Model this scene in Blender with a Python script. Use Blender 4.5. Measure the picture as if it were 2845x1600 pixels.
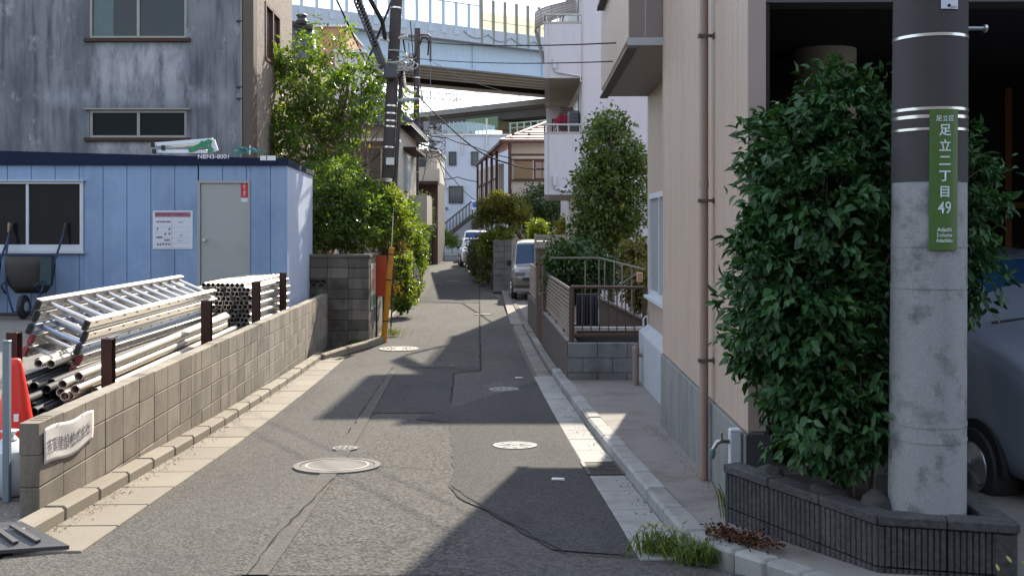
import bpy, bmesh, math, random
import numpy as np
from mathutils import Vector, Matrix, Euler
R = math.radians
for o in list(bpy.data.objects):
    bpy.data.objects.remove(o)
scene = bpy.context.scene
COL = scene.collection

# ------------------------------------------------------------------ camera
F, CX, HY, EZ = 2900.0, 1422.5, 630.0, 1.83      # focal length / principal column / horizon row of the 2845 px frame, eye height
cam = bpy.data.cameras.new('camera')
cam.sensor_width = 36.0
cam.lens = 36.0 * F / 2845.0
cam.shift_y = -170.0 / 2845.0
cam.clip_start, cam.clip_end = 0.1, 3000.0
camo = bpy.data.objects.new('camera', cam)
COL.objects.link(camo)
camo.location = (0, 0, EZ)
camo.rotation_euler = (R(90), 0, 0)
scene.camera = camo

# ------------------------------------------------------------------ sky, sun, exposure
SUN_EL, SUN_AZ = R(31.8), R(11.3)
world = bpy.data.worlds.new('World')
scene.world = world
world.use_nodes = True
nt = world.node_tree
nt.nodes.clear()
wo = nt.nodes.new('ShaderNodeOutputWorld')
bg = nt.nodes.new('ShaderNodeBackground')
sky = nt.nodes.new('ShaderNodeTexSky')
sky.sky_type = 'NISHITA'
sky.sun_disc = False
sky.sun_elevation = SUN_EL
sky.sun_rotation = SUN_AZ
sky.air_density = 1.0
sky.dust_density = 0.6
sky.ozone_density = 1.6
tc = nt.nodes.new('ShaderNodeTexCoord')
mp = nt.nodes.new('ShaderNodeMapping')
mp.inputs['Scale'].default_value = (1.0, 1.0, 3.2)
nz = nt.nodes.new('ShaderNodeTexNoise')
nz.inputs['Scale'].default_value = 3.2
nz.inputs['Detail'].default_value = 7.0
nz.inputs['Roughness'].default_value = 0.55
rp = nt.nodes.new('ShaderNodeValToRGB')
rp.color_ramp.elements[0].position = 0.42
rp.color_ramp.elements[1].position = 0.62
mx = nt.nodes.new('ShaderNodeMix')
mx.data_type = 'RGBA'
mx.inputs[7].default_value = (4.6, 4.7, 4.9, 1)
nt.links.new(tc.outputs['Generated'], mp.inputs['Vector'])
nt.links.new(mp.outputs[0], nz.inputs['Vector'])
nt.links.new(nz.outputs['Fac'], rp.inputs['Fac'])
nt.links.new(rp.outputs['Color'], mx.inputs[0])
nt.links.new(sky.outputs[0], mx.inputs[6])
nt.links.new(mx.outputs[2], bg.inputs['Color'])
bg.inputs['Strength'].default_value = 0.15
nt.links.new(bg.outputs[0], wo.inputs['Surface'])

sun = bpy.data.lights.new('sun', 'SUN')
sun.energy = 3.4
sun.angle = R(0.53)
sun.color = (1.0, 0.90, 0.74)
suno = bpy.data.objects.new('sun', sun)
COL.objects.link(suno)
sd = Vector((math.sin(SUN_AZ) * math.cos(SUN_EL), math.cos(SUN_AZ) * math.cos(SUN_EL), math.sin(SUN_EL)))
suno.rotation_euler = sd.to_track_quat('Z', 'Y').to_euler()
suno.location = sd * 60

vs = scene.view_settings
vs.view_transform = 'Standard'
vs.look = 'None'
vs.gamma = 1.0
vs.use_curve_mapping = False
vs.exposure = 1.62
scene.display_settings.display_device = 'sRGB'
scene.cycles.max_bounces = 8
scene.cycles.transparent_max_bounces = 8
scene.cycles.caustics_reflective = False
scene.cycles.caustics_refractive = False
scene.cycles.use_denoising = True

# ------------------------------------------------------------------ terrain profile and planning helpers
KN = [(-60, .35), (0, .28), (3, .17), (6.4, 0), (9, -.14), (11, -.23), (14, -.33), (17.4, -.41), (25, -.46), (35, -.42), (55, -.25), (80, -.06), (150, 0), (3000, 0)]
def _lin(y):
    for (a, za), (b, zb) in zip(KN, KN[1:]):
        if y <= b:
            t = max(0.0, (y - a) / (b - a))
            return za + (zb - za) * t
    return 0.0
def zg(y):
    return sum(_lin(y + d) for d in (-1.0, -.5, 0, .5, 1.0)) / 5
def P(x, y, Y):
    """world point at depth Y (metres) seen on column x, row y of the photograph"""
    return Vector(((x - CX) * Y / F, Y, EZ - (y - HY) * Y / F))
def PX(x, Y):
    return (x - CX) * Y / F
def PZ(y, Y):
    return EZ - (y - HY) * Y / F
def G(x, y, dz=0.0):
    """point on the sloping ground (+dz) under column x, row y"""
    k = (y - HY) / F
    a, b = 1.0, 160.0
    for _ in range(60):
        m = (a + b) / 2
        if EZ - k * m > zg(m) + dz:
            a = m
        else:
            b = m
    return Vector(((x - CX) * a / F, a, zg(a) + dz))
SL = -.0385                                   # the lane drifts left by this much per metre
def lane(s, Y, dz=0.0):
    return Vector((s + SL * Y, Y, zg(Y) + dz))

# ------------------------------------------------------------------ object helpers
WM = {}
def put(o, parent=None):
    COL.objects.link(o)
    w = Matrix.LocRotScale(o.location, o.rotation_euler, o.scale)
    if parent is not None:
        o.parent = parent
        o.matrix_parent_inverse = WM[parent.name].inverted()
    WM[o.name] = w
    return o
def tag(o, label, cat, group=None, kind=None):
    if label: o['label'] = label
    if cat: o['category'] = cat
    if group: o['group'] = group
    if kind: o['kind'] = kind
    return o
def thing(name, label, cat, loc=(0, 0, 0), group=None):
    o = bpy.data.objects.new(name, None)
    o.empty_display_size = 0.2
    o.location = loc
    put(o)
    return tag(o, label, cat, group)
def obj(name, me, parent=None, loc=(0, 0, 0), rot=(0, 0, 0), scale=(1, 1, 1)):
    o = bpy.data.objects.new(name, me)
    o.location, o.rotation_euler, o.scale = loc, rot, scale
    return put(o, parent)

class MB:
    def __init__(s):
        s.v, s.f = [], []
    def poly(s, pts):
        n = len(s.v)
        s.v += [tuple(p) for p in pts]
        s.f.append(tuple(range(n, n + len(pts))))
        return s
    def hexa(s, p):          # 8 corners: bottom ring 0-3, top ring 4-7
        n = len(s.v)
        s.v += [tuple(q) for q in p]
        for q in ((3, 2, 1, 0), (4, 5, 6, 7), (0, 1, 5, 4), (1, 2, 6, 5), (2, 3, 7, 6), (3, 0, 4, 7)):
            s.f.append(tuple(n + i for i in q))
        return s
    def box(s, x0, x1, y0, y1, z0, z1):
        return s.hexa([(x0, y0, z0), (x1, y0, z0), (x1, y1, z0), (x0, y1, z0), (x0, y0, z1), (x1, y0, z1), (x1, y1, z1), (x0, y1, z1)])
    def bar(s, p, q, w, h, up=(0, 0, 1)):
        p, q, up = Vector(p), Vector(q), Vector(up)
        d = (q - p).normalized()
        a = d.cross(up)
        if a.length < 1e-5: a = d.cross(Vector((1, 0, 0)))
        a.normalize()
        b = a.cross(d) * (h / 2)
        a = a * (w / 2)
        return s.hexa([p - a - b, p + a - b, q + a - b, q - a - b, p - a + b, p + a + b, q + a + b, q - a + b])
    def tube(s, pts, r, n=8, cap=True):
        pts = [Vector(p) for p in pts]
        m = len(pts)
        rr = r if isinstance(r, (list, tuple)) else [r] * m
        base = len(s.v)
        ref = None
        for i, p in enumerate(pts):
            d = (pts[min(i + 1, m - 1)] - pts[max(i - 1, 0)])
            if d.length < 1e-9: d = Vector((0, 0, 1))
            d.normalize()
            if ref is None:
                ref = d.orthogonal().normalized()
            ref = (ref - d * ref.dot(d))
            if ref.length < 1e-6: ref = d.orthogonal()
            ref.normalize()
            b = d.cross(ref)
            for k in range(n):
                t = 2 * math.pi * k / n
                s.v.append(tuple(p + (ref * math.cos(t) + b * math.sin(t)) * rr[i]))
        for i in range(m - 1):
            for k in range(n):
                a0, a1 = base + i * n + k, base + i * n + (k + 1) % n
                s.f.append((a0, a1, a1 + n, a0 + n))
        if cap:
            s.f.append(tuple(base + k for k in range(n))[::-1])
            s.f.append(tuple(base + (m - 1) * n + k for k in range(n)))
        return s
    def lathe(s, prof, c=(0, 0, 0), n=24, axis='Z'):
        base = len(s.v)
        c = Vector(c)
        for r, h in prof:
            for k in range(n):
                t = 2 * math.pi * k / n
                p = (r * math.cos(t), r * math.sin(t), h)
                if axis == 'Y': p = (p[0], h, p[1])
                if axis == 'X': p = (h, p[0], p[1])
                s.v.append(tuple(c + Vector(p)))
        for i in range(len(prof) - 1):
            for k in range(n):
                a0, a1 = base + i * n + k, base + i * n + (k + 1) % n
                s.f.append((a0, a1, a1 + n, a0 + n))
        s.f.append(tuple(base + k for k in range(n))[::-1])
        s.f.append(tuple(base + (len(prof) - 1) * n + k for k in range(n)))
        return s
    def prism(s, pts, vec):
        vec = Vector(vec)
        n, m = len(s.v), len(pts)
        s.v += [tuple(p) for p in pts] + [tuple(Vector(p) + vec) for p in pts]
        s.f.append(tuple(range(n, n + m))[::-1])
        s.f.append(tuple(range(n + m, n + 2 * m)))
        for i in range(m):
            j = (i + 1) % m
            s.f.append((n + i, n + j, n + m + j, n + m + i))
        return s
    def grid(s, rows):
        n, c = len(s.v), len(rows[0])
        for r in rows: s.v += [tuple(p) for p in r]
        for i in range(len(rows) - 1):
            for j in range(c - 1):
                a = n + i * c + j
                s.f.append((a, a + 1, a + c + 1, a + c))
        return s
    def mesh(s, name, mat, bevel=0, smooth=False, fixn=True, seg=1):
        me = bpy.data.meshes.new(name)
        me.from_pydata(s.v, [], s.f)
        if fixn or bevel:
            bm = bmesh.new()
            bm.from_mesh(me)
            if fixn: bmesh.ops.recalc_face_normals(bm, faces=bm.faces)
            if bevel:
                bmesh.ops.bevel(bm, geom=[e for e in bm.edges if len(e.link_faces) == 2 and e.calc_face_angle(0) > .5], offset=bevel, segments=seg, affect='EDGES', clamp_overlap=True)
            bm.to_mesh(me)
            bm.free()
        if mat is not None: me.materials.append(mat)
        if smooth:
            me.polygons.foreach_set('use_smooth', [True] * len(me.polygons))
            if smooth != 'all':
                me.set_sharp_from_angle(angle=R(40))
        me.update()
        return me
    def build(s, name, mat, parent=None, bevel=0, smooth=False, fixn=True, seg=1):
        return obj(name, s.mesh(name, mat, bevel, smooth, fixn, seg), parent)

def text(s, size, mat, name, xform, parent=None, align='CENTER', bold=0.0, sx=1.0):
    """flat lettering as a mesh; xform maps (x, y) of the line to a world point"""
    cu = bpy.data.curves.new(name, 'FONT')
    cu.body = s
    cu.size = size
    cu.align_x, cu.align_y = align, 'CENTER'
    cu.offset = bold
    to = bpy.data.objects.new(name + '_tmp', cu)
    COL.objects.link(to)
    me = bpy.data.meshes.new_from_object(to)
    bpy.data.objects.remove(to)
    bpy.data.curves.remove(cu)
    me.name = name
    for v in me.vertices:
        v.co = xform(v.co.x * sx, v.co.y)
    me.materials.clear()
    me.materials.append(mat)
    return obj(name, me, parent)

# ------------------------------------------------------------------ materials
def nodes_of(name):
    m = bpy.data.materials.new(name)
    m.use_nodes = True
    t = m.node_tree
    b = t.nodes['Principled BSDF']
    return m, t, b
def N(t, typ, **kw):
    n = t.nodes.new(typ)
    for k, v in kw.items():
        if hasattr(n, k) and k not in n.inputs: setattr(n, k, v)
        else: n.inputs[k].default_value = v
    return n
def mixc(t, fac, a, b, mode='MIX'):
    n = t.nodes.new('ShaderNodeMix')
    n.data_type = 'RGBA'
    n.blend_type = mode
    for i, val in ((0, fac), (6, a), (7, b)):
        if hasattr(val, 'is_linked') or hasattr(val, 'links'): t.links.new(val, n.inputs[i])
        elif i == 0: n.inputs[0].default_value = val
        else: n.inputs[i].default_value = (*val[:3], 1)
    return n.outputs[2]
def ramp(t, src, p0, p1, c0=(0, 0, 0), c1=(1, 1, 1)):
    n = t.nodes.new('ShaderNodeValToRGB')
    n.color_ramp.elements[0].position, n.color_ramp.elements[1].position = p0, p1
    n.color_ramp.elements[0].color, n.color_ramp.elements[1].color = (*c0, 1), (*c1, 1)
    t.links.new(src, n.inputs[0])
    return n.outputs[0]
def noise(t, scale, detail=4, rough=.55, stretch=None, off=(0, 0, 0)):
    g = t.nodes.new('ShaderNodeNewGeometry')
    m = t.nodes.new('ShaderNodeMapping')
    m.inputs['Location'].default_value = off
    if stretch: m.inputs['Scale'].default_value = stretch
    t.links.new(g.outputs['Position'], m.inputs['Vector'])
    n = t.nodes.new('ShaderNodeTexNoise')
    n.inputs['Scale'].default_value, n.inputs['Detail'].default_value, n.inputs['Roughness'].default_value = scale, detail, rough
    t.links.new(m.outputs[0], n.inputs['Vector'])
    return n.outputs['Fac']
def bump(t, b, src, strength, dist=.01):
    n = t.nodes.new('ShaderNodeBump')
    n.inputs['Strength'].default_value = strength
    n.inputs['Distance'].default_value = dist
    t.links.new(src, n.inputs['Height'])
    prev = b.inputs['Normal'].links[0].from_socket if b.inputs['Normal'].links else None
    if prev: t.links.new(prev, n.inputs['Normal'])
    t.links.new(n.outputs[0], b.inputs['Normal'])
def M(name, col, rough=.7, var=.12, scale=2.5, metal=0, spec=.4, streak=0, speck=0, sscale=90, bmp=0, bscale=120, rand=0, grime=None, gscale=1.2, coat=0):
    m, t, b = nodes_of(name)
    lo, hi = [c * (1 - var) for c in col], [min(1, c * (1 + var)) for c in col]
    c = mixc(t, noise(t, scale, 5, .6), lo, hi)
    if streak:
        f = ramp(t, noise(t, 5, 4, .6, (1, 1, .12), (3, 1, 7)), .48, .75)
        k = mixc(t, f, (1, 1, 1), (1 - streak,) * 3)
        c = mixc(t, 1.0, c, k, 'MULTIPLY')
    if grime:
        f = ramp(t, noise(t, gscale, 6, .65, None, (9, 4, 2)), .5, .72)
        c = mixc(t, f, c, grime)
    if speck:
        f = ramp(t, noise(t, sscale, 2, .6), .3, .7, (1 - speck,) * 3, (1 + speck,) * 3)
        c = mixc(t, 1.0, c, f, 'MULTIPLY')
    if rand:
        oi = t.nodes.new('ShaderNodeObjectInfo')
        f = ramp(t, oi.outputs['Random'], 0, 1, (1 - rand,) * 3, (1 + rand,) * 3)
        c = mixc(t, 1.0, c, f, 'MULTIPLY')
    t.links.new(c, b.inputs['Base Color'])
    b.inputs['Roughness'].default_value = rough
    b.inputs['Metallic'].default_value = metal
    b.inputs['Specular IOR Level'].default_value = spec
    if coat:
        b.inputs['Coat Weight'].default_value = coat
        b.inputs['Coat Roughness'].default_value = .05
    if bmp: bump(t, b, noise(t, bscale, 3, .6), bmp, .004)
    return m
def leafmat(name, c0, c1, trans=.4, rough=.45, spec=.5, tcol=None):
    m, t, b = nodes_of(name)
    at = t.nodes.new('ShaderNodeAttribute')
    at.attribute_name = 'tone'
    c = mixc(t, ramp(t, at.outputs['Fac'], 0, .97), c0, c1)
    c = mixc(t, ramp(t, at.outputs['Fac'], .975, .99), c, (c1[0] * 2.2, c1[1] * 1.15, c1[2] * .9))
    t.links.new(c, b.inputs['Base Color'])
    b.inputs['Roughness'].default_value = rough
    b.inputs['Specular IOR Level'].default_value = spec
    tr = t.nodes.new('ShaderNodeBsdfTranslucent')
    tint = mixc(t, 1.0, c, tcol or (1.5, 1.5, .6), 'MULTIPLY')
    t.links.new(tint, tr.inputs['Color'])
    ms = t.nodes.new('ShaderNodeMixShader')
    ms.inputs[0].default_value = trans
    t.links.new(b.outputs[0], ms.inputs[1])
    t.links.new(tr.outputs[0], ms.inputs[2])
    t.links.new(ms.outputs[0], t.nodes['Material Output'].inputs['Surface'])
    return m
def glassmat(name, col, rough=.06, spec=.8):
    m, t, b = nodes_of(name)
    b.inputs['Base Color'].default_value = (*col, 1)
    b.inputs['Roughness'].default_value = rough
    b.inputs['Specular IOR Level'].default_value = spec
    b.inputs['IOR'].default_value = 1.5
    return m
def asphalt(name, col, speck, warm=0.0, sc=75):
    m, t, b = nodes_of(name)
    big = noise(t, .55, 5, .6)
    c = mixc(t, big, [x * .84 for x in col], [x * 1.16 for x in col])
    st = ramp(t, noise(t, 2.4, 5, .65, (1, .25, 1)), .45, .75)
    c = mixc(t, st, c, [col[0] * .82, col[1] * .82, col[2] * .85])
    ag = N(t, 'ShaderNodeTexVoronoi')
    g = t.nodes.new('ShaderNodeNewGeometry')
    t.links.new(g.outputs['Position'], ag.inputs['Vector'])
    ag.inputs['Scale'].default_value = sc
    sepc = t.nodes.new('ShaderNodeSeparateColor')
    t.links.new(ag.outputs['Color'], sepc.inputs[0])
    f = ramp(t, sepc.outputs[0], .1, .95, (1 - speck,) * 3, (1 + speck * 1.25, 1 + speck * 1.18, 1 + speck * 1.05))
    ol = ramp(t, noise(t, .9, 6, .7, (1, .5, 1), (5, 3, 0)), .60, .74)
    c = mixc(t, ol, c, [x * .62 for x in col])
    lt = ramp(t, noise(t, 1.7, 6, .7, (1, .6, 1), (1, 8, 0)), .60, .72)
    c = mixc(t, lt, c, [col[0] * 1.28, col[1] * 1.25, col[2] * 1.2])
    c = mixc(t, 1.0, c, f, 'MULTIPLY')
    t.links.new(c, b.inputs['Base Color'])
    b.inputs['Roughness'].default_value = .92
    b.inputs['Specular IOR Level'].default_value = .12
    bump(t, b, ag.outputs['Distance'], .7, .006)
    bump(t, b, noise(t, 26, 3), .25, .01)
    return m

MAT = {}
MAT['asphalt'] = asphalt('asphalt_worn', (.090, .086, .081), .32)
MAT['asphalt_c'] = asphalt('asphalt_coarse', (.082, .079, .075), .46, sc=64)
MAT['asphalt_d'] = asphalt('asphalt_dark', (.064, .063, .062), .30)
MAT['seam'] = M('seam_tar', (.042, .040, .038), .97, spec=.03)
MAT['ground'] = M('bare_earth', (.13, .11, .09), .9, .25, 1.5, speck=.2)
MAT['gravel'] = M('gravel_yard', (.16, .145, .125), .9, .3, 4, speck=.45, sscale=45, bmp=.9, bscale=50)
MAT['concrete'] = M('gutter_concrete', (.205, .18, .14), .85, .16, 1.8, speck=.10, bmp=.3, rand=.10, grime=(.2, .175, .14), gscale=2.5)
MAT['concrete_g'] = M('kerb_concrete_grey', (.27, .265, .25), .85, .16, 1.8, speck=.12, bmp=.3, rand=.10, grime=(.16, .155, .145), gscale=2.5)
MAT['pave'] = M('pavement_concrete', (.20, .185, .165), .88, .22, 1.4, speck=.14, bmp=.35, grime=(.12, .108, .095), gscale=2.2)
MAT['block'] = M('concrete_block_tan', (.245, .212, .17), .88, .12, 2.2, streak=.42, speck=.12, bmp=.4, rand=.2, grime=(.15, .132, .108), gscale=2.6)
MAT['block_dark'] = M('concrete_block_sooty', (.15, .138, .115), .9, .25, 2.2, streak=.5, speck=.18, bmp=.5, rand=.35, grime=(.035, .035, .033), gscale=1.9)
MAT['block_grey'] = M('concrete_block_grey', (.21, .21, .205), .9, .14, 2.2, streak=.25, speck=.12, bmp=.4, rand=.14, grime=(.11, .11, .10), gscale=2)
MAT['mortar'] = M('mortar', (.12, .108, .09), .95, .2, 3)
MAT['mortar_d'] = M('mortar_dark', (.06, .058, .052), .95, .2, 3)
MAT['dark'] = M('dark_void', (.012, .012, .013), .9)
MAT['steel'] = M('galvanised_steel', (.52, .50, .47), .38, .16, 6, metal=.85, grime=(.36, .30, .24), gscale=6, rand=.12)
MAT['alu'] = M('aluminium', (.66, .63, .59), .36, .08, 8, metal=.8, rand=.06)
MAT['rust'] = M('rust_brown_steel', (.05, .021, .015), .7, .3, 8, metal=.1, bmp=.3)
MAT['black'] = M('black_rubber', (.018, .018, .02), .6)
MAT['red_plastic'] = M('red_plastic', (.72, .035, .025), .35, .05, 3)
MAT['white_plastic'] = M('white_plastic', (.62, .63, .64), .45, .06, 3)
MAT['white_paint'] = M('white_paint', (.72, .72, .71), .55, .06, 3)
MAT['greyblue'] = M('grey_blue_paint', (.20, .25, .29), .5, .1, 5)

# ================================================================== SETTING
rng = random.Random(7)
def struct(o):
    o['kind'] = 'structure'
    return o
# ---- ground sheet to the horizon
ys = [-60, -30, -10] + [x * 1.0 for x in range(-5, 82)] + [90, 110, 150, 250, 500, 900]
m = MB()
m.grid([[(x, y, zg(y) - .09) for x in (-900, -200, -40, -12, -6, 0, 6, 12, 40, 200, 900)] for y in ys])
struct(m.build('ground', MAT['ground'], smooth=True, fixn=False))
# ---- road: junction in front of the lane, then the lane itself
LE = [(-12, -40), (4.2, -40), (4.9, -9), (5.35, -3.4), (5.75, -2.47), (6.1, -2.40), (17.6, -2.83), (19.5, -2.60), (25.4, -2.98), (38.7, -3.62), (54, -4.55), (66, -6.3), (69, -9), (74, -9)]
RE = [(-12, 40), (3.6, 40), (4.0, 8), (4.6, 4), (5.1, 1.9), (5.35, 1.15), (5.6, .84), (6.0, .70), (14.8, .33), (24, -.02), (32, -.33), (36, -.75), (45, -1.75), (54, -2.35), (66, -2.9), (69, -1.5), (74, -1.0)]
def interp(tab, y):
    for (a, va), (b, vb) in zip(tab, tab[1:]):
        if y <= b: return va + (vb - va) * max(0, (y - a) / (b - a))
    return tab[-1][1]
yy = sorted(set([y for y, _ in LE] + [y for y, _ in RE] + [i * .5 for i in range(-20, 148)]))
m = MB()
m.grid([[(interp(LE, y) + (interp(RE, y) - interp(LE, y)) * k / 6, y, zg(y)) for k in range(7)] for y in yy if -12 <= y <= 74])
road = struct(m.build('road', MAT['asphalt'], smooth=True, fixn=False))
def patch(pts, mat, name, dz=.004, step=.12, parent=None):
    """thin sheet following the road between polygon corners given as ground points (convex)"""
    pts = [Vector((p[0], p[1])) for p in pts]
    y0, y1 = min(p.y for p in pts), max(p.y for p in pts)
    n = max(2, int((y1 - y0) / step) + 1)
    rows = []
    for i in range(n + 1):
        y = y0 + (y1 - y0) * i / n
        y = min(max(y, y0 + 1e-4), y1 - 1e-4)
        xs = []
        for a, b in zip(pts, pts[1:] + pts[:1]):
            if (a.y - y) * (b.y - y) <= 0 and abs(a.y - b.y) > 1e-9:
                xs.append(a.x + (b.x - a.x) * (y - a.y) / (b.y - a.y))
        ja, jb = rng.uniform(-.018, .018), rng.uniform(-.018, .018)
        rows.append([(min(xs) + ja + (max(xs) + jb - min(xs) - ja) * k / 2, y, zg(y) + dz) for k in range(3)])
    mm = MB()
    mm.grid(rows)
    return mm.build(name, mat, parent or road, smooth=True, fixn=False)
g = lambda x, y: G(x, y)
patch([g(640, 1600), g(720, 1470), g(1010, 1240), g(1140, 1170), g(1590, 1175), g(1610, 1290), g(1250, 1350), g(1330, 1600)], MAT['asphalt_c'], 'coarse_asphalt_patch')
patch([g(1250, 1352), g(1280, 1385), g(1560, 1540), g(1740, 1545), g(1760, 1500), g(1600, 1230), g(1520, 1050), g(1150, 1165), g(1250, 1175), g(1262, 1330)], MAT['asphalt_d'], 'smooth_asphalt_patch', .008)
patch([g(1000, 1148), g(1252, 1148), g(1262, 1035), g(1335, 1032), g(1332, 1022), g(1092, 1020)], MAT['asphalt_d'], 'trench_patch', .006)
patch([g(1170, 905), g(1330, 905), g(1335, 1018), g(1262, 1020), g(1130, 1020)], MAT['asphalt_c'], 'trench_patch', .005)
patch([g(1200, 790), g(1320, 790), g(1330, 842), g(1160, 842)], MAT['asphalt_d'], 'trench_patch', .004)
def seam(pix, w=.018, dz=.011, wob=.008, mat='seam'):
    pts = []
    for a, b in zip(pix, pix[1:]):
        A, B = G(*a), G(*b)
        k = max(2, int((B - A).length / .12))
        pts += [A.lerp(B, i / k) for i in range(k)]
    pts.append(G(*pix[-1]))
    rows = []
    for i, p in enumerate(pts):
        d = (pts[min(i + 1, len(pts) - 1)] - pts[max(i - 1, 0)]).normalized()
        nrm = Vector((-d.y, d.x, 0)).normalized()
        o = nrm * rng.uniform(-wob, wob)
        hw = w / 3.4 * rng.uniform(.35, 1.4)
        rows.append([(p.x + o.x - nrm.x * hw, p.y + o.y - nrm.y * hw, zg(p.y) + dz), (p.x + o.x + nrm.x * hw, p.y + o.y + nrm.y * hw, zg(p.y) + dz)])
    mm = MB()
    mm.grid(rows)
    mm.build('crack_seam', MAT[mat], road, fixn=False)
seam([(1252, 1352), (1350, 1418), (1460, 1480), (1570, 1540), (1760, 1548)], .02)
seam([(1332, 790), (1333, 900), (1335, 1030)], .05)
seam([(1092, 1020), (1020, 1125), (985, 1180)], .03)
seam([(975, 1190), (955, 1232)], .02)
seam([(930, 1330), (860, 1400), (760, 1500), (690, 1600)], .022)
seam([(1092, 1019), (1335, 1031)], .04)
seam([(1262, 1036), (1250, 1120)], .03)
seam([(1170, 842), (1330, 842)], .04)
seam([(1060, 1296), (1240, 1310)], .012)
# pale worn trench strip running down the left third of the lane
m = MB()
rows = []
for a, b in (((1085, 1030), (1100, 1030)), ((1018, 1130), (1045, 1130)), ((975, 1195), (1010, 1195)), ((870, 1345), (920, 1345)), ((770, 1470), (835, 1470)), ((670, 1600), (745, 1600))):
    A, B = G(*a), G(*b)
    rows.append([(A.x, A.y, zg(A.y) + .0095), (B.x, B.y, zg(B.y) + .0095)])
m.grid(rows)
m.build('pale_trench_strip', M('asphalt_pale_strip', (.098, .092, .084), .95, .25, 3, speck=.35, sscale=60, spec=.1), road, fixn=False)

# ---- concrete gutters and kerbs, piece by piece
def along(Y0, Y1, s0, s1=None):
    s1 = s0 if s1 is None else s1
    a, b = lane(s0, Y0), lane(s1, Y1)
    d = b - a
    return (a + b) / 2, math.atan2(d.z, math.hypot(d.x, d.y)), math.atan2(-d.x, d.y), d.length
def run(name, root, me, Y0, Y1, step, s, dz, jit=.002, skip=(), smap=None):
    y, i = Y0, 0
    while y < Y1:
        sa = s if smap is None else smap(y)
        sb = s if smap is None else smap(y + step)
        c, pit, yaw, ln = along(y, y + step, sa, sb)
        if not any(a <= y < b for a, b in skip):
            obj(name, me, root, c + Vector((0, 0, dz + rng.uniform(-jit, jit))), (pit, 0, yaw + rng.uniform(-.004, .004)))
        y += step
        i += 1
def slab(w, l, h, bev, mat, name):
    return MB().box(-w / 2, w / 2, -l / 2, l / 2, -h, 0).mesh(name, mat, bevel=bev)
gut_l = MB().grid([[lane(-2.56, y, -.01), lane(-2.14, y, -.01)] for y in [5.6 + i * .5 for i in range(26)]]).build('gutter_left', MAT['mortar'], fixn=False)
struct(gut_l)
run('gutter_slab', gut_l, slab(.375, .592, .12, .006, MAT['concrete'], 'gutter_slab'), 5.75, 17.6, .6, -2.345, .012)
kerb_l = MB().grid([[lane(-2.68, y, .05), lane(-2.55, y, .05)] for y in [5.8 + i * .5 for i in range(25)]]).build('kerb_left', MAT['mortar'], fixn=False)
struct(kerb_l)
run('kerb_stone', kerb_l, slab(.15, .592, .2, .018, MAT['concrete'], 'kerb_stone'), 5.9, 17.4, .6, -2.605, .095, .005)
# turned-in kerb at the far end, in front of the sooty wall
kt = M('kerb_concrete_old', (.22, .19, .14), .9, .2, 3, speck=.2, bmp=.4)
m = MB()
pts = [lane(-2.52, 17.5, .03), Vector((-2.98, 18.6, zg(18.6) + .04)), Vector((-2.72, 19.5, zg(19.5) + .05)), Vector((-2.55, 20.3, zg(20.3) + .05))]
for a, b in zip(pts, pts[1:]): m.bar(a, b, .12, .14)
m.build('kerb_return', kt, kerb_l, bevel=.02)
gut_r = MB().grid([[lane(.89, y, -.01), lane(1.2, y, -.01)] for y in [5.6 + i * .5 for i in range(44)]]).build('gutter_right', MAT['mortar'], fixn=False)
struct(gut_r)
gs = slab(.272, .592, .12, .006, MAT['concrete_g'], 'gutter_slab_grey')
run('gutter_slab', gut_r, gs, 5.6, 14.6, .6, 1.04, .012, skip=((7.9, 8.1),))
gd = slab(.20, .592, .12, .005, MAT['pave'], 'gutter_slab_dull')
run('gutter_slab', gut_r, gd, 14.6, 26.5, .6, 1.06, .010)
kerb_r = MB().grid([[lane(1.19, y, .05), lane(1.31, y, .05)] for y in [5.9 + i * .5 for i in range(62)]]).build('kerb_right', MAT['mortar'], fixn=False)
struct(kerb_r)
ks = slab(.15, .592, .2, .02, MAT['concrete_g'], 'kerb_stone_grey')
run('kerb_stone', kerb_r, ks, 5.85, 15.2, .6, 1.255, .105, .004)
kd = slab(.12, .592, .2, .012, MAT['pave'], 'kerb_stone_dull')
run('kerb_stone', kerb_r, kd, 15.2, 24.0, .6, 1.24, .075, .004)
run('kerb_stone', kerb_r, kd, 24.0, 36.0, .6, 1.24, .03, .003)
# kerb curving round the planter, towards the camera's right
m = MB()
cur = [lane(1.255, 5.83, .005)] + [G(x, y, .105) - Vector((0, 0, .1)) for x, y in ((1985, 1498), (2060, 1524), (2150, 1552), (2250, 1585), (2360, 1625), (2500, 1660), (2700, 1690), (3000, 1710))]
KC = sorted((p.y, p.x) for p in cur)
for a, b in zip(cur, cur[1:]):
    d = (b - a)
    mm = MB().bar(a + d * .01, b - d * .01, .13, .2)
    mm.build('kerb_stone', MAT['concrete_g'], kerb_r, bevel=.018)
# ---- pavement strip on the right (concrete apron in front of the beige building)
m = MB()
rows = []
for y in [4.5 + i * .35 for i in range(30)]:
    a = lane(1.32, y, .095)
    if y < 5.83: a.x = interp(KC, y)
    rows.append([a, Vector((1.75, y, zg(y) + .10)), Vector((2.1, y, zg(y) + .105)), Vector((9, y, zg(y) + .10))])
m.grid(rows)
pav = struct(m.build('pavement', MAT['pave'], smooth=True, fixn=False))
# strip of verge beyond the fence on the right, drive under the balconies
m = MB()
m.grid([[Vector((-.02 - .028 * (y - 24), y, zg(y) + .02)), Vector((3.2, y, zg(y) + .02))] for y in [24.2 + i for i in range(14)]])
struct(m.build('driveway', MAT['pave'], smooth=True, fixn=False))
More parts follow.
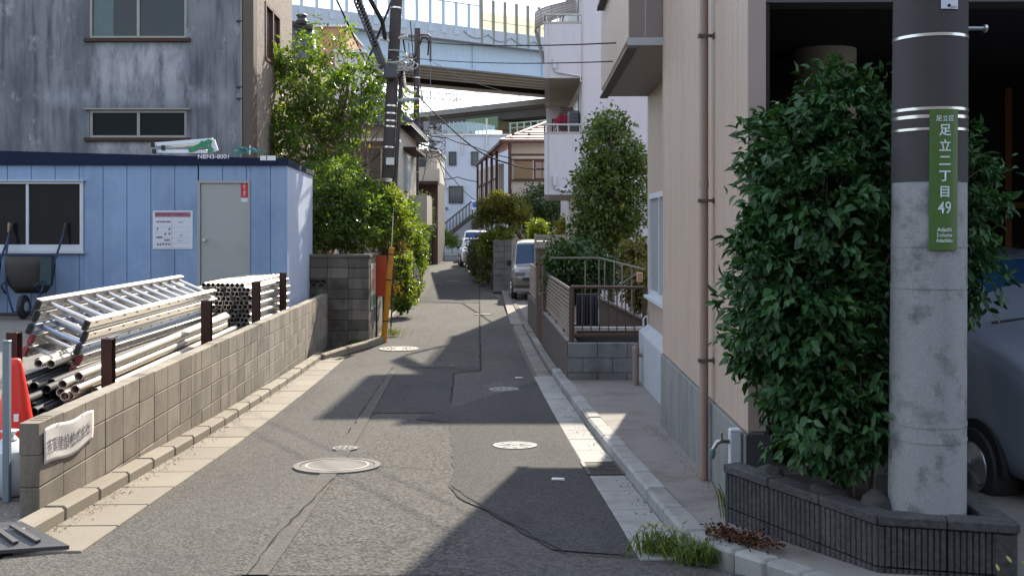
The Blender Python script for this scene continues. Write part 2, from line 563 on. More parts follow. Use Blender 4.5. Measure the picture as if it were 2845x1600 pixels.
# left verge beyond the sooty wall
m = MB()
m.grid([[Vector((interp(LE, y) - .5, y, zg(y) + .015)), Vector((interp(LE, y) + .02, y, zg(y) + .010))] for y in [20.2 + i for i in range(30)]])
struct(m.build('verge', M('verge_soil', (.17, .15, .115), .95, .3, 5, speck=.3), smooth=True, fixn=False))
# ---- gravel yard behind the long wall
YZ = [(-5, .1), (5, -.02), (6.2, .02), (8, .13), (11, .22), (17, .33), (40, .35)]
def yz(y): return interp(YZ, y)
m = MB()
m.grid([[(-40, y, yz(y)), (-9, y, yz(y)), (-5, y, yz(y)), (-2.95 - .045 * max(0, y - 6.44) - .05, y, yz(y))] for y in [5.0, 5.6] + [6.2 + i for i in range(16)]])
struct(m.build('yard', MAT['gravel'], smooth=True, fixn=False))

# ---- iron covers and small road furniture
iron_grey = M('cast_iron_worn', (.24, .225, .20), .55, .2, 12, metal=.3, bmp=.4, bscale=60)
iron_white = M('cover_white_inlay', (.30, .295, .275), .7, .15, 14, spec=.15)
iron_dark = M('cover_dark_relief', (.10, .10, .10), .6, .2, 14, metal=.3)
iron_pit = M('grate_iron', (.055, .052, .05), .7, .2, 14, metal=.2)
concr_ring = M('cover_concrete_ring', (.15, .142, .128), .9, .15, 8, speck=.2)
def cover(px, dia, style, label):
    c = G(*px)
    sl = (zg(c.y + .3) - zg(c.y - .3)) / .6
    t = bpy.data.objects.new('manhole_cover', None)
    t.location = (c.x, c.y, c.z + .012)
    t.rotation_euler = (math.atan(sl), 0, 0)
    put(t)
    tag(t, label, 'manhole cover')
    r = dia / 2
    def part(nm, mb, mat, kind=None):
        o = bpy.data.objects.new(nm, mb.mesh(nm, mat))
        if kind: o['kind'] = kind
        COL.objects.link(o)
        o.parent = t
        WM[o.name] = Matrix()
    n = 40
    fr = MB()
    for k in range(n):
        a, b = 2 * math.pi * k / n, 2 * math.pi * (k + 1) / n
        q = []
        for z in (-.02, .004):
            q += [(r * math.cos(a), r * math.sin(a), z), (r * math.cos(b), r * math.sin(b), z), (r * .86 * math.cos(b), r * .86 * math.sin(b), z), (r * .86 * math.cos(a), r * .86 * math.sin(a), z)]
        fr.hexa(q)
    part('frame', fr, concr_ring if style == 'plain' else (iron_white if style == 'white' else iron_grey))
    part('lid', MB().lathe([(.001, -.02), (r * .84, -.02), (r * .84, .001), (.001, .001)], n=n), concr_ring if style == 'plain' else (iron_dark if style == 'white' else iron_grey))
    em = MB()
    if style == 'white':
        for k in range(8):
            a = 2 * math.pi * k / 8
            ca, sa = math.cos(a), math.sin(a)
            pts = [(r * (u * ca - w * sa), r * (u * sa + w * ca), .002) for u, w in ((.22, 0), (.48, .13), (.72, .10), (.76, -.05), (.5, -.12))]
            em.prism(pts, (0, 0, .004))
        em.lathe([(.001, .001), (r * .14, .001), (r * .14, .006), (.001, .006)], n=12)
        part('inlay', em, iron_white)
    elif style == 'plain':
        for k in range(n):
            a, b = 2 * math.pi * k / n, 2 * math.pi * (k + 1) / n
            q = []
            for z in (.0005, .004):
                q += [(r * f_ * math.cos(t_), r * f_ * math.sin(t_), z) for f_, t_ in ((.74, a), (.74, b), (.68, b), (.68, a))]
            em.hexa(q)
        part('inner_ring', em, iron_grey)
    else:
        for k in range(16):
            a = 2 * math.pi * k / 16
            for rr in (.3, .5, .7):
                ca, sa = math.cos(a + rr), math.sin(a + rr)
                em.bar((r * rr * ca, r * rr * sa, .003), (r * (rr + .12) * ca, r * (rr + .12) * sa, .003), r * .05, .006)
        part('relief', em, iron_dark if style == 'iron' else concr_ring, 'stuff')
    return t
cover((937, 1296), .70, 'plain', 'large round concrete-rimmed manhole cover in the sunny left half of the lane')
cover((959, 1248), .22, 'white', 'small white-patterned valve cover just beyond the large manhole')
cover((1431, 1240), .40, 'white', 'white patterned cover in the sunlit patch beside the right gutter')
cover((1400, 1083), .39, 'white', 'white patterned cover lying wholly in the building shadow')
cover((1108, 970), .72, 'iron', 'wide iron manhole cover near the foot of the yellow post')
cover((1256, 782), .66, 'plain', 'pale distant manhole cover in the middle of the lane')
cover((1342, 874), .46, 'plain', 'pale manhole cover on the right half of the lane near the driveway')
# drain grate in the right gutter
c, pit, yaw, ln = along(8.0, 8.6, 1.04)
t = thing('drain_grate', 'iron drain grate set in the right gutter at the shadow edge', 'drain', c)
def locb(mb, c, pit, yaw):
    mt = Matrix.Translation(c) @ Euler((pit, 0, yaw)).to_matrix().to_4x4()
    mb.v = [tuple(mt @ Vector(v)) for v in mb.v]
    return mb
m = MB()
for q in ((-.15, .15, -.28, -.25), (-.15, .15, .25, .28), (-.15, -.12, -.25, .25), (.12, .15, -.25, .25)): m.box(*q, 0, .02)
locb(m, c, pit, yaw).build('grate_frame', iron_pit, t)
m = MB().box(-.12, .12, -.25, .25, .001, .004)
locb(m, c, pit, yaw).build('pit', MAT['dark'], t)
for k in range(8):
    m = MB().box(-.12, .12, -.22 + k * .06, -.195 + k * .06, .006, .018)
    locb(m, c, pit, yaw).build('grate_bar', iron_pit, t)
for x, y, w, lab in ((1550, 1336, .05, 'small white paper scrap on the shaded asphalt'), (1442, 1052, .06, 'tiny pale litter strip near the shaded round cover')):
    c = G(x, y)
    a = MB()
    a.hexa([(c.x - w, c.y - .02, c.z + .014), (c.x + w, c.y - .03, c.z + .012), (c.x + w * .9, c.y + .03, c.z + .013), (c.x - w * .8, c.y + .025, c.z + .013), (c.x - w, c.y - .02, c.z + .02), (c.x + w, c.y - .03, c.z + .026), (c.x + w * .9, c.y + .03, c.z + .018), (c.x - w * .8, c.y + .025, c.z + .022)])
    tag(a.build('paper_scrap', MAT['white_paint']), lab, 'litter')
# steel kerb ramp at the bottom left
rampm = M('ramp_grey_steel', (.085, .085, .085), .5, .12, 8, metal=.4, bmp=.3)
c = Vector((-2.75, 5.72, zg(5.7)))
t = thing('kerb_ramp', 'ribbed grey kerb ramp plate at the bottom left of the lane mouth', 'ramp', c)
A, B = Vector((-2.46, 5.80, zg(5.8) + .012)), Vector((-3.6, 5.45, zg(5.45) + .012))
C2, D2 = Vector((-2.83, 6.02, zg(6.0) + .115)), Vector((-3.7, 5.80, zg(5.8) + .115))
m = MB().hexa([A, B, D2 - Vector((0, 0, .10)), C2 - Vector((0, 0, .10)), A + Vector((0, 0, .02)), B + Vector((0, 0, .02)), D2, C2])
m.build('plate', rampm, t)
up = Vector((0, 0, .012))
for k in range(9):
    f0 = .10 + k * .1
    a0, b0 = A.lerp(B, f0) + Vector((0, 0, .02)), C2.lerp(D2, f0)
    MB().bar(a0.lerp(b0, .18) + up * .6, a0.lerp(b0, .82) + up * .6, .03, .014).build('rib', rampm, t)

# ================================================================== LEFT SIDE: long low wall, yard, container office
def XW(y): return -2.92 - .045 * (y - 6.44)
WD = Vector((-.045, 1, 0)).normalized()
WN = Vector((1, .045, 0)).normalized()              # towards the lane
WYAW = math.atan2(.045, 1)
def ZT(y): return .62 - .005 * (y - 6.44)
lw = thing('block_wall', 'long low tan concrete block wall along the left gutter', 'wall', (XW(6.44), 6.44, 0))
blk = MB().box(-.06, .06, .003, .397, -.197, -.003).mesh('wall_block', MAT['block'], bevel=.005)
m = MB().box(-.06, .06, .003, .397, -.197, -.035)
for a, b in ((.003, .10), (.125, .165), (.19, .23), (.255, .397)):
    m.box(-.06, .06, a, b, -.035, -.003)
m.box(-.06, -.045, .10, .255, -.035, -.0031)
m.box(.045, .06, .10, .255, -.035, -.0031)
blk_s = m.mesh('wall_block_slotted', MAT['block'])
core = MB()
o0 = Vector((XW(6.44), 6.44, ZT(6.44))) - WN * .06
for k in range(34):
    p = o0 + WD * (.4 * k) + Vector((0, 0, -.002 * k))
    zb = zg(p.y) + .02
    for r in range(6):
        if p.z - .2 * r < zb - .02: break
        obj('wall_block', blk_s if (r == 0 and k % 6 in (0, 5) and k in (0, 5, 11, 17, 23, 29)) else blk, lw, p + Vector((0, 0, -.2 * r)) + WN * rng.uniform(-.002, .002), (0, 0, WYAW))
a, b = o0 + WD * .01, o0 + WD * 13.59 + Vector((0, 0, -.068))
nv = WN * .053
core.hexa([a - nv + Vector((0, 0, -1.1)), a + nv + Vector((0, 0, -1.1)), b + nv + Vector((0, 0, -1.1)), b - nv + Vector((0, 0, -1.1)), a - nv + Vector((0, 0, -.04)), a + nv + Vector((0, 0, -.04)), b + nv + Vector((0, 0, -.04)), b - nv + Vector((0, 0, -.04))])
core.build('mortar_core', MAT['mortar'], lw)
# banner tied to the wall
def wallpt(y, z, off):
    return Vector((XW(y), y, z)) + WN * off
def bnpt(u, v):                                  # u 0..1 along, v 0..1 up
    y = 6.49 + .87 * u
    zt = .572 - .035 * u + .008 * math.sin(u * 9)
    zb = .335 - .015 * u + .018 * math.sin(u * 7 + 1)
    return wallpt(y, zb + (zt - zb) * v, .012 + .003 * math.sin(u * 11 + v * 2) + .002 * math.sin(v * 6 + u * 5))
m = MB()
m.grid([[bnpt(i / 28, j / 10) for i in range(29)] for j in range(11)])
clothm = M('banner_vinyl', (.60, .57, .55), .6, .08, 5)
bn = tag(m.build('banner', clothm, smooth='all', fixn=False), 'wrinkled white company banner tied to the near end of the low wall', 'banner')
sol = bn.modifiers.new('thickness', 'SOLIDIFY'); sol.thickness = .002; sol.offset = -1
inkm = M('faded_ink', (.10, .09, .13), .7, .2, 20)
def bx(x, y):
    u, v = x / .87 + .48, y / .23 + .42 + x * .04
    return bnpt(u, v) + WN * .004
text('芳賀建設株式会社', .098, inkm, 'lettering', bx, bn, bold=.0005, sx=.98)
for k in range(5):
    q = bnpt(.02 + .24 * k, .97 if k % 2 else .03)
    MB().lathe([(.001, 0), (.006, 0), (.006, .003), (.001, .003)], q + WN * .002, 8, 'X').build('eyelet', MAT['steel'], bn)

# ---- posts of the pipe rack (rusty H-section)
def rack_post(x, y, ztop, label, w=.10):
    t = thing('rack_post', label, 'post', (x, y, yz(y)), 'rusty posts along the low wall')
    z0 = yz(y) - .02
    m = MB()
    m.box(x - w / 2, x + w / 2, y - .05, y - .042, z0, ztop).box(x - w / 2, x + w / 2, y + .042, y + .05, z0, ztop)
    m.build('flange', MAT['rust'], t, bevel=.002)
    MB().box(x - .005, x + .005, y - .042, y + .042, z0, ztop - .002).build('web', MAT['rust'], t)
    MB().box(x - w / 2 + .002, x + w / 2 - .002, y - .04, y + .04, ztop - .01, ztop - .004).build('cap', MAT['rust'], t)
rack_post(-3.19, 8.25, .95, 'dark rusty rack post nearest the camera beside the ladder ends', .08)
rack_post(-3.32, 11.35, 1.03, 'rusty rack post holding the far ends of the ladders')
rack_post(-3.42, 13.95, 1.10, 'rusty rack post at the near face of the pipe stack')
rack_post(-3.49, 15.9, 1.13, 'rusty rack post at the far end of the pipe stack by the container', .09)
rack_post(-3.60, 7.55, 1.07, 'reddish rusty post rising behind the traffic cone', .075)

# ---- pipes
def pipe_mesh(L, r, name, mat):
    m = MB()
    n = 12
    m.lathe([(r * .84, .6), (r * .84, 0), (r, 0), (r, L), (r * .8, L)], (0, 0, 0), n, 'Y')
    me = m.mesh(name, mat, smooth=True)
    return me
pm_long = pipe_mesh(5.2, .0243, 'scaffold_pipe_long', MAT['steel'])
pm_short = pipe_mesh(2.7, .0325, 'scaffold_pipe_short', MAT['steel'])
steel_d = M('shade_black_pipe', (.030, .031, .034), .7, .2, 8, spec=.25, rand=.4)  # near-black colour stands for the shadow over the pile
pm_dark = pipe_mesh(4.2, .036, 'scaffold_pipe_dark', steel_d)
cream = M('cream_painted_pipe', (.55, .50, .42), .45, .12, 5, metal=.3, rand=.12)
pm_cream = pipe_mesh(5.0, .036, 'scaffold_pipe_cream', cream)
LABB = 'short galvanised scaffold pipe in the tall honeycomb stack by the container'
for r in range(11):
    for c in range(12):
        x = -4.30 + c * .067 + (.0335 if r % 2 else 0)
        if r == 10 and c in (0, 1, 11): continue
        o = obj('scaffold_pipe', pm_short, None, (x, 14.05 + rng.uniform(-.10, .06), .37 + yz(14) - .22 + .0325 + r * .0585), (0, 0, WYAW * .5 + rng.uniform(-.002, .002)))
        tag(o, LABB, 'pipe', 'pipes of the honeycomb stack')
for i, x in enumerate((-4.2, -3.95, -3.7, -3.5)):
    tag(MB().box(x - .05, x + .05, 14.2, 14.3, yz(14.2) - .02, yz(14.2) + .145).build('timber_bearer', M('bearer_wood_%d' % i, (.14, .09, .05), .85)), ('outermost left', 'second', 'third', 'rightmost')[i] + ' timber bearer under the near end of the honeycomb pipe stack', 'timber')
    tag(MB().box(x - .05, x + .05, 16.2, 16.3, yz(16.2) - .02, yz(16.2) + .135).build('timber_bearer', M('bearer_wood_b%d' % i, (.14, .09, .05), .85)), ('outermost left', 'second', 'third', 'rightmost')[i] + ' timber bearer under the far end of the honeycomb pipe stack', 'timber')
# loose cream pipes lying against the wall, under the ladders
rows = [(-3.30, .52), (-3.39, .54), (-3.31, .60), (-3.42, .61), (-3.31, .69), (-3.50, .55), (-3.30, .44), (-3.41, .45)]
for i, (x, z) in enumerate(rows):
    o = obj('scaffold_pipe', pm_cream, None, (x - .02, 8.0 + rng.uniform(-.1, .35), z - .01), (R(.3), 0, WYAW + rng.uniform(-.004, .004)))
    tag(o, 'long cream painted pipe lying against the low wall below the ladders', 'pipe', 'cream pipes along the wall')
# pile under and in front of the ladders, its shade coloured into the pipes
for i in range(63):
    col, rw = i % 9, i // 9
    x = -4.02 + col * .076 + (.038 if rw % 2 else 0)
    if rw > 4 and col > 6: continue
    y0 = 7.45 + rng.uniform(-.12, .35) + rw * .13
    o = obj('scaffold_pipe', pm_dark, None, (x, y0, yz(y0) + .036 + rw * .064 + .005), (R(.5), 0, WYAW + rng.uniform(-.03, .03)))
    tag(o, 'pipe coloured black for shade in the low pile on the yard below the ladders', 'pipe', 'shade-black pipes piled on the yard')
for i, (x, z, y0) in enumerate(((-3.97, .70, 8.75), (-3.88, .71, 8.55), (-3.80, .70, 8.6), (-3.51, .60, 8.15), (-3.43, .53, 8.0), (-3.45, .62, 8.5))):
    o = obj('scaffold_pipe', pm_cream, None, (x, y0, z), (R(.8), 0, WYAW + rng.uniform(-.03, .03)))
    tag(o, 'cream pipe with its open end lit, lying on top of the black pile', 'pipe', 'lit pipes on the black pile')

# ---- stacked aluminium ladders
LX = Vector((.42, 0, -.178)).normalized()             # across the ladder, left rail high
LY = Vector((-.036, 1, 0)).normalized()
LN = LX.cross(LY)
if LN.z < 0: LN = -LN
def ladder(org, L, W, label, nr=12, feet=MAT['black'], rail=MAT['alu'], jit=0):
    t = thing('ladder', label, 'ladder', org, 'aluminium ladders stacked on the pipes')
    ly = (LY + LX * jit).normalized()
    for s in (0, 1):
        a = org + LX * (W * s)
        m = MB()
        m.bar(a, a + ly * L, .022, .085, LN)
        m.bar(a + LN * .042, a + ly * L + LN * .042, .055, .008, LN)
        m.bar(a - LN * .042, a + ly * L - LN * .042, .055, .008, LN)
        m.build('rail', rail, t)
        MB().bar(a - ly * .03, a + ly * .035, .045, .092, LN).build('foot', feet, t, bevel=.008)
    for k in range(nr):
        a = org + ly * (.22 + k * (L - .4) / (nr - 1))
        MB().tube([a, a + LX * W], .021, 8).build('rung', rail, t, smooth=True)
        if k % 1 == 0:
            b = a + LX * (W * .985) + LN * .012
            MB().bar(b, b + LX * .03, .03, .012, LN).build('rung_bracket', MAT['alu'], t)
    return t
LO = P(104, 846, 9.0)
pinkfoot = M('red_rubber_foot', (.33, .07, .07), .7)
ladder(LO, 4.4, .456, 'top aluminium ladder of the stack, lying tilted on its side')
bluerail = M('blue_tinted_rail', (.36, .44, .58), .4, .1, 6, metal=.6)
ladder(LO - LN * .11 + LY * .05 + LX * .01, 4.45, .456, 'second ladder from the top of the stack', 12, MAT['black'], MAT['alu'], .004)
ladder(LO - LN * .21 + LY * -.02 + LX * .03, 4.35, .45, 'third ladder down, its near rung wrapped blue', 12, MAT['black'], bluerail, -.004)
ladder(LO - LN * .31 + LY * .08 + LX * .04, 4.5, .45, 'fourth ladder down, with red rubber feet', 12, pinkfoot, MAT['alu'], .006)
ladder(LO - LN * .41 + LY * .0 + LX * .06, 4.3, .44, 'lowest ladder of the stack, feet reddish and resting on the pipes', 12, pinkfoot, MAT['alu'], 0)

# ---- cone, barrier post, foot block
c = Vector((PX(42, 7.15), 7.15, yz(7.15)))
t = thing('traffic_cone', 'red traffic cone behind the near end of the low wall', 'cone', c)
MB().lathe([(.185, .03), (.172, .05), (.130, .33), (.075, .66), (.046, .81), (.038, .84), (.022, .852), (.001, .853)], c, 28).build('cone_body', MAT['red_plastic'], t, smooth=True)
MB().box(c.x - .22, c.x + .22, c.y - .22, c.y + .22, c.z, c.z + .03).build('base', MAT['red_plastic'], t, bevel=.01)
MB().box(c.x + .045, c.x + .075, c.y - .116, c.y - .108, c.z + .44, c.z + .49).build('sticker', MAT['white_paint'], t)
x = PX(19, 6.75)
t = thing('barrier_post', 'thin grey-blue square post in front of the red cone', 'post', (x, 6.75, yz(6.75)))
MB().box(x - .021, x + .021, 6.73, 6.77, yz(6.75), PZ(948, 6.75)).build('shaft', MAT['greyblue'], t, bevel=.003)
MB().box(x - .023, x + .023, 6.728, 6.772, PZ(948, 6.75) - .01, PZ(948, 6.75) + .006).build('cap', MAT['greyblue'], t, bevel=.003)
bagm = M('white_sandbag', (.58, .60, .63), .8, .1, 8, bmp=.3, bscale=30)
m = MB()
cx, cy = PX(-4, 6.8), 6.95
m.lathe([(.02, 0), (.15, .0), (.19, .06), (.20, .18), (.17, .29), (.10, .335), (.03, .345)], (cx, cy, yz(cy)), 18)
t = tag(m.build('sandbag', bagm, smooth=True), 'white weight bag at the foot of the grey-blue post', 'sandbag')
tie = MB().lathe([(.03, .34), (.055, .35), (.03, .38), (.06, .41), (.01, .42)], (cx, cy, yz(cy)), 10).build('tied_neck', bagm, t, smooth=True)

# ---- prefab container office
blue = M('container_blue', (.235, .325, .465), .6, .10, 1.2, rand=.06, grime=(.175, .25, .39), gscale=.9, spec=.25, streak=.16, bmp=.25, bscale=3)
blue_r = M('container_side_sunlit', (.44, .49, .60), .55, .08, 1.2, rand=.04, spec=.35)  # paler than the front, imitating sun that grazes this side
navy = M('container_navy', (.012, .018, .045), .75, .2, 2, spec=.15)
doorm = M('door_grey', (.34, .345, .325), .5, .06, 1.5, grime=(.30, .30, .285))
whitef = M('window_frame_white', (.52, .55, .58), .45, .06, 4)
CY, CXR = 17.5, -3.77
cb = thing('container_office', 'blue prefab container office with a grey door in the yard', 'container', (-6.5, 18.9, yz(18)))
zb = yz(17.5) + .06
edges = [CXR, CXR - .28] + [CXR - .28 - .401 * k for k in range(1, 15)]
WX0, WX1, WZ0, WZ1 = -9.25, -7.18, 1.42, 2.59
DX0, DX1, DZ1 = -5.27, -4.39, 2.60
for a, b in zip(edges, edges[1:]):
    x0, x1 = b + .004, a - .004
    segs = [(x0, x1)]
    spans = []
    def add(xa, xb, z0, z1):
        if xb - xa > .02 and z1 - z0 > .03:
            MB().box(xa, xb, CY, CY + .03, z0, z1).build('wall_panel', blue, cb, bevel=.004)
    for (ox0, ox1, oz0, oz1) in ((WX0, WX1, WZ0, WZ1), (DX0, DX1, 0, DZ1)):
        if x1 > ox0 and x0 < ox1:
            spans.append((ox0, ox1, oz0, oz1))
    if not spans:
        add(x0, x1, zb, 2.87)
    else:
        ox0, ox1, oz0, oz1 = spans[0]
        add(max(x0, ox0), min(x1, ox1), oz1, 2.87)
        if oz0 > 0: add(max(x0, ox0), min(x1, ox1), zb, oz0)
        add(x0, min(x1, ox0 - .001), zb, 2.87)
        add(max(x0, ox1 + .001), x1, zb, 2.87)
XL = edges[-1]
MB().box(DX1 + .001, CXR - .01, CY + .031, CY + .05, zb, 2.9).build('inner_wall', navy, cb)
MB().box(WX1 + .001, DX0 - .001, CY + .031, CY + .05, zb, 2.9).build('inner_wall', navy, cb)
MB().box(WX0, WX1, CY + .31, CY + .33, zb, 2.9).build('inner_wall', MAT['dark'], cb)
# right flank
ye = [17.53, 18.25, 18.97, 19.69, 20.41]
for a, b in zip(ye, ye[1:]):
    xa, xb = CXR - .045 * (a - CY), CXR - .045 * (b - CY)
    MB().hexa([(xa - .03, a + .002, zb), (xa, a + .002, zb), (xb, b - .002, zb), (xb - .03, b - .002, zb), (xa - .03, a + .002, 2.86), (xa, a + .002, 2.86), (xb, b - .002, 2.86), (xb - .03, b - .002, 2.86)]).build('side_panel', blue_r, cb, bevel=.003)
MB().box(XL, CXR - .14, 20.38, 20.41, zb, 2.9).build('back_wall', blue, cb)
# roof fascia, tilting a little
fz = lambda x: 2.965 + (x - CXR) * -.028
m = MB()
m.hexa([(XL, CY - .05, 2.865), (CXR + .03, CY - .05, 2.855), (CXR + .03, CY - .02, 2.855), (XL, CY - .02, 2.865), (XL, CY - .05, fz(XL)), (CXR + .03, CY - .05, fz(CXR)), (CXR + .03, CY - .02, fz(CXR)), (XL, CY - .02, fz(XL))])
m.build('roof_fascia', navy, cb, bevel=.004)
m = MB()
xb = CXR - .045 * 2.95 + .03
m.hexa([(CXR + .0, CY - .019, 2.855), (CXR + .03, CY - .019, 2.855), (xb, 20.45, 2.83), (xb - .03, 20.45, 2.83), (CXR, CY - .019, 2.96), (CXR + .03, CY - .019, 2.96), (xb, 20.45, 2.90), (xb - .03, 20.45, 2.90)])
m.build('roof_fascia', navy, cb)
m = MB()
m.hexa([(XL, CY - .018, 2.875), (CXR - .001, CY - .018, 2.872), (xb - .031, 20.42, 2.872), (XL, 20.42, 2.875), (XL, CY - .018, fz(XL) - .03), (CXR - .001, CY - .018, fz(CXR) - .03), (xb - .031, 20.42, 2.89), (XL, 20.42, fz(XL) - .06)])
m.build('roof', M('roof_tin', (.25, .27, .30), .5, .15, 3), cb)
text('NBN3-8001', .098, MAT['white_paint'], 'lettering', lambda x, y: Vector((PX(594, 17.45) + x, CY - .053, PZ(436, 17.45) + y)), cb, bold=.0012, sx=1.12)
for xx, ww in ((738, .09), (760, .12)):
    MB().box(PX(xx, 17.45) - ww, PX(xx, 17.45) + ww * .3, CY - .0535, CY - .051, PZ(446, 17.45), PZ(433, 17.45)).build('sticker', MAT['white_paint'], cb)
# door
dr = MB().box(DX0 + .05, DX1 - .035, CY + .005, CY + .03, zb, DZ1 - .045).build('door', doorm, cb, bevel=.003)
for q in ((DX0, DX0 + .045, zb, DZ1), (DX1 - .03, DX1, zb, DZ1)):
    MB().box(q[0], q[1], CY - .02, CY + .03, q[2], q[3]).build('door_frame', doorm, cb, bevel=.002)
MB().box(DX0 + .045, DX1 - .03, CY - .02, CY + .03, DZ1 - .04, DZ1).build('door_frame', doorm, cb)
MB().lathe([(.001, -.07), (.025, -.07), (.033, -.055), (.028, -.03), (.012, -.025), (.012, 0), (.035, 0), (.035, .008)], (PX(569, 17.5), CY + .003, PZ(667, 17.5)), 16, 'Y').build('door_knob', MAT['alu'], dr, smooth=True)
redst = M('sticker_red', (.50, .02, .03), .5, .06)
MB().box(PX(669, 17.5), PX(689, 17.5), CY + .0035, CY + .0045, PZ(549, 17.5), PZ(505, 17.5)).build('warning_sticker', redst, dr)
for k in range(5):
    z = PZ(512 + k * 7.4, 17.5)
    m = MB()
    for q in ((-.022, .022, .010, .016), (-.022, .022, -.012, -.007), (-.004, .004, -.012, .016), (-.022, -.016, -.006, .010)):
        if (k + int(q[0] * 1000)) % 4: m.box(PX(679, 17.5) + q[0], PX(679, 17.5) + q[1], CY + .002, CY + .003, z + q[2], z + q[3])
    m.build('sticker_mark', MAT['white_paint'], dr)
MB().box(PX(670, 17.5), PX(688, 17.5), CY + .0035, CY + .0045, PZ(561, 17.5), PZ(551, 17.5)).build('small_label', MAT['white_plastic'], dr)
# window
glass_d = glassmat('window_glass_dark', (.012, .015, .018), .05, .5)
w = MB()
w.box(WX0, WX1, CY - .035, CY + .03, WZ1 - .045, WZ1).box(WX0, WX1, CY - .035, CY + .03, WZ0, WZ0 + .11).box(WX1 - .055, WX1, CY - .035, CY + .03, WZ0 + .11, WZ1 - .045).box(WX0, WX0 + .05, CY - .035, CY + .03, WZ0 + .11, WZ1 - .045)
wf = w.build('window', whitef, cb, bevel=.003)
xm = PX(77, 17.5)
MB().box(xm - .022, xm + .022, CY - .02, CY + .01, WZ0 + .11, WZ1 - .045).build('mullion', whitef, wf)
MB().box(xm + .022, WX1 - .055, CY + .012, CY + .018, WZ0 + .11, WZ1 - .045).build('pane', glass_d, wf)
MB().box(WX0 + .05, xm - .022, CY + .022, CY + .028, WZ0 + .11, WZ1 - .045).build('pane', glass_d, wf)
MB().box(WX0 - .03, WX1 + .03, CY - .075, CY + .0, WZ1 + .003, WZ1 + .02).build('drip_cap', whitef, wf)
MB().box(WX0 - .03, WX1 + .03, CY - .085, CY - .002, WZ0 - .035, WZ0 - .003).build('sill', whitef, wf)
# notice sign on the container
nx0, nx1, nz0, nz1 = PX(425, 17.5), PX(536, 17.5), PZ(692.5, 17.5), PZ(585.5, 17.5)
t = thing('notice_sign', 'white site notice with a red title band beside the grey container door', 'sign', (nx0, CY - .01, nz0))
MB().box(nx0, nx1, CY - .012, CY - .003, nz0, nz1).build('board', M('notice_white', (.60, .61, .65), .5, .05), t, bevel=.002)
fx = lambda u: nx0 + (nx1 - nx0) * u
fzz = lambda v: nz1 - (nz1 - nz0) * v
MB().box(fx(.05), fx(.95), CY - .0145, CY - .0125, fzz(.165), fzz(.035)).build('title_band', M('notice_red', (.42, .16, .20), .5, .05), t)
ink = M('notice_ink', (.035, .03, .05), .6)
dash = MB()
rs = random.Random(3)
def marks(u0, u1, v, h, n, mb):
    for k in range(n):
        a = u0 + (u1 - u0) * (k + .12) / n
        b = u0 + (u1 - u0) * (k + .85) / n
        for q in range(4):
            if rs.random() < .8: mb.box(fx(a), fx(b), CY - .0165, CY - .015, fzz(v + h * (q + .55) / 4), fzz(v + h * q / 4))
        mb.box(fx((a + b) / 2 - .004), fx((a + b) / 2 + .004), CY - .0165, CY - .0149, fzz(v + h), fzz(v))
marks(.08, .93, .065, .07, 15, dash)
for (u0, u1, v, h, n) in ((.09, .44, .265, .045, 8), (.64, .76, .29, .02, 4), (.09, .15, .455, .05, 1), (.39, .45, .455, .05, 1), (.29, .35, .585, .045, 1), (.39, .45, .58, .045, 1), (.09, .24, .665, .05, 4), (.28, .44, .74, .045, 4), (.09, .45, .85, .05, 5), (.67, .77, .63, .02, 3), (.60, .78, .765, .012, 6)):
    marks(u0, u1, v, h, n, dash)
dash.build('lettering', ink, t)
m = MB()
for v in (.43, .56, .70, .83, .965):
    m.box(fx(.05), fx(.94), CY - .0145, CY - .0125, fzz(v + .004), fzz(v))
m.box(fx(.475), fx(.479), CY - .0144, CY - .0126, fzz(.965), fzz(.19))
m.build('ruled_lines', M('notice_rule', (.2, .2, .25), .6), t)
# things on the container roof: folded stepladder with green straps, net bundle
t = thing('stepladder', 'white and green folded stepladder lying on the container roof', 'ladder', P(515, 420, 18.4))
a, b = P(425, 401, 18.4), P(590, 389, 18.4)
wal = M('white_aluminium', (.62, .64, .66), .4, .08, 6, metal=.4)
for q, (p0, p1, w) in enumerate(((P(425, 403, 18.4), P(592, 390, 18.4), .07), (P(450, 410, 18.5), P(560, 400, 18.5), .05), (P(430, 421, 18.4), P(575, 421, 18.4), .06), (P(590, 390, 18.4), P(600, 420, 18.4), .09))):
    MB().bar(p0, p1, .06, w).build('rail', wal, t, bevel=.006)
grn = M('green_strap', (.03, .20, .09), .6, .2, 6)
MB().bar(P(525, 419, 18.35), P(585, 392, 18.35), .05, .075).build('strap', grn, t)
MB().bar(P(558, 395, 18.33), P(590, 420, 18.33), .05, .07).build('strap', grn, t)
for p in ((423, 403), (452, 411), (427, 421)):
    MB().bar(P(p[0] - 3, p[1], 18.36), P(p[0] + 6, p[1], 18.36), .07, .085).build('rubber_foot', MAT['black'], t, bevel=.006)
netm = M('green_net', (.05, .16, .15), .8, .4, 12)
m = MB()
rs = random.Random(5)
for k in range(26):
    p = P(rs.uniform(655, 715), rs.uniform(413, 425), 18.3 + rs.uniform(-.15, .15))
    q = p + Vector((rs.uniform(-.18, .18), rs.uniform(-.1, .1), rs.uniform(-.05, .03)))
    m.tube([p, (p + q) / 2 + Vector((0, 0, .03)), q], .014, 5)
t = tag(m.build('net_bundle', netm), 'small tangle of green netting on the right end of the container roof', 'netting')
MB().tube([P(694, 430, 18.2), P(695, 404, 18.2)], .012, 6).build('peg', MAT['white_plastic'], t)

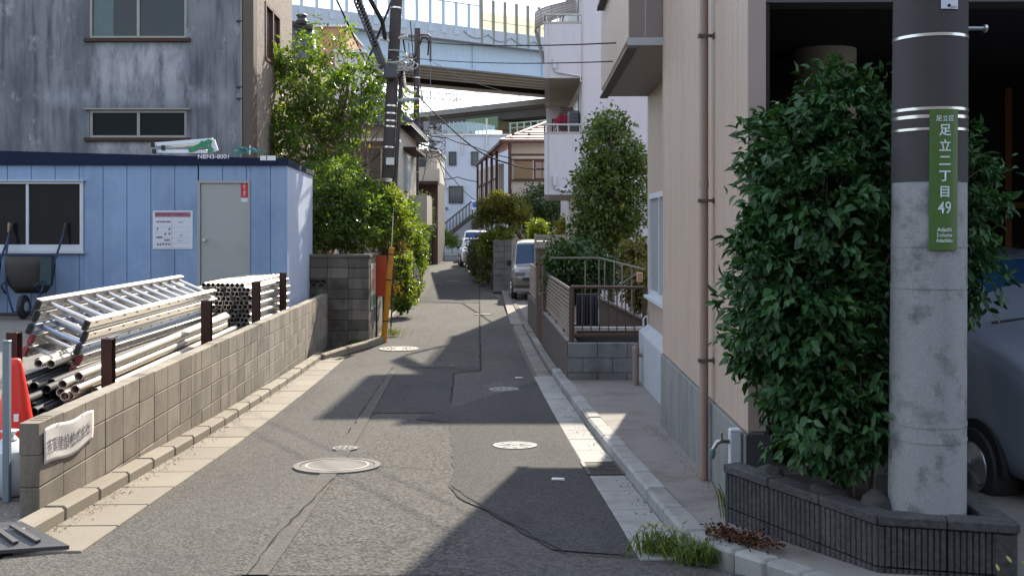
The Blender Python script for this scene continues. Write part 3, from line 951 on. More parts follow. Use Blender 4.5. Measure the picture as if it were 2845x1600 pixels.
# ---- two upended wheelbarrows leaning on the container
barm = M('barrow_tray_worn', (.045, .038, .034), .75, .35, 6, bmp=.4)
bart = M('barrow_tray_teal', (.05, .085, .09), .6, .2, 6)
frm = M('barrow_frame_navy', (.015, .03, .075), .6, .2, 8)
def barrow(x, label, cap):
    y, z0 = 17.25, yz(17.2)
    t = thing('wheelbarrow', label, 'wheelbarrow', (x, y, z0), 'wheelbarrows upended against the container')
    m = MB()
    prof = [(-.40, -.02), (-.36, -.20), (-.22, -.30), (.22, -.30), (.36, -.20), (.40, -.02)]
    rowsb = []
    for zz, k in ((.42, .62), (.55, .88), (.85, 1.0), (1.02, .98)):
        rowsb.append([(x + px * k, y + py * k, z0 + zz) for px, py in prof])
    m.grid(rowsb)
    m.poly(rowsb[0])
    tr = m.build('tray', barm, t, smooth=True)
    so = tr.modifiers.new('thickness', 'SOLIDIFY'); so.thickness = .012
    MB().hexa([(x + .26, y - .31, z0 + .55), (x + .385, y - .18, z0 + .55), (x + .385, y - .17, z0 + .56), (x + .26, y - .3, z0 + .56), (x + .28, y - .32, z0 + 1.0), (x + .40, y - .19, z0 + 1.0), (x + .40, y - .18, z0 + 1.0), (x + .28, y - .31, z0 + 1.0)]).build('tray_flank', bart, t)
    for s in (-1, 1):
        MB().tube([(x + s * .16, y - .33, z0 + .12), (x + s * .30, y - .28, z0 + .5), (x + s * .42, y - .02, z0 + 1.05), (x + s * .46, y + .17, z0 + 1.42)], .019, 7).build('handle_tube', frm, t, smooth=True)
        MB().tube([(x + s * .455, y + .15, z0 + 1.40), (x + s * .475, y + .2, z0 + 1.56)], .026, 8).build('grip', cap if s < 0 else MAT['black'], t, smooth=True)
        MB().tube([(x + s * .30, y - .26, z0 + .62), (x + s * .26, y - .52, z0 + .55), (x + s * .3, y - .3, z0 + .42)], .014, 6).build('leg', frm, t, smooth=True)
    MB().tube([(x - .41, y - .02, z0 + 1.03), (x + .41, y - .02, z0 + 1.03)], .018, 7).build('rim_bar', frm, t)
    wl = MB().lathe([(.06, -.045), (.15, -.05), (.19, -.03), (.2, 0), (.19, .03), (.15, .05), (.06, .045)], (x, y - .30, z0 + .2), 20, 'X').build('wheel', MAT['black'], t, smooth=True)
    MB().lathe([(.001, -.06), (.085, -.052), (.085, .052), (.001, .06)], (x, y - .30, z0 + .2), 14, 'X').build('rim', M('barrow_rim_%d' % int(-x * 10), (.3, .33, .36), .5), wl)
    MB().tube([(x - .16, y - .33, z0 + .12), (x + .16, y - .33, z0 + .12)], .014, 6).build('axle', frm, t)
barrow(-7.93, 'upended wheelbarrow nearer the ladders, under the container window', M('grip_tan', (.25, .17, .08), .7))
barrow(-8.83, 'upended wheelbarrow at the left edge of the picture', M('grip_tan2', (.22, .15, .08), .7))

# ================================================================== LEFT BACKGROUND: grey building, sooty wall, houses
def stain_wall(name, base, dark, light, patches):
    m, t, b = nodes_of(name)
    f1 = ramp(t, noise(t, 1.1, 7, .62, (1, 1, .38)), .36, .66)
    c = mixc(t, f1, dark, base)
    f2 = ramp(t, noise(t, 6, 5, .62, (1, 1, .09), (4, 2, 1)), .46, .70)
    c = mixc(t, f2, c, [x * .55 for x in dark])
    f3 = ramp(t, noise(t, 2.2, 6, .7, (1, 1, .6), (8, 2, 5)), .58, .74)
    c = mixc(t, f3, c, light)
    g = t.nodes.new('ShaderNodeNewGeometry')
    sp = t.nodes.new('ShaderNodeSeparateXYZ')
    t.links.new(g.outputs['Position'], sp.inputs[0])
    for (x0, x1, z0, z1, col) in patches:           # washed-out areas under the sills
        fac = None
        for s_, lo, hi, soft in ((0, x0, x1, .12), (2, z0, z1, .18)):
            for a, sg in ((lo, 1), (hi, -1)):
                mr = t.nodes.new('ShaderNodeMapRange')
                mr.inputs[1].default_value, mr.inputs[2].default_value = (a - soft, a + soft) if sg > 0 else (a + soft, a - soft)
                t.links.new(sp.outputs[s_], mr.inputs[0])
                if fac is None: fac = mr.outputs[0]
                else:
                    mu = t.nodes.new('ShaderNodeMath'); mu.operation = 'MULTIPLY'
                    t.links.new(fac, mu.inputs[0]); t.links.new(mr.outputs[0], mu.inputs[1])
                    fac = mu.outputs[0]
        mu = t.nodes.new('ShaderNodeMath'); mu.operation = 'MULTIPLY'
        t.links.new(fac, mu.inputs[0])
        t.links.new(ramp(t, noise(t, 3, 6, .7, (1, 1, .35), (1, 1, 1)), .38, .6), mu.inputs[1])
        c = mixc(t, mu.outputs[0], c, col)
    t.links.new(c, b.inputs['Base Color'])
    b.inputs['Roughness'].default_value = .88
    bump(t, b, noise(t, 40, 4), .25, .006)
    return m
GY = 22.0
gx = lambda x: PX(x, GY)
gz = lambda y: PZ(y, GY)
greyw = stain_wall('grey_render_stained', (.215, .215, .23), (.095, .098, .11), (.34, .33, .345), [(gx(255), gx(515), gz(250), gz(118), (.33, .32, .335)), (gx(255), gx(515), gz(430), gz(388), (.36, .345, .335)), (gx(80), gx(640), gz(285), gz(255), (.31, .315, .33))])
gb = thing('grey_building', 'tall grey rendered building with rain stains behind the container', 'building', (-8, GY + 4, 0))
XR = -5.68
wins = [(gx(247), gx(518), gz(107), gz(-150)), (gx(248), gx(518), gz(383), gz(307))]
def wall_with_holes(x0, x1, z0, z1, y, th, holes):
    xs = sorted(set([x0, x1] + [h[0] for h in holes] + [h[1] for h in holes]))
    m = MB()
    for a, b in zip(xs, xs[1:]):
        hs = sorted([h for h in holes if h[0] < b - 1e-6 and h[1] > a + 1e-6], key=lambda h: h[2])
        z = z0
        for h in hs:
            if h[2] > z: m.box(a, b, y, y + th, z, h[2])
            z = h[3]
        if z1 > z: m.box(a, b, y, y + th, z, z1)
    return m
wall_with_holes(-16, XR, -.5, 11.5, GY, .2, wins).build('wall', greyw, gb)
frame_b = M('old_alu_frame', (.26, .24, .20), .5, .2, 8, metal=.2)
rustd = M('rusty_sill', (.05, .028, .02), .85, .4, 10)
glass_b = glassmat('old_glass', (.014, .018, .02), .08, .3)
for i, (x0, x1, z0, z1) in enumerate(wins):
    m = MB()
    m.box(x0, x1, GY + .02, GY + .08, z0, z0 + .05).box(x0, x1, GY + .02, GY + .08, z1 - .05, z1).box(x0, x0 + .06, GY + .02, GY + .08, z0 + .05, z1 - .05).box(x1 - .05, x1, GY + .02, GY + .08, z0 + .05, z1 - .05)
    wf = m.build('window', frame_b, gb)
    xm = (x0 + x1) / 2
    MB().box(xm - .03, xm + .03, GY + .03, GY + .07, z0 + .05, z1 - .05).build('mullion', frame_b, wf)
    MB().box(x0 + .06, xm - .03, GY + .05, GY + .056, z0 + .05, z1 - .05).build('pane', glass_b, wf)
    MB().box(xm + .03, x1 - .05, GY + .058, GY + .064, z0 + .05, z1 - .05).build('pane', glass_b, wf)
    MB().box(x0 - .09, x1 + .09, GY - .07, GY + .02, z0 - .08, z0 - .002).build('sill', rustd, wf, bevel=.008)
    if i == 1: MB().box(x0 - .09, x1 + .09, GY - .06, GY + .02, z1 + .01, z1 + .04).build('hood', frame_b, wf)
    else:
        rowsb = [[(x0 + .08 + k * .035, GY + .046 + .004 * (k % 2), z0 + .05), (x0 + .10 + k * .034, GY + .046 + .004 * (k % 2), z1 - .05)] for k in range(13)]
        MB().grid(rowsb).build('curtain', M('curtain_teal', (.10, .14, .14), .9), wf, fixn=False)
brn = M('brown_corner', (.095, .066, .05), .7, .12, 2)
MB().box(XR + .001, XR + .235, GY - .02, GY + .3, -.5, 11.5).build('corner_column', brn, gb)
MB().box(XR - .035, XR - .005, GY - .045, GY - .003, 2, 11.5).build('downpipe', M('grey_downpipe', (.2, .2, .19), .6), gb)
for zz in (gz(243), gz(275), gz(60)): MB().box(XR - .12, XR + .0, GY - .05, GY - .002, zz - .012, zz + .012).build('bracket', MAT['black'], gb)
rough_tan = M('roughcast_tan', (.235, .185, .15), .95, .2, 2, speck=.35, sscale=16, bmp=1.0, bscale=18, grime=(.19, .15, .125))
x0s = XR + .236
def sx(y): return x0s - .0385 * (y - GY)
wy0, wy1, wz0, wz1 = 23.2, 25.0, 5.55, 6.85
for (a, b, z0, z1) in ((GY + .3, wy0, -.5, 11.5), (wy1, 26.7, -.5, 11.5), (wy0, wy1, -.5, wz0), (wy0, wy1, wz1, 11.5)):
    MB().hexa([(sx(a) - .2, a, z0), (sx(a), a, z0), (sx(b), b, z0), (sx(b) - .2, b, z0), (sx(a) - .2, a, z1), (sx(a), a, z1), (sx(b), b, z1), (sx(b) - .2, b, z1)]).build('side_wall', rough_tan, gb)
redbr = M('redbrown_frame', (.10, .032, .022), .6, .1)
m = MB()
for (a, b, z0, z1) in ((wy0, wy0 + .1, wz0, wz1), (wy1 - .1, wy1, wz0, wz1), (24.05, 24.15, wz0, wz1), (wy0 + .1, wy1 - .1, wz0, wz0 + .08), (wy0 + .1, wy1 - .1, wz1 - .08, wz1)):
    m.hexa([(sx(a) - .12, a, z0), (sx(a) + .02, a, z0), (sx(b) + .02, b, z0), (sx(b) - .12, b, z0), (sx(a) - .12, a, z1), (sx(a) + .02, a, z1), (sx(b) + .02, b, z1), (sx(b) - .12, b, z1)])
wf = m.build('window', redbr, gb)
MB().hexa([(sx(wy0) - .08, wy0 + .1, wz0 + .08), (sx(wy0) - .07, wy0 + .1, wz0 + .08), (sx(wy1) - .07, wy1 - .1, wz0 + .08), (sx(wy1) - .08, wy1 - .1, wz0 + .08), (sx(wy0) - .08, wy0 + .1, wz1 - .08), (sx(wy0) - .07, wy0 + .1, wz1 - .08), (sx(wy1) - .07, wy1 - .1, wz1 - .08), (sx(wy1) - .08, wy1 - .1, wz1 - .08)]).build('pane', glassmat('pane_grey_green', (.12, .15, .15), .15, .7), wf)
MB().box(-16, sx(26.7) - .2, 26.5, 26.7, -.5, 11.5).build('back_wall', rough_tan, gb)
MB().box(-16, sx(26.7), GY, 26.8, 11.5, 11.7).build('roof', greyw, gb)

# ---- sooty block wall across the end of the gutter, return along the lane
dw = thing('block_wall', 'sooty dark concrete block wall topped by shrubs beside the orange board', 'wall', (-3.3, 20, -.45))
DX_L, DX_R, DYY, DTOP = -4.3, -2.74, 20.0, 1.30
dblk = MB().box(.003, .397, -.06, .06, -.197, -.003).mesh('sooty_block', MAT['block_dark'], bevel=.006)
dblk2 = MB().box(-.06, .06, .003, .397, -.197, -.003).mesh('sooty_block_side', MAT['block_dark'], bevel=.006)
openw = []
for r in range(9):
    z = DTOP - .06 - .2 * r
    for k in range(4):
        x = DX_R - .4 * (k + 1)
        cxp = CX + (x + .2) * F / DYY
        if (r, k) in ((2, 2), (5, 2)):
            openw.append((x, z))
            continue
        obj('wall_block', dblk, dw, (x, DYY + .06, z + rng.uniform(-.002, .002)))
for (x, z) in openw:
    m = MB()
    m.box(x + .003, x + .397, DYY, DYY + .12, z - .03, z - .003).box(x + .003, x + .397, DYY, DYY + .12, z - .197, z - .17).box(x + .003, x + .03, DYY, DYY + .12, z - .17, z - .03).box(x + .37, x + .397, DYY, DYY + .12, z - .17, z - .03)
    ob = m.build('openwork_block', MAT['block_dark'], dw)
    for cxx, rr in ((x + .13, .085), (x + .27, .085), (x + .2, .13)):
        pts = [(cxx + rr * math.cos(R(a)), DYY + .05, z - .17 + rr * math.sin(R(a))) for a in range(0, 181, 20)]
        MB().tube(pts, .013, 6).build('openwork_arch', MAT['block_dark'], ob, smooth=True)
MB().box(DX_L, DX_R - .002, DYY + .075, DYY + .11, -.7, DTOP - .07).build('mortar_core', MAT['mortar_d'], dw)
for k in range(4):
    MB().box(DX_R - .398 - .4 * k + (.0 if k else -.0), DX_R - .002 - .4 * k + (.03 if k == 0 else 0), DYY - .02, DYY + .14, DTOP - .058, DTOP).build('coping_block', MAT['block_dark'], dw, bevel=.006)
for r in range(9):
    z = DTOP - .06 - .2 * r
    for k in range(7):
        yb = DYY + .125 + .4 * k
        obj('wall_block', dblk2, dw, (DX_R - .06 - .0385 * (k * .4), yb, z), (0, 0, .0385))
for k in range(7):
    yb = DYY + .145 + .4 * k
    MB().box(DX_R - .13 - .0385 * (k * .4), DX_R + .01 - .0385 * (k * .4), yb, yb + .396, DTOP - .058, DTOP).build('coping_block', MAT['block_dark'], dw, bevel=.006)
# poster case on the return wall
t = thing('poster', 'weathered poster with a green foot on the lane side of the sooty wall', 'poster', (DX_R, 20.5, .3))
ex = lambda y: DX_R + .004 - .0385 * (y - DYY)
def side_sheet(y0, y1, z0, z1, off, mat, nm, par, th=.012):
    return MB().hexa([(ex(y0) + off, y0, z0), (ex(y0) + off + th, y0, z0), (ex(y1) + off + th, y1, z0), (ex(y1) + off, y1, z0), (ex(y0) + off, y0, z1), (ex(y0) + off + th, y0, z1), (ex(y1) + off + th, y1, z1), (ex(y1) + off, y1, z1)]).build(nm, mat, par)
side_sheet(20.22, 21.15, .22, 1.10, .004, M('poster_back', (.42, .38, .34), .6, .2, 5), 'sheet', t)
side_sheet(20.30, 21.05, .26, .48, .018, M('poster_green', (.02, .13, .09), .6), 'print', t, .003)
side_sheet(20.35, 20.75, .58, 1.0, .018, M('poster_pink', (.42, .16, .15), .6, .3, 8), 'print', t, .003)
side_sheet(20.80, 21.05, .58, .95, .018, M('poster_tan', (.45, .36, .2), .6, .3, 8), 'print', t, .003)
# orange board behind the yellow post
oy = 21.35
ox0, ox1 = PX(1041, oy), PX(1073, oy)
t = thing('orange_board', 'plain orange-red board standing behind the yellow post', 'board', (ox0, oy, zg(oy)))
MB().box(ox0, ox1, oy, oy + .025, PZ(823, oy), PZ(710, oy)).build('panel', M('orange_red_paint', (.36, .055, .018), .55, .08, 3), t, bevel=.004)
for xx in (ox0 + .03, ox1 - .03):
    MB().box(xx - .02, xx + .02, oy + .026, oy + .06, zg(oy) - .02, PZ(715, oy)).build('leg', M('board_leg_wood_%d' % int(xx * -100), (.05, .038, .03), .8), t)
# yellow guy-wire guard with black bands
yb0, yb1 = Vector((PX(1066, 20.35), 20.35, zg(20.35))), Vector((PX(1088, 20.35), 20.35, PZ(688, 20.35)))
yel = M('guard_yellow', (.48, .20, .010), .45, .15, 6, grime=(.3, .16, .03), gscale=6)
t = thing('guy_wire_guard', 'yellow guy wire guard with black bands leaning at the lane edge', 'post', yb0)
MB().tube([yb0, yb1], .055, 16).build('sleeve', yel, t, smooth=True)
for f in (.23, .66, .93):
    p = yb0.lerp(yb1, f)
    d = (yb1 - yb0).normalized()
    MB().tube([p - d * .012, p + d * .012], .0575, 16).build('band', MAT['black'], t, smooth=True)
MB().tube([yb1, P(1096, 520, 23), P(1103, 480, 25)], .008, 5).build('guy_wire', MAT['black'], t)

# ---- generic house helpers
def hip_roof(parent, x0, x1, y0, y1, ze, rise, over, mat, tiles=.3, th=.1):
    X0, X1, Y0, Y1 = x0 - over, x1 + over, y0 - over, y1 + over
    xm, hw = (X0 + X1) / 2, (X1 - X0) / 2
    A, B_, C_, D_ = Vector((X0, Y0, ze)), Vector((X1, Y0, ze)), Vector((X1, Y1, ze)), Vector((X0, Y1, ze))
    Ra, Rb = Vector((xm, Y0 + hw * .9, ze + rise)), Vector((xm, Y1 - hw * .9, ze + rise))
    for q in ((A, B_, Ra), (B_, C_, Rb, Ra), (C_, D_, Rb), (D_, A, Ra, Rb)):
        r = MB().prism(q, (0, 0, th)).build('roof', mat, parent)
        u = q[1] - q[0]
        n = int(u.length / tiles)
        mm = MB()
        apex = (q[2] + q[3]) / 2 if len(q) == 4 else q[2]
        v = (apex - (q[0] + q[1]) / 2)
        for k in range(1, n):
            f = k / n
            if len(q) == 3: fr = 1 - abs(2 * f - 1)
            else: fr = min(1, f / .28, (1 - f) / .28)
            a = q[0] + u * f + Vector((0, 0, th + .01))
            mm.tube([a, a + v * fr * .98], tiles * .30, 6)
        for k in range(int(v.length / .28)):
            f = k * .28 / v.length
            a = q[0].lerp(apex if len(q) == 3 else q[3], f) + Vector((0, 0, th + .012))
            b = q[1].lerp(apex if len(q) == 3 else q[2], f) + Vector((0, 0, th + .012))
            mm.bar(a, b, .05, .05)
        mm.build('roof_tiles', mat, r)['kind'] = 'stuff'
    MB().tube([Ra + Vector((0, 0, .15)), Rb + Vector((0, 0, .15))], .14, 8).build('ridge_tile', mat, parent, smooth=True)
    for c, e in ((A, Ra), (B_, Ra), (C_, Rb), (D_, Rb)):
        MB().tube([c + Vector((0, 0, .12)), e + Vector((0, 0, .13))], .10, 8).build('hip_tile', mat, parent, smooth=True)
def gable_roof(parent, x0, x1, y0, y1, ze, rise, over, mat, axis='X', name='roof', tiles=0, th=.12, parent_wall=None):
    """ridge along axis; each slope is a slab with tile rolls"""
    X0, X1, Y0, Y1 = x0 - over, x1 + over, y0 - over, y1 + over
    if axis == 'X':
        ym = (Y0 + Y1) / 2
        sl = [((X0, Y0, ze), (X1, Y0, ze), (X1, ym, ze + rise), (X0, ym, ze + rise)), ((X1, Y1, ze), (X0, Y1, ze), (X0, ym, ze + rise), (X1, ym, ze + rise))]
    else:
        xm = (X0 + X1) / 2
        sl = [((X0, Y1, ze), (X0, Y0, ze), (xm, Y0, ze + rise), (xm, Y1, ze + rise)), ((X1, Y0, ze), (X1, Y1, ze), (xm, Y1, ze + rise), (xm, Y0, ze + rise))]
    if axis == 'X':
        for X in (x0, x1 - .1):
            MB().prism([(X, y0, ze), (X, y1, ze), (X, (y0 + y1) / 2, ze + rise * .92)], (.1, 0, 0)).build('gable_wall', parent_wall, parent)
    for q in sl:
        q = [Vector(p) for p in q]
        r = MB().prism(q, (0, 0, th)).build(name, mat, parent)
        if tiles:
            u, v = q[1] - q[0], q[3] - q[0]
            n = int(u.length / tiles)
            mm = MB()
            for k in range(n + 1):
                a = q[0] + u * (k / n) + Vector((0, 0, th + .01))
                mm.tube([a, a + v], tiles * .30, 6)
            nb = int(v.length / (tiles * 1.1))
            for k in range(nb):
                a = q[0] + v * (k / nb) + Vector((0, 0, th + .012))
                mm.bar(a, a + u, .05, .05)
            mm.build('roof_tiles', mat, r)['kind'] = 'stuff'
def win(parent, x0, x1, y, z0, z1, fm, gm, mull=1, sill=True, d=.06):
    m = MB()
    w = .05
    m.box(x0, x1, y - d, y + .02, z0, z0 + w).box(x0, x1, y - d, y + .02, z1 - w, z1).box(x0, x0 + w, y - d, y + .02, z0 + w, z1 - w).box(x1 - w, x1, y - d, y + .02, z0 + w, z1 - w)
    f = m.build('window', fm, parent)
    ed = [x0 + w + (x1 - x0 - 2 * w) * k / (mull + 1) for k in range(mull + 2)]
    for k, (a, b) in enumerate(zip(ed, ed[1:])):
        MB().box(a, b - (.03 if k < mull else 0), y - .025, y - .018, z0 + w, z1 - w).build('pane', gm, f)
        if k < mull: MB().box(b - .03, b, y - .04, y - .01, z0 + w, z1 - w).build('mullion', fm, f)
    if sill: MB().box(x0 - .05, x1 + .05, y - d - .06, y - .001, z0 - .06, z0 - .003).build('sill', fm, f)
    return f
creamw = M('plaster_cream', (.42, .385, .32), .85, .1, 1.5, streak=.2)
white_w = M('plaster_white', (.50, .47, .45), .85, .08, 1.5, streak=.12)
tile_b = M('roof_tile_blue_grey', (.10, .11, .15), .35, .2, 5)
tile_d = M('roof_tile_black', (.045, .045, .05), .4, .2, 5)
alum_f = M('window_alu', (.45, .44, .42), .4, .1, 5, metal=.3)
dark_f = M('window_dark_frame', (.03, .03, .035), .5)
glass_g = glassmat('house_glass', (.045, .052, .055), .08, .6)
# house with the blue-grey tiled roof behind the first utility pole
hx0, hx1, hy0, hy1 = PX(955, 38), PX(1107, 38), 38.0, 45.0
h = thing('tiled_house', 'cream house with blue-grey tiled roof behind the big utility pole', 'house', ((hx0 + hx1) / 2, 41, zg(41)))
MB().box(hx0, hx1, hy0, hy1, -.5, 5.5).build('wall', creamw, h)
hip_roof(h, hx0, hx1, hy0, hy1, 5.48, 1.5, .5, tile_b)
win(h, PX(985, 38), PX(1062, 38), hy0, PZ(500, 38), PZ(408, 38), alum_f, glass_g, 1)
MB().box(PX(1062, 37.9), PX(1100, 37.9), hy0 - .05, hy0 - .004, PZ(500, 38), PZ(405, 38)).build('shutter', M('shutter_pinkish', (.30, .24, .22), .7), h)
MB().box(hx0 - .2, hx1 + .1, hy0 - .9, hy0 - .01, PZ(398, 38), PZ(390, 38)).build('awning', alum_f, h)
m = MB()
for k in range(24):
    xx = hx0 + .1 + k * (hx1 - hx0) / 24
    m.box(xx, xx + .02, hy0 - .85, hy0 - .83, PZ(560, 38), PZ(500, 38))
m.box(hx0, hx1, hy0 - .87, hy0 - .81, PZ(500, 38), PZ(496, 38)).box(hx0, hx1, hy0 - .87, hy0 - .81, PZ(562, 38), PZ(556, 38))
m.build('balcony_rail', dark_f, h)
MB().box(hx0, hx1, hy0 - .9, hy0 - .001, PZ(580, 38), PZ(562, 38)).build('balcony_slab', creamw, h)
for (yy0, z0, z1) in ((40.0, 3.2, 4.6), (42.5, .6, 2.0)):
    f = MB().box(hx1 + .001, hx1 + .12, yy0, yy0 + 1.3, z0, z1).build('side_window', alum_f, h)
    MB().box(hx1 + .121, hx1 + .126, yy0 + .06, yy0 + 1.24, z0 + .06, z1 - .06).build('pane', glassmat('side_pane_teal_%d' % int(yy0), (.07, .14, .15), .1), f)
MB().box(hx1 + .001, hx1 + .5, 39.6, 44, 4.75, 4.86).build('side_eave', rustd, h)
MB().box(hx1 + .002, hx1 + .7, 42.2, 44.8, 1.9, 3.1).build('side_balcony', creamw, h)
# tall plain house behind the tree
hx0, hx1 = PX(880, 46), PX(1012, 46)
h = thing('brown_house', 'house with an orange-brown upper wall half hidden behind the tall tree', 'house', ((hx0 + hx1) / 2, 48, zg(48)))
MB().box(hx0, PX(961, 46), 46, 51, -.5, PZ(75, 46)).build('wall', M('orange_brown_siding', (.36, .19, .11), .8, .12, 2), h)
MB().box(PX(930, 45.6), hx1, 45.6, 50, -.5, PZ(142, 46)).build('annex_wall', white_w, h)
MB().box(PX(926, 45.5), hx1 + .1, 45.4, 50.1, PZ(147, 45.5), PZ(140, 45.5)).build('annex_coping', alum_f, h)
MB().box(hx0 - .1, PX(964, 46), 45.9, 51.1, PZ(76, 46), PZ(70, 46)).build('roof_edge', alum_f, h)
win(h, PX(890, 46), PX(930, 46), 46, PZ(240, 46), PZ(190, 46), alum_f, glass_g, 1)
# dark tiled ridge behind the grey building
hx0, hx1 = PX(760, 34), PX(868, 34)
h = thing('ridge_house', 'house with black ridge tiles peeping past the brown side wall', 'house', ((hx0 + hx1) / 2, 36, zg(36)))
MB().box(hx0, hx1 - .3, 34.5, 39, -.5, PZ(150, 34)).build('wall', M('tan_siding', (.33, .25, .19), .8, .1), h)
MB().prism([P(740, 150, 34.2), P(880, 170, 34.2), P(868, 86, 35.6), P(800, 64, 35.6), P(740, 62, 35.6)], (0, .3, .1)).build('roof', tile_d, h, bevel=.03)
MB().tube([P(740, 66, 35.6), P(812, 66, 35.6), P(870, 78, 35.6)], .12, 8).build('ridge_tile', tile_d, h, smooth=True)
MB().lathe([(.16, 0), (.2, .1), (.14, .2), (.2, .3), (.12, .36)], P(838, 68, 35.5), 10).build('ridge_ornament', tile_d, h, smooth=True)
# distant buildings on the left of the lane's end
hx0, hx1 = PX(1120, 56), PX(1212, 56)
h = thing('shop_house', 'house with a beige upper storey and dark brown ground floor at the lane bend', 'house', ((hx0 + hx1) / 2, 60, zg(60)))
MB().box(hx0, hx1, 56.6, 63, PZ(502, 56), PZ(420, 56)).build('upper_wall', creamw, h)
MB().box(hx0, hx1, 57.2, 63, -.5, PZ(503, 56)).build('ground_wall', M('dark_brown_boards', (.06, .038, .026), .8, .3, 3), h)
MB().box(hx0 - .1, hx1 + .1, 56.4, 63.1, PZ(420, 56), PZ(414, 56)).build('roof', alum_f, h)
MB().box(hx0, hx1 + .2, 55.7, 56.59, PZ(504, 56), PZ(470, 56)).build('balcony', M('balcony_beige', (.40, .37, .31), .8), h)
MB().box(hx0 - .3, hx1 + .1, 55.4, 57.19, PZ(512, 56), PZ(505, 56)).build('canopy', rustd, h)
win(h, PX(1140, 56.6), PX(1185, 56.6), 56.6, PZ(466, 56), PZ(430, 56), alum_f, glass_g, 1, False)
MB().box(PX(1160, 57), PX(1200, 57), 57.1, 57.19, -.3, 2.1).build('door', M('door_dark', (.03, .025, .022), .6), h)

# ================================================================== RIGHT SIDE: beige building with garage, planter, pole
UD, BO = .0178, Vector((1.40, 6.2, 0))
BYAW = -math.atan(UD)
def B(u, v, z):
    return Vector((BO.x + UD * u + v, BO.y + u - UD * v, z))
def bbox(mb, u0, u1, v0, v1, z0, z1):
    return mb.hexa([B(u0, v0, z0), B(u0, v1, z0), B(u1, v1, z0), B(u1, v0, z0), B(u0, v0, z1), B(u0, v1, z1), B(u1, v1, z1), B(u1, v0, z1)])
def beige_mat(name, col, bs):
    m, t, b = nodes_of(name)
    c = mixc(t, noise(t, 1.6, 5, .6), [x * .92 for x in col], [x * 1.06 for x in col])
    f = ramp(t, noise(t, 5, 4, .6, (1, 1, .10), (2, 5, 1)), .52, .85)
    c = mixc(t, f, c, [x * .86 for x in col])
    f = ramp(t, noise(t, 2.6, 6, .7, (1, 1, .16), (7, 1, 3)), .60, .78)
    c = mixc(t, f, c, [col[0] * .80, col[1] * .79, col[2] * .78])
    t.links.new(c, b.inputs['Base Color'])
    b.inputs['Roughness'].default_value = .5
    b.inputs['Specular IOR Level'].default_value = .45
    bump(t, b, noise(t, bs, 3, .5, (1, 1, .6)), .55, .012)
    return m
beige = beige_mat('siding_beige', (.42, .325, .262), 32)
beige_p = M('trim_beige', (.36, .29, .255), .55, .06, 2)
found = M('foundation_grey', (.20, .20, .19), .9, .18, 1.5, streak=.35, speck=.1, bmp=.3, grime=(.14, .14, .135), gscale=3)
found_l = M('foundation_pale', (.40, .41, .43), .85, .12, 2, streak=.2, bmp=.25)
bb = thing('beige_building', 'beige sided building with a dark open garage on the right', 'building', B(3, 2, zg(8)))
H = 9.4
u = 0.0
wid = [.30, .165, .30, .30, .165, .30, .30, .165, .30, .30, .165, .30, .30, .165, .30, .165]
i = 0
while u < 4.0 - .02:
    w = min(wid[i % len(wid)], 4.0 - u)
    bbox(MB(), u + .004, u + w - .004, 0, .03, .60, H).build('siding_board', beige, bb, bevel=.004)
    u += w; i += 1
bbox(MB(), 0.002, 3.998, .0305, .10, .595, H).build('wall_core', found, bb)
bbox(MB(), -.012, 3.99, -.02, .12, -.5, .594).build('foundation', found, bb, bevel=.006)
bbox(MB(), -.012, -.002, .0, .105, .62, 3.2).build('corner_trim', beige_p, bb)
bbox(MB(), -.03, -.013, -.012, .14, .0, .60).build('corner_block', M('dark_corner_block', (.045, .046, .05), .8, .2), bb)
# set-back bay part of the wall, projecting upper box
u = 4.0
while u < 7.99:
    w = min(.455, 8.0 - u)
    if not (5.55 < u + .2 < 7.6):
        bbox(MB(), u + .004, u + w - .004, .30, .33, .20, 3.60).build('siding_board', beige, bb, bevel=.004)
    else:
        bbox(MB(), u + .004, u + w - .004, .30, .33, .20, .93).build('siding_board', beige, bb, bevel=.004)
        bbox(MB(), u + .004, u + w - .004, .30, .33, 2.26, 3.60).build('siding_board', beige, bb, bevel=.004)
    u += w
bbox(MB(), 4.001, 7.99, .45, .5, .2, H).build('wall_core', found, bb)
bbox(MB(), 7.97, 7.999, .331, 4.5, -.4, H).build('end_wall', beige, bb)
bbox(MB(), 3.97, 3.999, .0, .30, .595, 3.6).build('return_wall', beige, bb)
m = MB()
m.hexa([B(4.0, .16, -.5), B(4.0, .298, -.5), B(7.8, .298, -.5), B(7.8, .16, -.5), B(4.0, .16, .44), B(4.0, .298, .54), B(7.8, .298, .54), B(7.8, .16, .44)])
m.build('pale_foundation', found_l, bb, bevel=.012)
# ground-floor window of the set-back wall
u0, u1 = 5.53, 7.68
wm = MB()
for q in ((u0, u1, .93, 1.0), (u0, u1, 2.19, 2.26), (u0, u0 + .06, 1.0, 2.19), (u1 - .06, u1, 1.0, 2.19), ((u0 + u1) / 2 - .03, (u0 + u1) / 2 + .03, 1.0, 2.19)):
    bbox(wm, q[0], q[1], .28, .36, q[2], q[3])
wf = wm.build('window', whitef, bb)
bbox(MB(), u0 + .06, (u0 + u1) / 2 - .03, .33, .335, 1.0, 2.19).build('pane', glassmat('pane_frosted_green', (.14, .19, .19), .22, .6), wf)
bbox(MB(), (u0 + u1) / 2 + .03, u1 - .06, .315, .32, 1.0, 2.19).build('pane', M('pane_screen', (.25, .25, .25), .6), wf)
bbox(MB(), u0 - .06, u1 + .06, .22, .34, .89, .928).build('sill', whitef, wf)
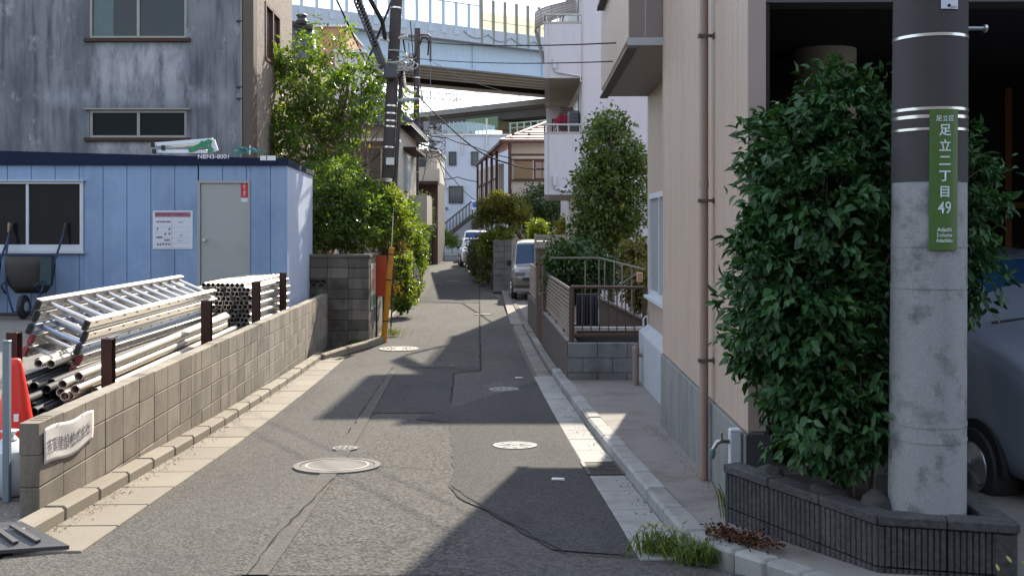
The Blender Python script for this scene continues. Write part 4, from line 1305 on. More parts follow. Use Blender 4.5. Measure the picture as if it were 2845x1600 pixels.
# projecting box
u = 4.03
while u < 7.99:
    w = min(.30, 8.0 - u)
    z0, z1 = 3.68, H
    if 4.6 < u + .1 < 7.4:
        bbox(MB(), u + .004, u + w - .004, -.33, -.30, 3.68, 4.72).build('siding_board', beige, bb, bevel=.004)
        bbox(MB(), u + .004, u + w - .004, -.33, -.30, 6.3, H).build('siding_board', beige, bb, bevel=.004)
    else:
        bbox(MB(), u + .004, u + w - .004, -.33, -.30, 3.68, H).build('siding_board', beige, bb, bevel=.004)
    u += w
bxd = M('bay_front_taupe', (.235, .19, .175), .6, .07, 2)
for k, (v0, v1) in enumerate(((-.329, -.17), (-.165, .0), (.005, .33))):
    bbox(MB(), 4.0, 4.028, v0, v1, 3.66, H).build('front_board', bxd, bb, bevel=.003)
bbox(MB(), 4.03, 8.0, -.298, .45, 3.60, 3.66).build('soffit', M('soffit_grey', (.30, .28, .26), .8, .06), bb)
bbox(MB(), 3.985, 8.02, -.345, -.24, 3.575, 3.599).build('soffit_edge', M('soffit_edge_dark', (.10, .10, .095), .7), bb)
bbox(MB(), 3.985, 3.999, -.345, .31, 3.60, 3.675).build('edge_trim', M('trim_pale_grey', (.40, .41, .43), .5), bb)
wm = MB()
for q in ((4.58, 7.45, 4.72, 4.80), (4.58, 7.45, 6.22, 6.30), (4.58, 4.66, 4.8, 6.22), (7.37, 7.45, 4.8, 6.22), (5.98, 6.05, 4.8, 6.22)):
    bbox(wm, q[0], q[1], -.36, -.30, q[2], q[3])
wf = wm.build('window', dark_f, bb)
bbox(MB(), 4.66, 5.98, -.335, -.33, 4.8, 6.22).build('pane', glassmat('bay_pane', (.16, .20, .22), .1), wf)
bbox(MB(), 6.05, 7.37, -.325, -.32, 4.8, 6.22).build('pane', glassmat('bay_pane2', (.16, .20, .22), .1), wf)
bbox(MB(), 4.5, 7.5, -.42, -.331, 4.66, 4.71).build('sill', dark_f, wf)
# conduit with box on the near face of the projecting part
MB().tube([B(3.95, .34 - .0, 3.95), B(3.95, .345, 9)], .012, 6).build('conduit', beige_p, bb)
MB().box(*(lambda p: (p.x - .05, p.x + .05, p.y - .04, p.y + .04, 3.78, 4.0))(B(3.93, .33, 0))).build('conduit_box', M('box_beige', (.42, .39, .33), .5), bb, bevel=.006)
# garage: header, interior shell
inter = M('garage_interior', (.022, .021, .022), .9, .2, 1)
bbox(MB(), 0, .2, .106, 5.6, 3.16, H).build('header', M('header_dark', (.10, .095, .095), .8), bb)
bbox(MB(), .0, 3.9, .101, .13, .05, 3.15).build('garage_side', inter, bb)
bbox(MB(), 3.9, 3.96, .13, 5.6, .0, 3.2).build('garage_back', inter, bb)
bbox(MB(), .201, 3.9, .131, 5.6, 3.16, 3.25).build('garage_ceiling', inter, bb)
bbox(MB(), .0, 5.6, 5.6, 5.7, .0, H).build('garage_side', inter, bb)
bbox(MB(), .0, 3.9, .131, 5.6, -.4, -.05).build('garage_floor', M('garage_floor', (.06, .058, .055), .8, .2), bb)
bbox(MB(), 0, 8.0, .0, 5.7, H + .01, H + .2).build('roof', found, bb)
m = MB()
pc = B(1.7, .93, 0)
m.lathe([(.23, -.05), (.23, 3.159)], (pc.x, pc.y, 0), 20)
m.build('garage_column', M('garage_column_lit', (.6, .57, .52), .8, .1), bb, smooth=True)  # pale colour stands in for light reaching the column
for v_, mt in ((3.05, M('garage_shelf_post', (.16, .07, .025), .7)), (3.5, M('garage_shelf_post2', (.10, .06, .03), .7))):
    bbox(MB(), 3.4, 3.46, v_, v_ + .06, -.05, 3.1).build('shelf_post', mt, bb)
bbox(MB(), 3.3, 3.85, 2.6, 4.6, 2.0, 2.05).build('shelf', M('garage_shelf', (.13, .09, .03), .7), bb)
# drainpipe with brackets
t = thing('drainpipe', 'brown drainpipe running down the near beige wall', 'pipe', (1.352, 7.35, zg(7.35) + .1))
pipem = M('drainpipe_brown', (.27, .19, .15), .45, .08, 3)
MB().tube([(1.352, 7.35, zg(7.35) + .1), (1.352, 7.35, H)], .031, 16).build('tube', pipem, t, smooth=True)
MB().tube([(1.352, 7.35, 2.10), (1.352, 7.35, 2.16)], .0335, 16).build('coupling', pipem, t, smooth=True)
brk = M('bracket_rust', (.11, .08, .07), .6, .2, 10)
for yy in (102, 558, 1000):
    z = PZ(yy, 7.35)
    k = MB()
    k.box(1.352 - .042, 1.352 + .042, 7.35 - .042, 7.35 - .036, z - .010, z + .010).box(1.352 + .030, 1.352 + .066, 7.32, 7.335, z - .011, z + .011).box(1.412, 1.424, 7.30, 7.36, z - .02, z + .02).box(1.352 - .045, 1.352 - .036, 7.34 - .04, 7.36, z - .013, z + .013)
    k.build('bracket', brk, t)
# stub pipe
sp_ = Vector((1.60, 13.5, zg(13.5) + .08))
t = thing('vent_pipe', 'short brown capped pipe standing by the pale foundation', 'pipe', sp_)
MB().tube([sp_, (1.60, 13.5, .24)], .041, 14).build('tube', pipem, t, smooth=True)
MB().lathe([(.048, .20), (.048, .27), (.03, .285), (.03, .31), (.001, .312)], (1.60, 13.5, 0), 14).build('cap', pipem, t, smooth=True)
MB().tube([(1.60, 13.5, .17), (1.70, 13.5, .17)], .022, 10).build('side_branch', pipem, t, smooth=True)
# water tap post
tp = Vector((1.335, 6.26, zg(6.26) + .1))
t = thing('tap_post', 'white square tap post with a brass tap beside the planter', 'tap', tp)
zt = PZ(1190, 6.26)
MB().box(tp.x - .033, tp.x + .033, tp.y - .033, tp.y + .033, tp.z, zt - .02).build('post', M('tap_post_white', (.55, .58, .62), .4, .04), t, bevel=.006)
MB().box(tp.x - .037, tp.x + .037, tp.y - .037, tp.y + .037, zt - .02, zt).build('cap', M('tap_cap_white', (.6, .63, .66), .4, .04), t, bevel=.008, seg=2)
chrome = M('tap_metal', (.36, .36, .34), .3, .1, 12, metal=.9)
tz = zt - .075
tap = MB().tube([(tp.x - .03, tp.y - .01, tz), (tp.x - .085, tp.y - .02, tz + .004), (tp.x - .11, tp.y - .022, tz - .005), (tp.x - .135, tp.y - .025, tz - .045)], [.014, .014, .015, .012], 12).build('tap_body', chrome, t, smooth=True)
MB().tube([(tp.x - .082, tp.y - .02, tz), (tp.x - .082, tp.y - .02, tz + .05)], .009, 10).build('spindle', chrome, tap, smooth=True)
MB().bar((tp.x - .082, tp.y - .045, tz + .055), (tp.x - .082, tp.y + .005, tz + .055), .012, .012).build('handle', M('tap_brass', (.30, .17, .08), .35, metal=.8), tap, bevel=.004)
MB().lathe([(.016, 0), (.02, -.02), (.016, -.045), (.010, -.06), (.001, -.06)], (tp.x - .137, tp.y - .025, tz - .04), 12).build('nozzle', M('tap_nozzle_teal', (.10, .17, .16), .4), tap, smooth=True)

# ---- planter of ribbed blocks
pm_ = M('ribbed_block_dark', (.052, .051, .052), .9, .25, 4, streak=.25, speck=.35, sscale=45, bmp=1.0, bscale=55, rand=.15, grime=(.085, .083, .08), gscale=6)
pt = thing('planter', 'dark ribbed block planter around the near utility pole', 'planter', (1.9, 5.5, .1))
PA, PB, PC, PD = Vector((1.24, 6.10, 0)), Vector((1.758, 5.01, 0)), Vector((2.36, 4.86, 0)), Vector((2.44, 6.10, 0))
PTZ = .448
m = MB()
m.box(.004, .396, -.10, -.012, -.194, -.004)
for k in range(11):
    x = .006 + k * .0355
    m.hexa([(x, -.0119, -.198), (x + .034, -.0119, -.198), (x + .034, -.1, -.198), (x, -.1, -.198), (x, -.0119, -.002), (x + .034, -.0119, -.002), (x + .034, -.1, -.002), (x, -.1, -.002)][:0] or
           [(x + .005, .0, -.194), (x + .028, -.001, -.194), (x + .034, -.0119, -.194), (x, -.0119, -.194), (x + .005, .001, -.004), (x + .026, .0, -.004), (x + .034, -.0119, -.004), (x, -.0119, -.004)])
rib = m.mesh('ribbed_block', pm_, fixn=True)
for a, b in ((PA, PB), (PB, PC), (PD, PC)):
    d = b - a
    n = max(1, round(d.length / .4))
    ang = math.atan2(d.y, d.x)
    flip = (a == PD)
    for k in range(n):
        p = a + d * (k / n)
        for r in range(3):
            z = PTZ - .05 - .2 * r
            if z < zg(p.y) - .02: continue
            if not flip:
                obj('ribbed_block', rib, pt, (p.x, p.y, z), (0, 0, ang + math.pi), (-d.length / n / .4, 1, 1))
            else:
                obj('ribbed_block', rib, pt, (p.x, p.y, z), (0, 0, ang), (d.length / n / .4, 1, 1))
    nr = Vector((d.y, -d.x, 0)).normalized()
    if (Vector((1.9, 5.6, 0)) - a).dot(nr) > 0: nr = -nr
    for k in range(n):
        p, q = a + d * (k / n + .003), a + d * ((k + 1) / n - .003)
        o1, i1 = nr * .012, -nr * .11
        z0, z1 = PTZ - .048, PTZ + rng.uniform(-.001, .001)
        MB().hexa([(*(p + o1).xy, z0), (*(q + o1).xy, z0), (*(q + i1).xy, z0), (*(p + i1).xy, z0), (*(p + o1).xy, z1), (*(q + o1).xy, z1), (*(q + i1).xy, z1), (*(p + i1).xy, z1)]).build('coping_block', pm_, pt, bevel=.006)
MB().prism([(1.30, 6.10, .0), (1.79, 5.06, .0), (2.34, 4.92, .0), (2.40, 6.10, .0)], (0, 0, .385)).build('soil', M('planter_soil', (.03, .024, .018), .95, .3, 8, bmp=.8, bscale=40), pt)
rockm = M('garden_rock', (.05, .048, .045), .9, .3, 6, bmp=.6, bscale=25)
def rock(c, sx_, sy_, sz_, seed, name, label, mat=rockm):
    bm = bmesh.new()
    bmesh.ops.create_icosphere(bm, subdivisions=3, radius=1)
    rr = random.Random(seed)
    off = Vector((rr.uniform(0, 9), rr.uniform(0, 9), rr.uniform(0, 9)))
    from mathutils import noise as mn
    for v in bm.verts:
        k = 1 + .35 * mn.noise(v.co * 1.3 + off) + .12 * mn.noise(v.co * 3.5 + off)
        v.co = Vector((v.co.x * sx_ * k, v.co.y * sy_ * k, v.co.z * sz_ * k)) + Vector(c)
    me = bpy.data.meshes.new(name)
    bm.to_mesh(me); bm.free()
    me.materials.append(mat)
    me.polygons.foreach_set('use_smooth', [True] * len(me.polygons))
    return tag(obj(name, me), label, 'rock')
rock((1.46, 5.88, .43), .075, .07, .06, 1, 'rock', 'rounded grey rock at the left corner of the planter')
rock((1.66, 5.50, .41), .11, .09, .07, 2, 'rock', 'flat dark rock behind the planter rim')
rock((1.83, 5.24, .41), .09, .08, .09, 3, 'rock', 'dark pitted rock beside the foot of the pole')

# ---- near utility pole with address plate
pc = Vector((2.066, 5.20, .2))
pole_l = M('pole_concrete', (.27, .275, .28), .8, .1, 2, grime=(.10, .10, .10), gscale=7, speck=.12, bmp=.25, streak=.2)
pole_d = M('pole_wrap_dark', (.048, .044, .046), .75, .1, 2, bmp=.4, bscale=160)
np_ = thing('utility_pole', 'thick concrete utility pole in the planter carrying a green address plate', 'pole', pc)
def pcx(z): return pc.x + .007 * (z - .4)
def prd(z): return .1835 - .0045 * (z - .4)
zc = PZ(505, 5.05)
MB().tube([(pcx(z), pc.y, z) for z in (.2, 1, zc)], [prd(z) for z in (.2, 1, zc)], 48).build('shaft_base', pole_l, np_, smooth=True)
MB().tube([(pcx(z), pc.y, z) for z in (zc + .001, 3, 6)], [prd(z) + .003 for z in (zc, 3, 6)], 48).build('wrap', pole_d, np_, smooth=True)
MB().tube([(pcx(z), pc.y, z) for z in (6.001, 11)], [prd(6), prd(11)], 32).build('shaft_top', pole_l, np_, smooth=True)
bandm = M('band_steel', (.6, .58, .55), .3, .1, 10, metal=.9)
for yy, hh, mt in ((94, .007, bandm), (300, .007, bandm), (322, .008, bandm), (357, .006, bandm), (684, .006, pole_l), (800, .008, pole_l), (1187, .009, pole_l), (1232, .006, pole_l)):
    z = PZ(yy, 5.02)
    MB().tube([(pcx(z), pc.y, z - hh), (pcx(z), pc.y, z + hh)], prd(z) + (.0055 if z > zc else .003), 48).build('band', mt, np_, smooth=True)
MB().tube([(pcx(2.72) + .17, pc.y, PZ(80, 5.2)), (pcx(2.72) + .27, pc.y, PZ(80, 5.2))], .010, 8).build('step_bolt', M('bolt_grey', (.3, .33, .36), .4, metal=.6), np_, smooth=True)
MB().lathe([(.001, 0), (.02, 0), (.02, .012), (.001, .012)], (pcx(2.72) + .27, pc.y, PZ(80, 5.2)), 8, 'X').build('bolt_head', MAT['steel'], np_)
def on_pole(x, z, off):                     # x metres to the right of the pole axis as seen from the front
    r = prd(z) + off
    a = x / r - .36                          # the plate is turned towards the lane mouth
    return Vector((pcx(z) + r * math.sin(a), pc.y - r * math.cos(a), z))
def pole_sheet(x0, x1, z0, z1, off, mat, nm, par, th=.003, corner=.012):
    m = MB()
    n = 14
    for o_ in (off, off + th):
        m.grid([[on_pole(x0 + (x1 - x0) * i / n, z0 + (z1 - z0) * j / 2, o_) for i in range(n + 1)] for j in range(3)])
    for (z, ) in ((z0,), (z1,)):
        m.grid([[on_pole(x0 + (x1 - x0) * i / n, z, o_) for i in range(n + 1)] for o_ in (off, off + th)])
    for x in (x0, x1):
        m.grid([[on_pole(x, z0 + (z1 - z0) * j / 2, o_) for j in range(3)] for o_ in (off, off + th)])
    return m.build(nm, mat, par, smooth=True)
sgx0, sgx1 = -.004, .137
sz0, sz1 = PZ(695, 5.03), PZ(304, 5.03)
ap = thing('address_plate', 'green street address plate with white characters strapped to the near pole', 'sign', (pc.x, pc.y - .19, sz0))
pole_sheet(sgx0, sgx1, sz0, sz1, .007, M('plate_green', (.062, .125, .030), .4, .06, 3), 'plate', ap)
wtxt = M('plate_white', (.55, .62, .60), .5, .04)
scx = (sgx0 + sgx1) / 2 + .003
def sx_text(s, yrow, size, bold=.0009, sx=1.0, dx=0.0):
    zc_ = PZ(yrow, 5.03)
    text(s, size, wtxt, 'lettering', lambda x, y: on_pole(scx + dx + x, zc_ + y, .0125), ap, bold=bold, sx=sx)
sx_text('足立区', 331, .030, .0004)
for ch, row in (('足', 364), ('立', 408), ('二', 449), ('丁', 491), ('目', 535)):
    sx_text(ch, row, .060, .0012)
sx_text('49', 579, .082, .0006, .80)
sx_text('Adachi', 638.5, .027, .0006, .95)
sx_text('2-chome', 653.5, .026, .0005, .82)
sx_text('Adachiku', 668.5, .026, .0005, .82)
for zr in (322, 357, 684):
    z = PZ(zr, 5.02)
wp = thing('pole_tag', 'small white tag with a dark dot high on the near pole', 'sign', (pc.x, pc.y - .18, 2.9))
pole_sheet(.045, .133, PZ(25, 5.02), PZ(-120, 5.02), .006, M('tag_white', (.55, .58, .66), .5), 'plate', wp)
for zz, rr in ((PZ(16, 5.02), .008), (PZ(-60, 5.02), .01)):
    m = MB()
    m.poly([on_pole(.085 + rr * math.cos(a * .5236), zz + rr * math.sin(a * .5236), .0125) for a in range(12)])
    m.build('dot', MAT['dark'], wp)
pole_sheet(.095, .125, PZ(21, 5.02), PZ(17, 5.02), .0105, M('tag_grey', (.3, .3, .33), .5), 'print', wp, .001)

# ================================================================== RIGHT MIDDLE: fence wall, railings, apartment, houses
FS = 1.30
def fw(y, dx=0, dz=0): return Vector((FS + SL * y + dx, y, dz))
brick_d = M('brown_stucco_wall', (.105, .085, .068), .92, .2, 3, streak=.3, speck=.2, bmp=.5)
t = thing('fence_wall', 'low brown wall with a slatted metal fence along the right kerb', 'fence', fw(17, .05, zg(17)))
FT, WT = .99, .285
def fseg(y0, y1, x0, x1, z0, z1, mat, nm, par, bev=0):
    return MB().hexa([fw(y0, x0, z0), fw(y0, x1, z0), fw(y1, x1, z0), fw(y1, x0, z0), fw(y0, x0, z1), fw(y0, x1, z1), fw(y1, x1, z1), fw(y1, x0, z1)]).build(nm, mat, par, bevel=bev)
fseg(14.2, 19.0, 0, .12, -.7, WT - .03, brick_d, 'wall', t)
for k in range(8):
    fseg(14.2 + k * .6, 14.2 + (k + 1) * .6 - .006, -.008, .135, WT - .028, WT, MAT['pave'], 'coping_block', t, .006)
fseg(21.0, 24.3, 0, .12, -.7, .25, brick_d, 'wall', t)
tan_m = M('fence_tan_metal', (.26, .215, .17), .5, .1, 4, metal=.2)
brn_m = M('fence_brown_metal', (.10, .065, .045), .5, .12, 4, metal=.2)
def fence_panel(y0, y1, z0, z1):
    fseg(y0, y1, .04, .075, z1 - .035, z1, tan_m, 'top_rail', t)
    fseg(y0, y1, .04, .075, z0, z0 + .03, tan_m, 'bottom_rail', t)
    n = int((z1 - z0 - .08) / .062)
    for k in range(n):
        z = z0 + .045 + k * .062
        fseg(y0 + .005, y1 - .005, .046, .056, z, z + .036, tan_m, 'slat', t)
    nu = int((y1 - y0) / .42)
    for k in range(nu + 1):
        y = y0 + (y1 - y0 - .05) * k / nu
        fseg(y, y + .05, .0565, .07, z0 + .031, z1 - .036, tan_m, 'upright', t)
fence_panel(14.34, 18.9, WT + .06, FT)
fence_panel(21.15, 24.3, .30, .98)
for yk in (15.4, 16.8, 18.2):
    fseg(yk, yk + .04, .045, .07, WT, WT + .059, brn_m, 'fence_foot', t)
fseg(14.22, 14.30, .03, .095, WT, FT + .01, brn_m, 'post', t)
# gate pillars
for (y0, y1, x0, x1, zt, lab) in ((19.02, 19.35, .0, .30, 1.30, 'near brown gate pillar at the end of the slatted fence'), (20.7, 20.98, -.02, .22, 1.42, 'far brown gate pillar beyond the gap in the fence')):
    g_ = thing('gate_pillar', lab, 'pillar', fw(y0, .1, zg(y0)))
    fseg(y0, y1, x0, x1, -.7, zt - .05, M('pillar_brown_%d' % int(y0), (.115, .075, .055), .8, .15, 3, streak=.3), 'shaft', g_)
    fseg(y0 - .02, y1 + .02, x0 - .02, x1 + .02, zt - .048, zt, M('pillar_cap_%d' % int(y0), (.16, .11, .085), .8), 'cap', g_, .006)
mb_ = MB().box(*(lambda p: (p.x + .28, p.x + .46, p.y - .02, p.y + .25, .88, 1.02))(fw(19.1)))
tag(mb_.build('mailbox', M('mailbox_tan', (.30, .24, .18), .5), bevel=.05, seg=3), 'rounded tan mailbox behind the near brown gate pillar', 'mailbox')
# cross wall of grey blocks with the brown bar railing on top
gwx0, gwx1 = fw(14.2).x + .0, 1.70
t = thing('block_wall', 'short grey block wall facing the pavement under the brown railing', 'wall', (gwx0, 14.15, zg(14.1)))
gblk = MB().box(.003, .397, -.06, .06, -.197, -.003).mesh('grey_block', MAT['block_grey'], bevel=.006)
for r in range(3):
    for k in range(3):
        x = gwx0 + .002 + .4 * k - (.2 if r % 2 else 0)
        sxk = 1.0
        if x < gwx0: sxk = .5; x = gwx0 + .002
        if x + .4 * sxk > 1.72: sxk = max(.1, (1.70 - x) / .4)
        obj('wall_block', gblk, t, (x, 14.12, WT - .02 - .2 * r), (0, 0, 0), (sxk, 1, 1))
MB().box(gwx0 + .005, 1.69, 14.09, 14.17, -.7, WT - .04).build('mortar_core', MAT['mortar_d'], t)
t = thing('bar_railing', 'brown vertical bar railing on the grey cross wall', 'railing', (gwx0, 14.3, WT))
rx0, rx1 = PX(1590, 14.2), PX(1790, 14.2)
zt_, zb_ = PZ(797, 14.2), PZ(930, 14.2)
MB().tube([(rx0 - .02, 14.2, zt_), (rx1, 14.2, zt_ - .01)], .022, 8).build('top_rail', brn_m, t, smooth=True)
MB().bar((rx0, 14.2, zb_), (rx1, 14.2, zb_), .03, .04).build('bottom_rail', brn_m, t)
for k in range(9):
    x = rx0 + .02 + k * (rx1 - rx0 - .04) / 8
    MB().box(x - .008, x + .008, 14.192, 14.208, zb_ + .02, zt_ - .015).build('bar', brn_m, t)
for x in (rx0 - .01, rx1 + .01):
    MB().box(x - .022, x + .022, 14.175, 14.225, WT - .03, zt_ + .005).build('post', brn_m, t)
# steps and stair rail behind it
stepm = M('step_nosing_white', (.50, .47, .44), .7, .08)
t = thing('entrance_steps', 'concrete entrance steps with a pale nosing behind the brown railing', 'steps', (1.3, 15, 0))
MB().box(PX(1592, 14.8), PX(1800, 14.8), 14.75, 15.5, -.6, PZ(918, 14.8)).build('step', M('step_dark', (.07, .068, .07), .85), t)
MB().box(PX(1592, 14.8), PX(1800, 14.8), 14.72, 14.80, PZ(917.5, 14.8), PZ(908, 14.8)).build('nosing', stepm, t)
MB().box(PX(1592, 14.8), PX(1601, 14.8), 14.71, 14.79, PZ(924, 14.8), PZ(917.6, 14.8)).build('nosing', stepm, t)
m = MB().prism([P(1665, 830, 15.6), P(1668, 910, 15.6), P(1800, 910, 15.6), P(1800, 898, 15.6)], (0, .15, 0))
m.build('ramp_cheek', M('ramp_cheek_brown', (.13, .105, .095), .85, .1), t)
MB().prism([P(1664, 824, 15.55), P(1664, 830, 15.55), P(1802, 898, 15.55), P(1802, 890, 15.55)], (0, .25, 0)).build('cheek_cap', MAT['pave'], t)
MB().box(PX(1602, 16.2), PX(1662, 16.2), 16.2, 16.3, -.4, PZ(817, 16.2)).build('cellar_door', M('cellar_door_navy', (.022, .027, .042), .6), t)
for k in range(7):
    x = PX(1606 + k * 8, 16.2)
    MB().box(x, x + .015, 16.17, 16.199, -.3, PZ(822, 16.2)).build('door_batten', M('batten_navy_%d' % k, (.035, .04, .06), .6), t)
t = thing('stair_rail', 'thin grey pipe handrail stepping down behind the brown railing', 'railing', P(1700, 800, 17))
railm = M('rail_olive_grey', (.16, .145, .12), .45, .1, metal=.3)
MB().tube([P(1527, 717, 17.4), P(1664, 717, 17.4), P(1790, 749, 15.9)], .016, 8).build('handrail', railm, t, smooth=True)
for (x, y0, y1, dd) in ((1626, 724, 822, 17.4), (1664, 718, 822, 17.4), (1680, 722, 835, 17.1), (1706, 728, 845, 16.8), (1728, 735, 858, 16.5), (1755, 742, 875, 16.2)):
    MB().tube([P(x, y0, dd), P(x, y1, dd)], .013, 7).build('baluster', railm, t, smooth=True)
MB().tube([P(1715, 797, 15.3), P(1772, 760, 15.0), P(1778, 762, 14.9)], .018, 8).build('lower_handrail', railm, t, smooth=True)
t = tag(MB().box(PX(1770, 14.9), PX(1786, 14.9), 14.88, 15.0, PZ(785, 14.9), PZ(757, 14.9)).build('wall_lamp', M('lamp_copper', (.38, .22, .14), .5), bevel=.01), 'small copper coloured lamp box by the corner of the beige wall', 'lamp')
# white hose hook by the foundation
m = MB().tube([P(1787, 925, 14.0), P(1788, 885, 14.0), P(1796, 878, 14.0), P(1800, 885, 14.0), P(1800, 920, 14.0)], .012, 7)
tag(m.build('hose_hook', MAT['white_plastic'], smooth=True), 'white bent pipe hook above the pale foundation end', 'hook')
# tan horizontal slat screen by the drive
t = thing('slat_screen', 'tan horizontal slat screen beside the parked van', 'fence', P(1560, 700, 24.8))
sy = 24.8
for k in range(13):
    z = PZ(652 + k * 9.2, sy)
    MB().box(PX(1488, sy), PX(1660, sy), sy, sy + .025, z - .065, z).build('slat', tan_m, t)
for xx in (1484, 1595, 1656):
    MB().box(PX(xx, sy), PX(xx + 7, sy), sy - .04, sy - .001, zg(sy) - .1, PZ(648, sy)).build('post', tan_m, t)
# ---- white apartment building with balconies
AY = 25.0
ax = lambda x: PX(x, AY)
az = lambda y: PZ(y, AY)
apw = M('apartment_pinkish_white', (.52, .485, .51), .75, .05, .8, streak=.08)
apt = thing('apartment_building', 'pinkish white apartment block with projecting balconies', 'building', (3, 28, zg(28)))
wx = ax(1617)
MB().box(wx, 9.0, AY, 36.0, -.6, 8.6).build('wall', apw, apt)
MB().box(wx - .05, 9.05, AY - .05, 36.05, 8.6, 8.75).build('roof_parapet', alum_f, apt)
MB().box(wx + .02, wx + .05, AY - .012, AY - .002, 0, 8.5).build('wall_joint', alum_f, apt)
bx0, bx1 = ax(1513), wx
dr_ = .0333
def balc(z0, z1, zs, nm):
    m = MB()
    m.box(bx0, bx1 - .002, AY + .02, AY + .14, z0, z1)
    p = m.build('balcony_parapet', apw, apt)
    MB().box(bx0 - .02, bx1 - .003, AY + .01, AY + .15, z1 + .001, z1 + .05).build('coping', M('coping_' + nm, (.36, .32, .27), .6), p)
    MB().hexa([(bx0, AY + .141, z0), (bx0 + .12, AY + .141, z0), (bx0 + .12 + dr_ * 6, 31, z0), (bx0 + dr_ * 6, 31, z0), (bx0, AY + .141, z1), (bx0 + .12, AY + .141, z1), (bx0 + .12 + dr_ * 6, 31, z1), (bx0 + dr_ * 6, 31, z1)]).build('balcony_parapet', apw, apt)
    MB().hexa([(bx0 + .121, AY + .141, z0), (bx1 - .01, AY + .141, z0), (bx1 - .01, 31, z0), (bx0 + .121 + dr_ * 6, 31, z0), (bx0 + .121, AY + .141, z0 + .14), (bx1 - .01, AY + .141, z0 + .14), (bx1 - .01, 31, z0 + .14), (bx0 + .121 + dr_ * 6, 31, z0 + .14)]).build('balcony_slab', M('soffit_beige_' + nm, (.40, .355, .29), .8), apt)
    q = MB().tube([(bx0 - .0, AY + .05, z1 + .22), (bx1 - .02, AY + .05, z1 + .22)], .025, 8)
    q.tube([(bx0, AY + .06, z1 + .22), (bx0 + dr_ * 6, 31, z1 + .22)], .025, 8)
    for k in range(4):
        q.tube([(bx0 + .05 + k * (bx1 - bx0 - .1) / 3, AY + .05, z1 + .05), (bx0 + .05 + k * (bx1 - bx0 - .1) / 3, AY + .05, z1 + .22)], .014, 6)
    q.build('balcony_rail', alum_f, p, smooth=True)
    # drain spout box and pipe on the near parapet
    MB().box(bx0 + .20, bx0 + .29, AY - .05, AY + .019, z0 + .22, z0 + .45).build('drain_box', apw, p, bevel=.006)
    MB().tube([(bx0 + .24, AY - .02, z0 + .23), (bx0 + .27, AY - .02, z0 + .14), (bx1 - .05, AY - .02, z0 + .04), (bx1 - .03, AY - .02, z0 - .1)], .022, 8).build('drain_pipe', apw, p, smooth=True)
    MB().box(bx0 + .09, bx0 + .10, AY + .008, AY + .019, z0, z1).build('parapet_joint', alum_f, p)
balc(az(541), az(372), 0, 'lower')
balc(az(217), az(66), 0, 'upper')
MB().box(bx0 - .1, bx1 - .06, AY + .1, 29.4, 8.42, 8.58).build('added_shade_slab', apw, apt)  # added slab out of view, fills the shadow on the lane
MB().box(bx1 - .66, bx1 - .02, 30.9, 31, az(372), az(217)).build('balcony_end', apw, apt)
for (y0, z0) in ((26.3, az(372) - .9), (26.3, az(66) - .9)):
    MB().box(bx1 - .02, bx1 - .001, y0, y0 + 3.5, z0, z0 + 2.0).build('balcony_window', M('balcony_door_%d' % int(z0), (.06, .06, .065), .3), apt)
MB().box(ax(1586), ax(1598), AY + .3, AY + .5, -.6, az(545)).build('balcony_column', M('column_beige', (.40, .36, .28), .8), apt)
# balcony things: air conditioner, lattice, red cloth
t = thing('air_conditioner', 'dark air conditioner unit seen through the lower balcony opening', 'air conditioner', (bx1 - .3, 26.0, az(360)))
MB().box(bx1 - .28, bx1 - .03, 25.6, 26.3, az(541) + .14, az(300)).build('casing', M('ac_dark', (.10, .10, .11), .5), t, bevel=.02)
for k in range(6): MB().box(bx1 - .27, bx1 - .04, 25.588, 25.599, az(360) + k * .08, az(360) + k * .08 + .03).build('louvre', M('ac_louvre_%d' % k, (.05, .05, .055), .5), t)
t = thing('lattice_panel', 'wooden lattice panel standing on the lower balcony', 'lattice', (bx0 + .5, 27.5, az(372)))
lw_ = M('lattice_brown', (.10, .035, .03), .7)
lx0, lx1, lz0, lz1 = ax(1535) * 27 / 25, ax(1592) * 27 / 25, az(541) + .14, PZ(300, 27)
for k in range(9):
    a = lx0 + (lx1 - lx0) * k / 8
    MB().bar((a, 27, PZ(378, 27)), (a + .34, 27, PZ(334, 27)), .012, .03).build('lath', lw_, t)
    MB().bar((a + .02, 27.02, PZ(334, 27)), (a + .36, 27.02, PZ(378, 27)), .012, .03).build('lath', lw_, t)
for zz in (378, 333): MB().bar((lx0, 27.01, PZ(zz, 27)), (lx1 + .36, 27.01, PZ(zz, 27)), .03, .04).build('frame_bar', lw_, t)
for xx in (lx0, lx1 + .36): MB().bar((xx, 27.01, az(541) + .14), (xx, 27.01, PZ(331, 27)), .04, .04).build('frame_post', lw_, t)
m = MB()
m.grid([[P(1540 + i * 6, 333 - 14 * math.sin((i + .5) / 9 * 3.1) + j * 9 + 2 * math.sin(i * 1.7 + j), 26.9 + .02 * math.sin(i * 2)) for i in range(10)] for j in range(4)])
o = tag(m.build('red_cloth', M('cloth_red', (.36, .03, .06), .8, .15), smooth='all', fixn=False), 'dark red cloth hung over the lattice on the lower balcony', 'cloth')
o.modifiers.new('thickness', 'SOLIDIFY').thickness = .01
m = MB()
for k in range(8):
    a = P(1558 + k * 7, 300, 29.5)
    m.bar(a, P(1552 + k * 7.5, 330, 28.2), .03, .03)
for k in range(5): m.bar(P(1556, 301 + k * 7, 29.4 - k * .28), P(1612, 301 + k * 7, 29.4 - k * .28), .03, .03)
tag(m.build('pergola_grid', M('pergola_grey_brown', (.30, .26, .22), .7)), 'light wooden grid roof at the back of the lower balcony', 'pergola')
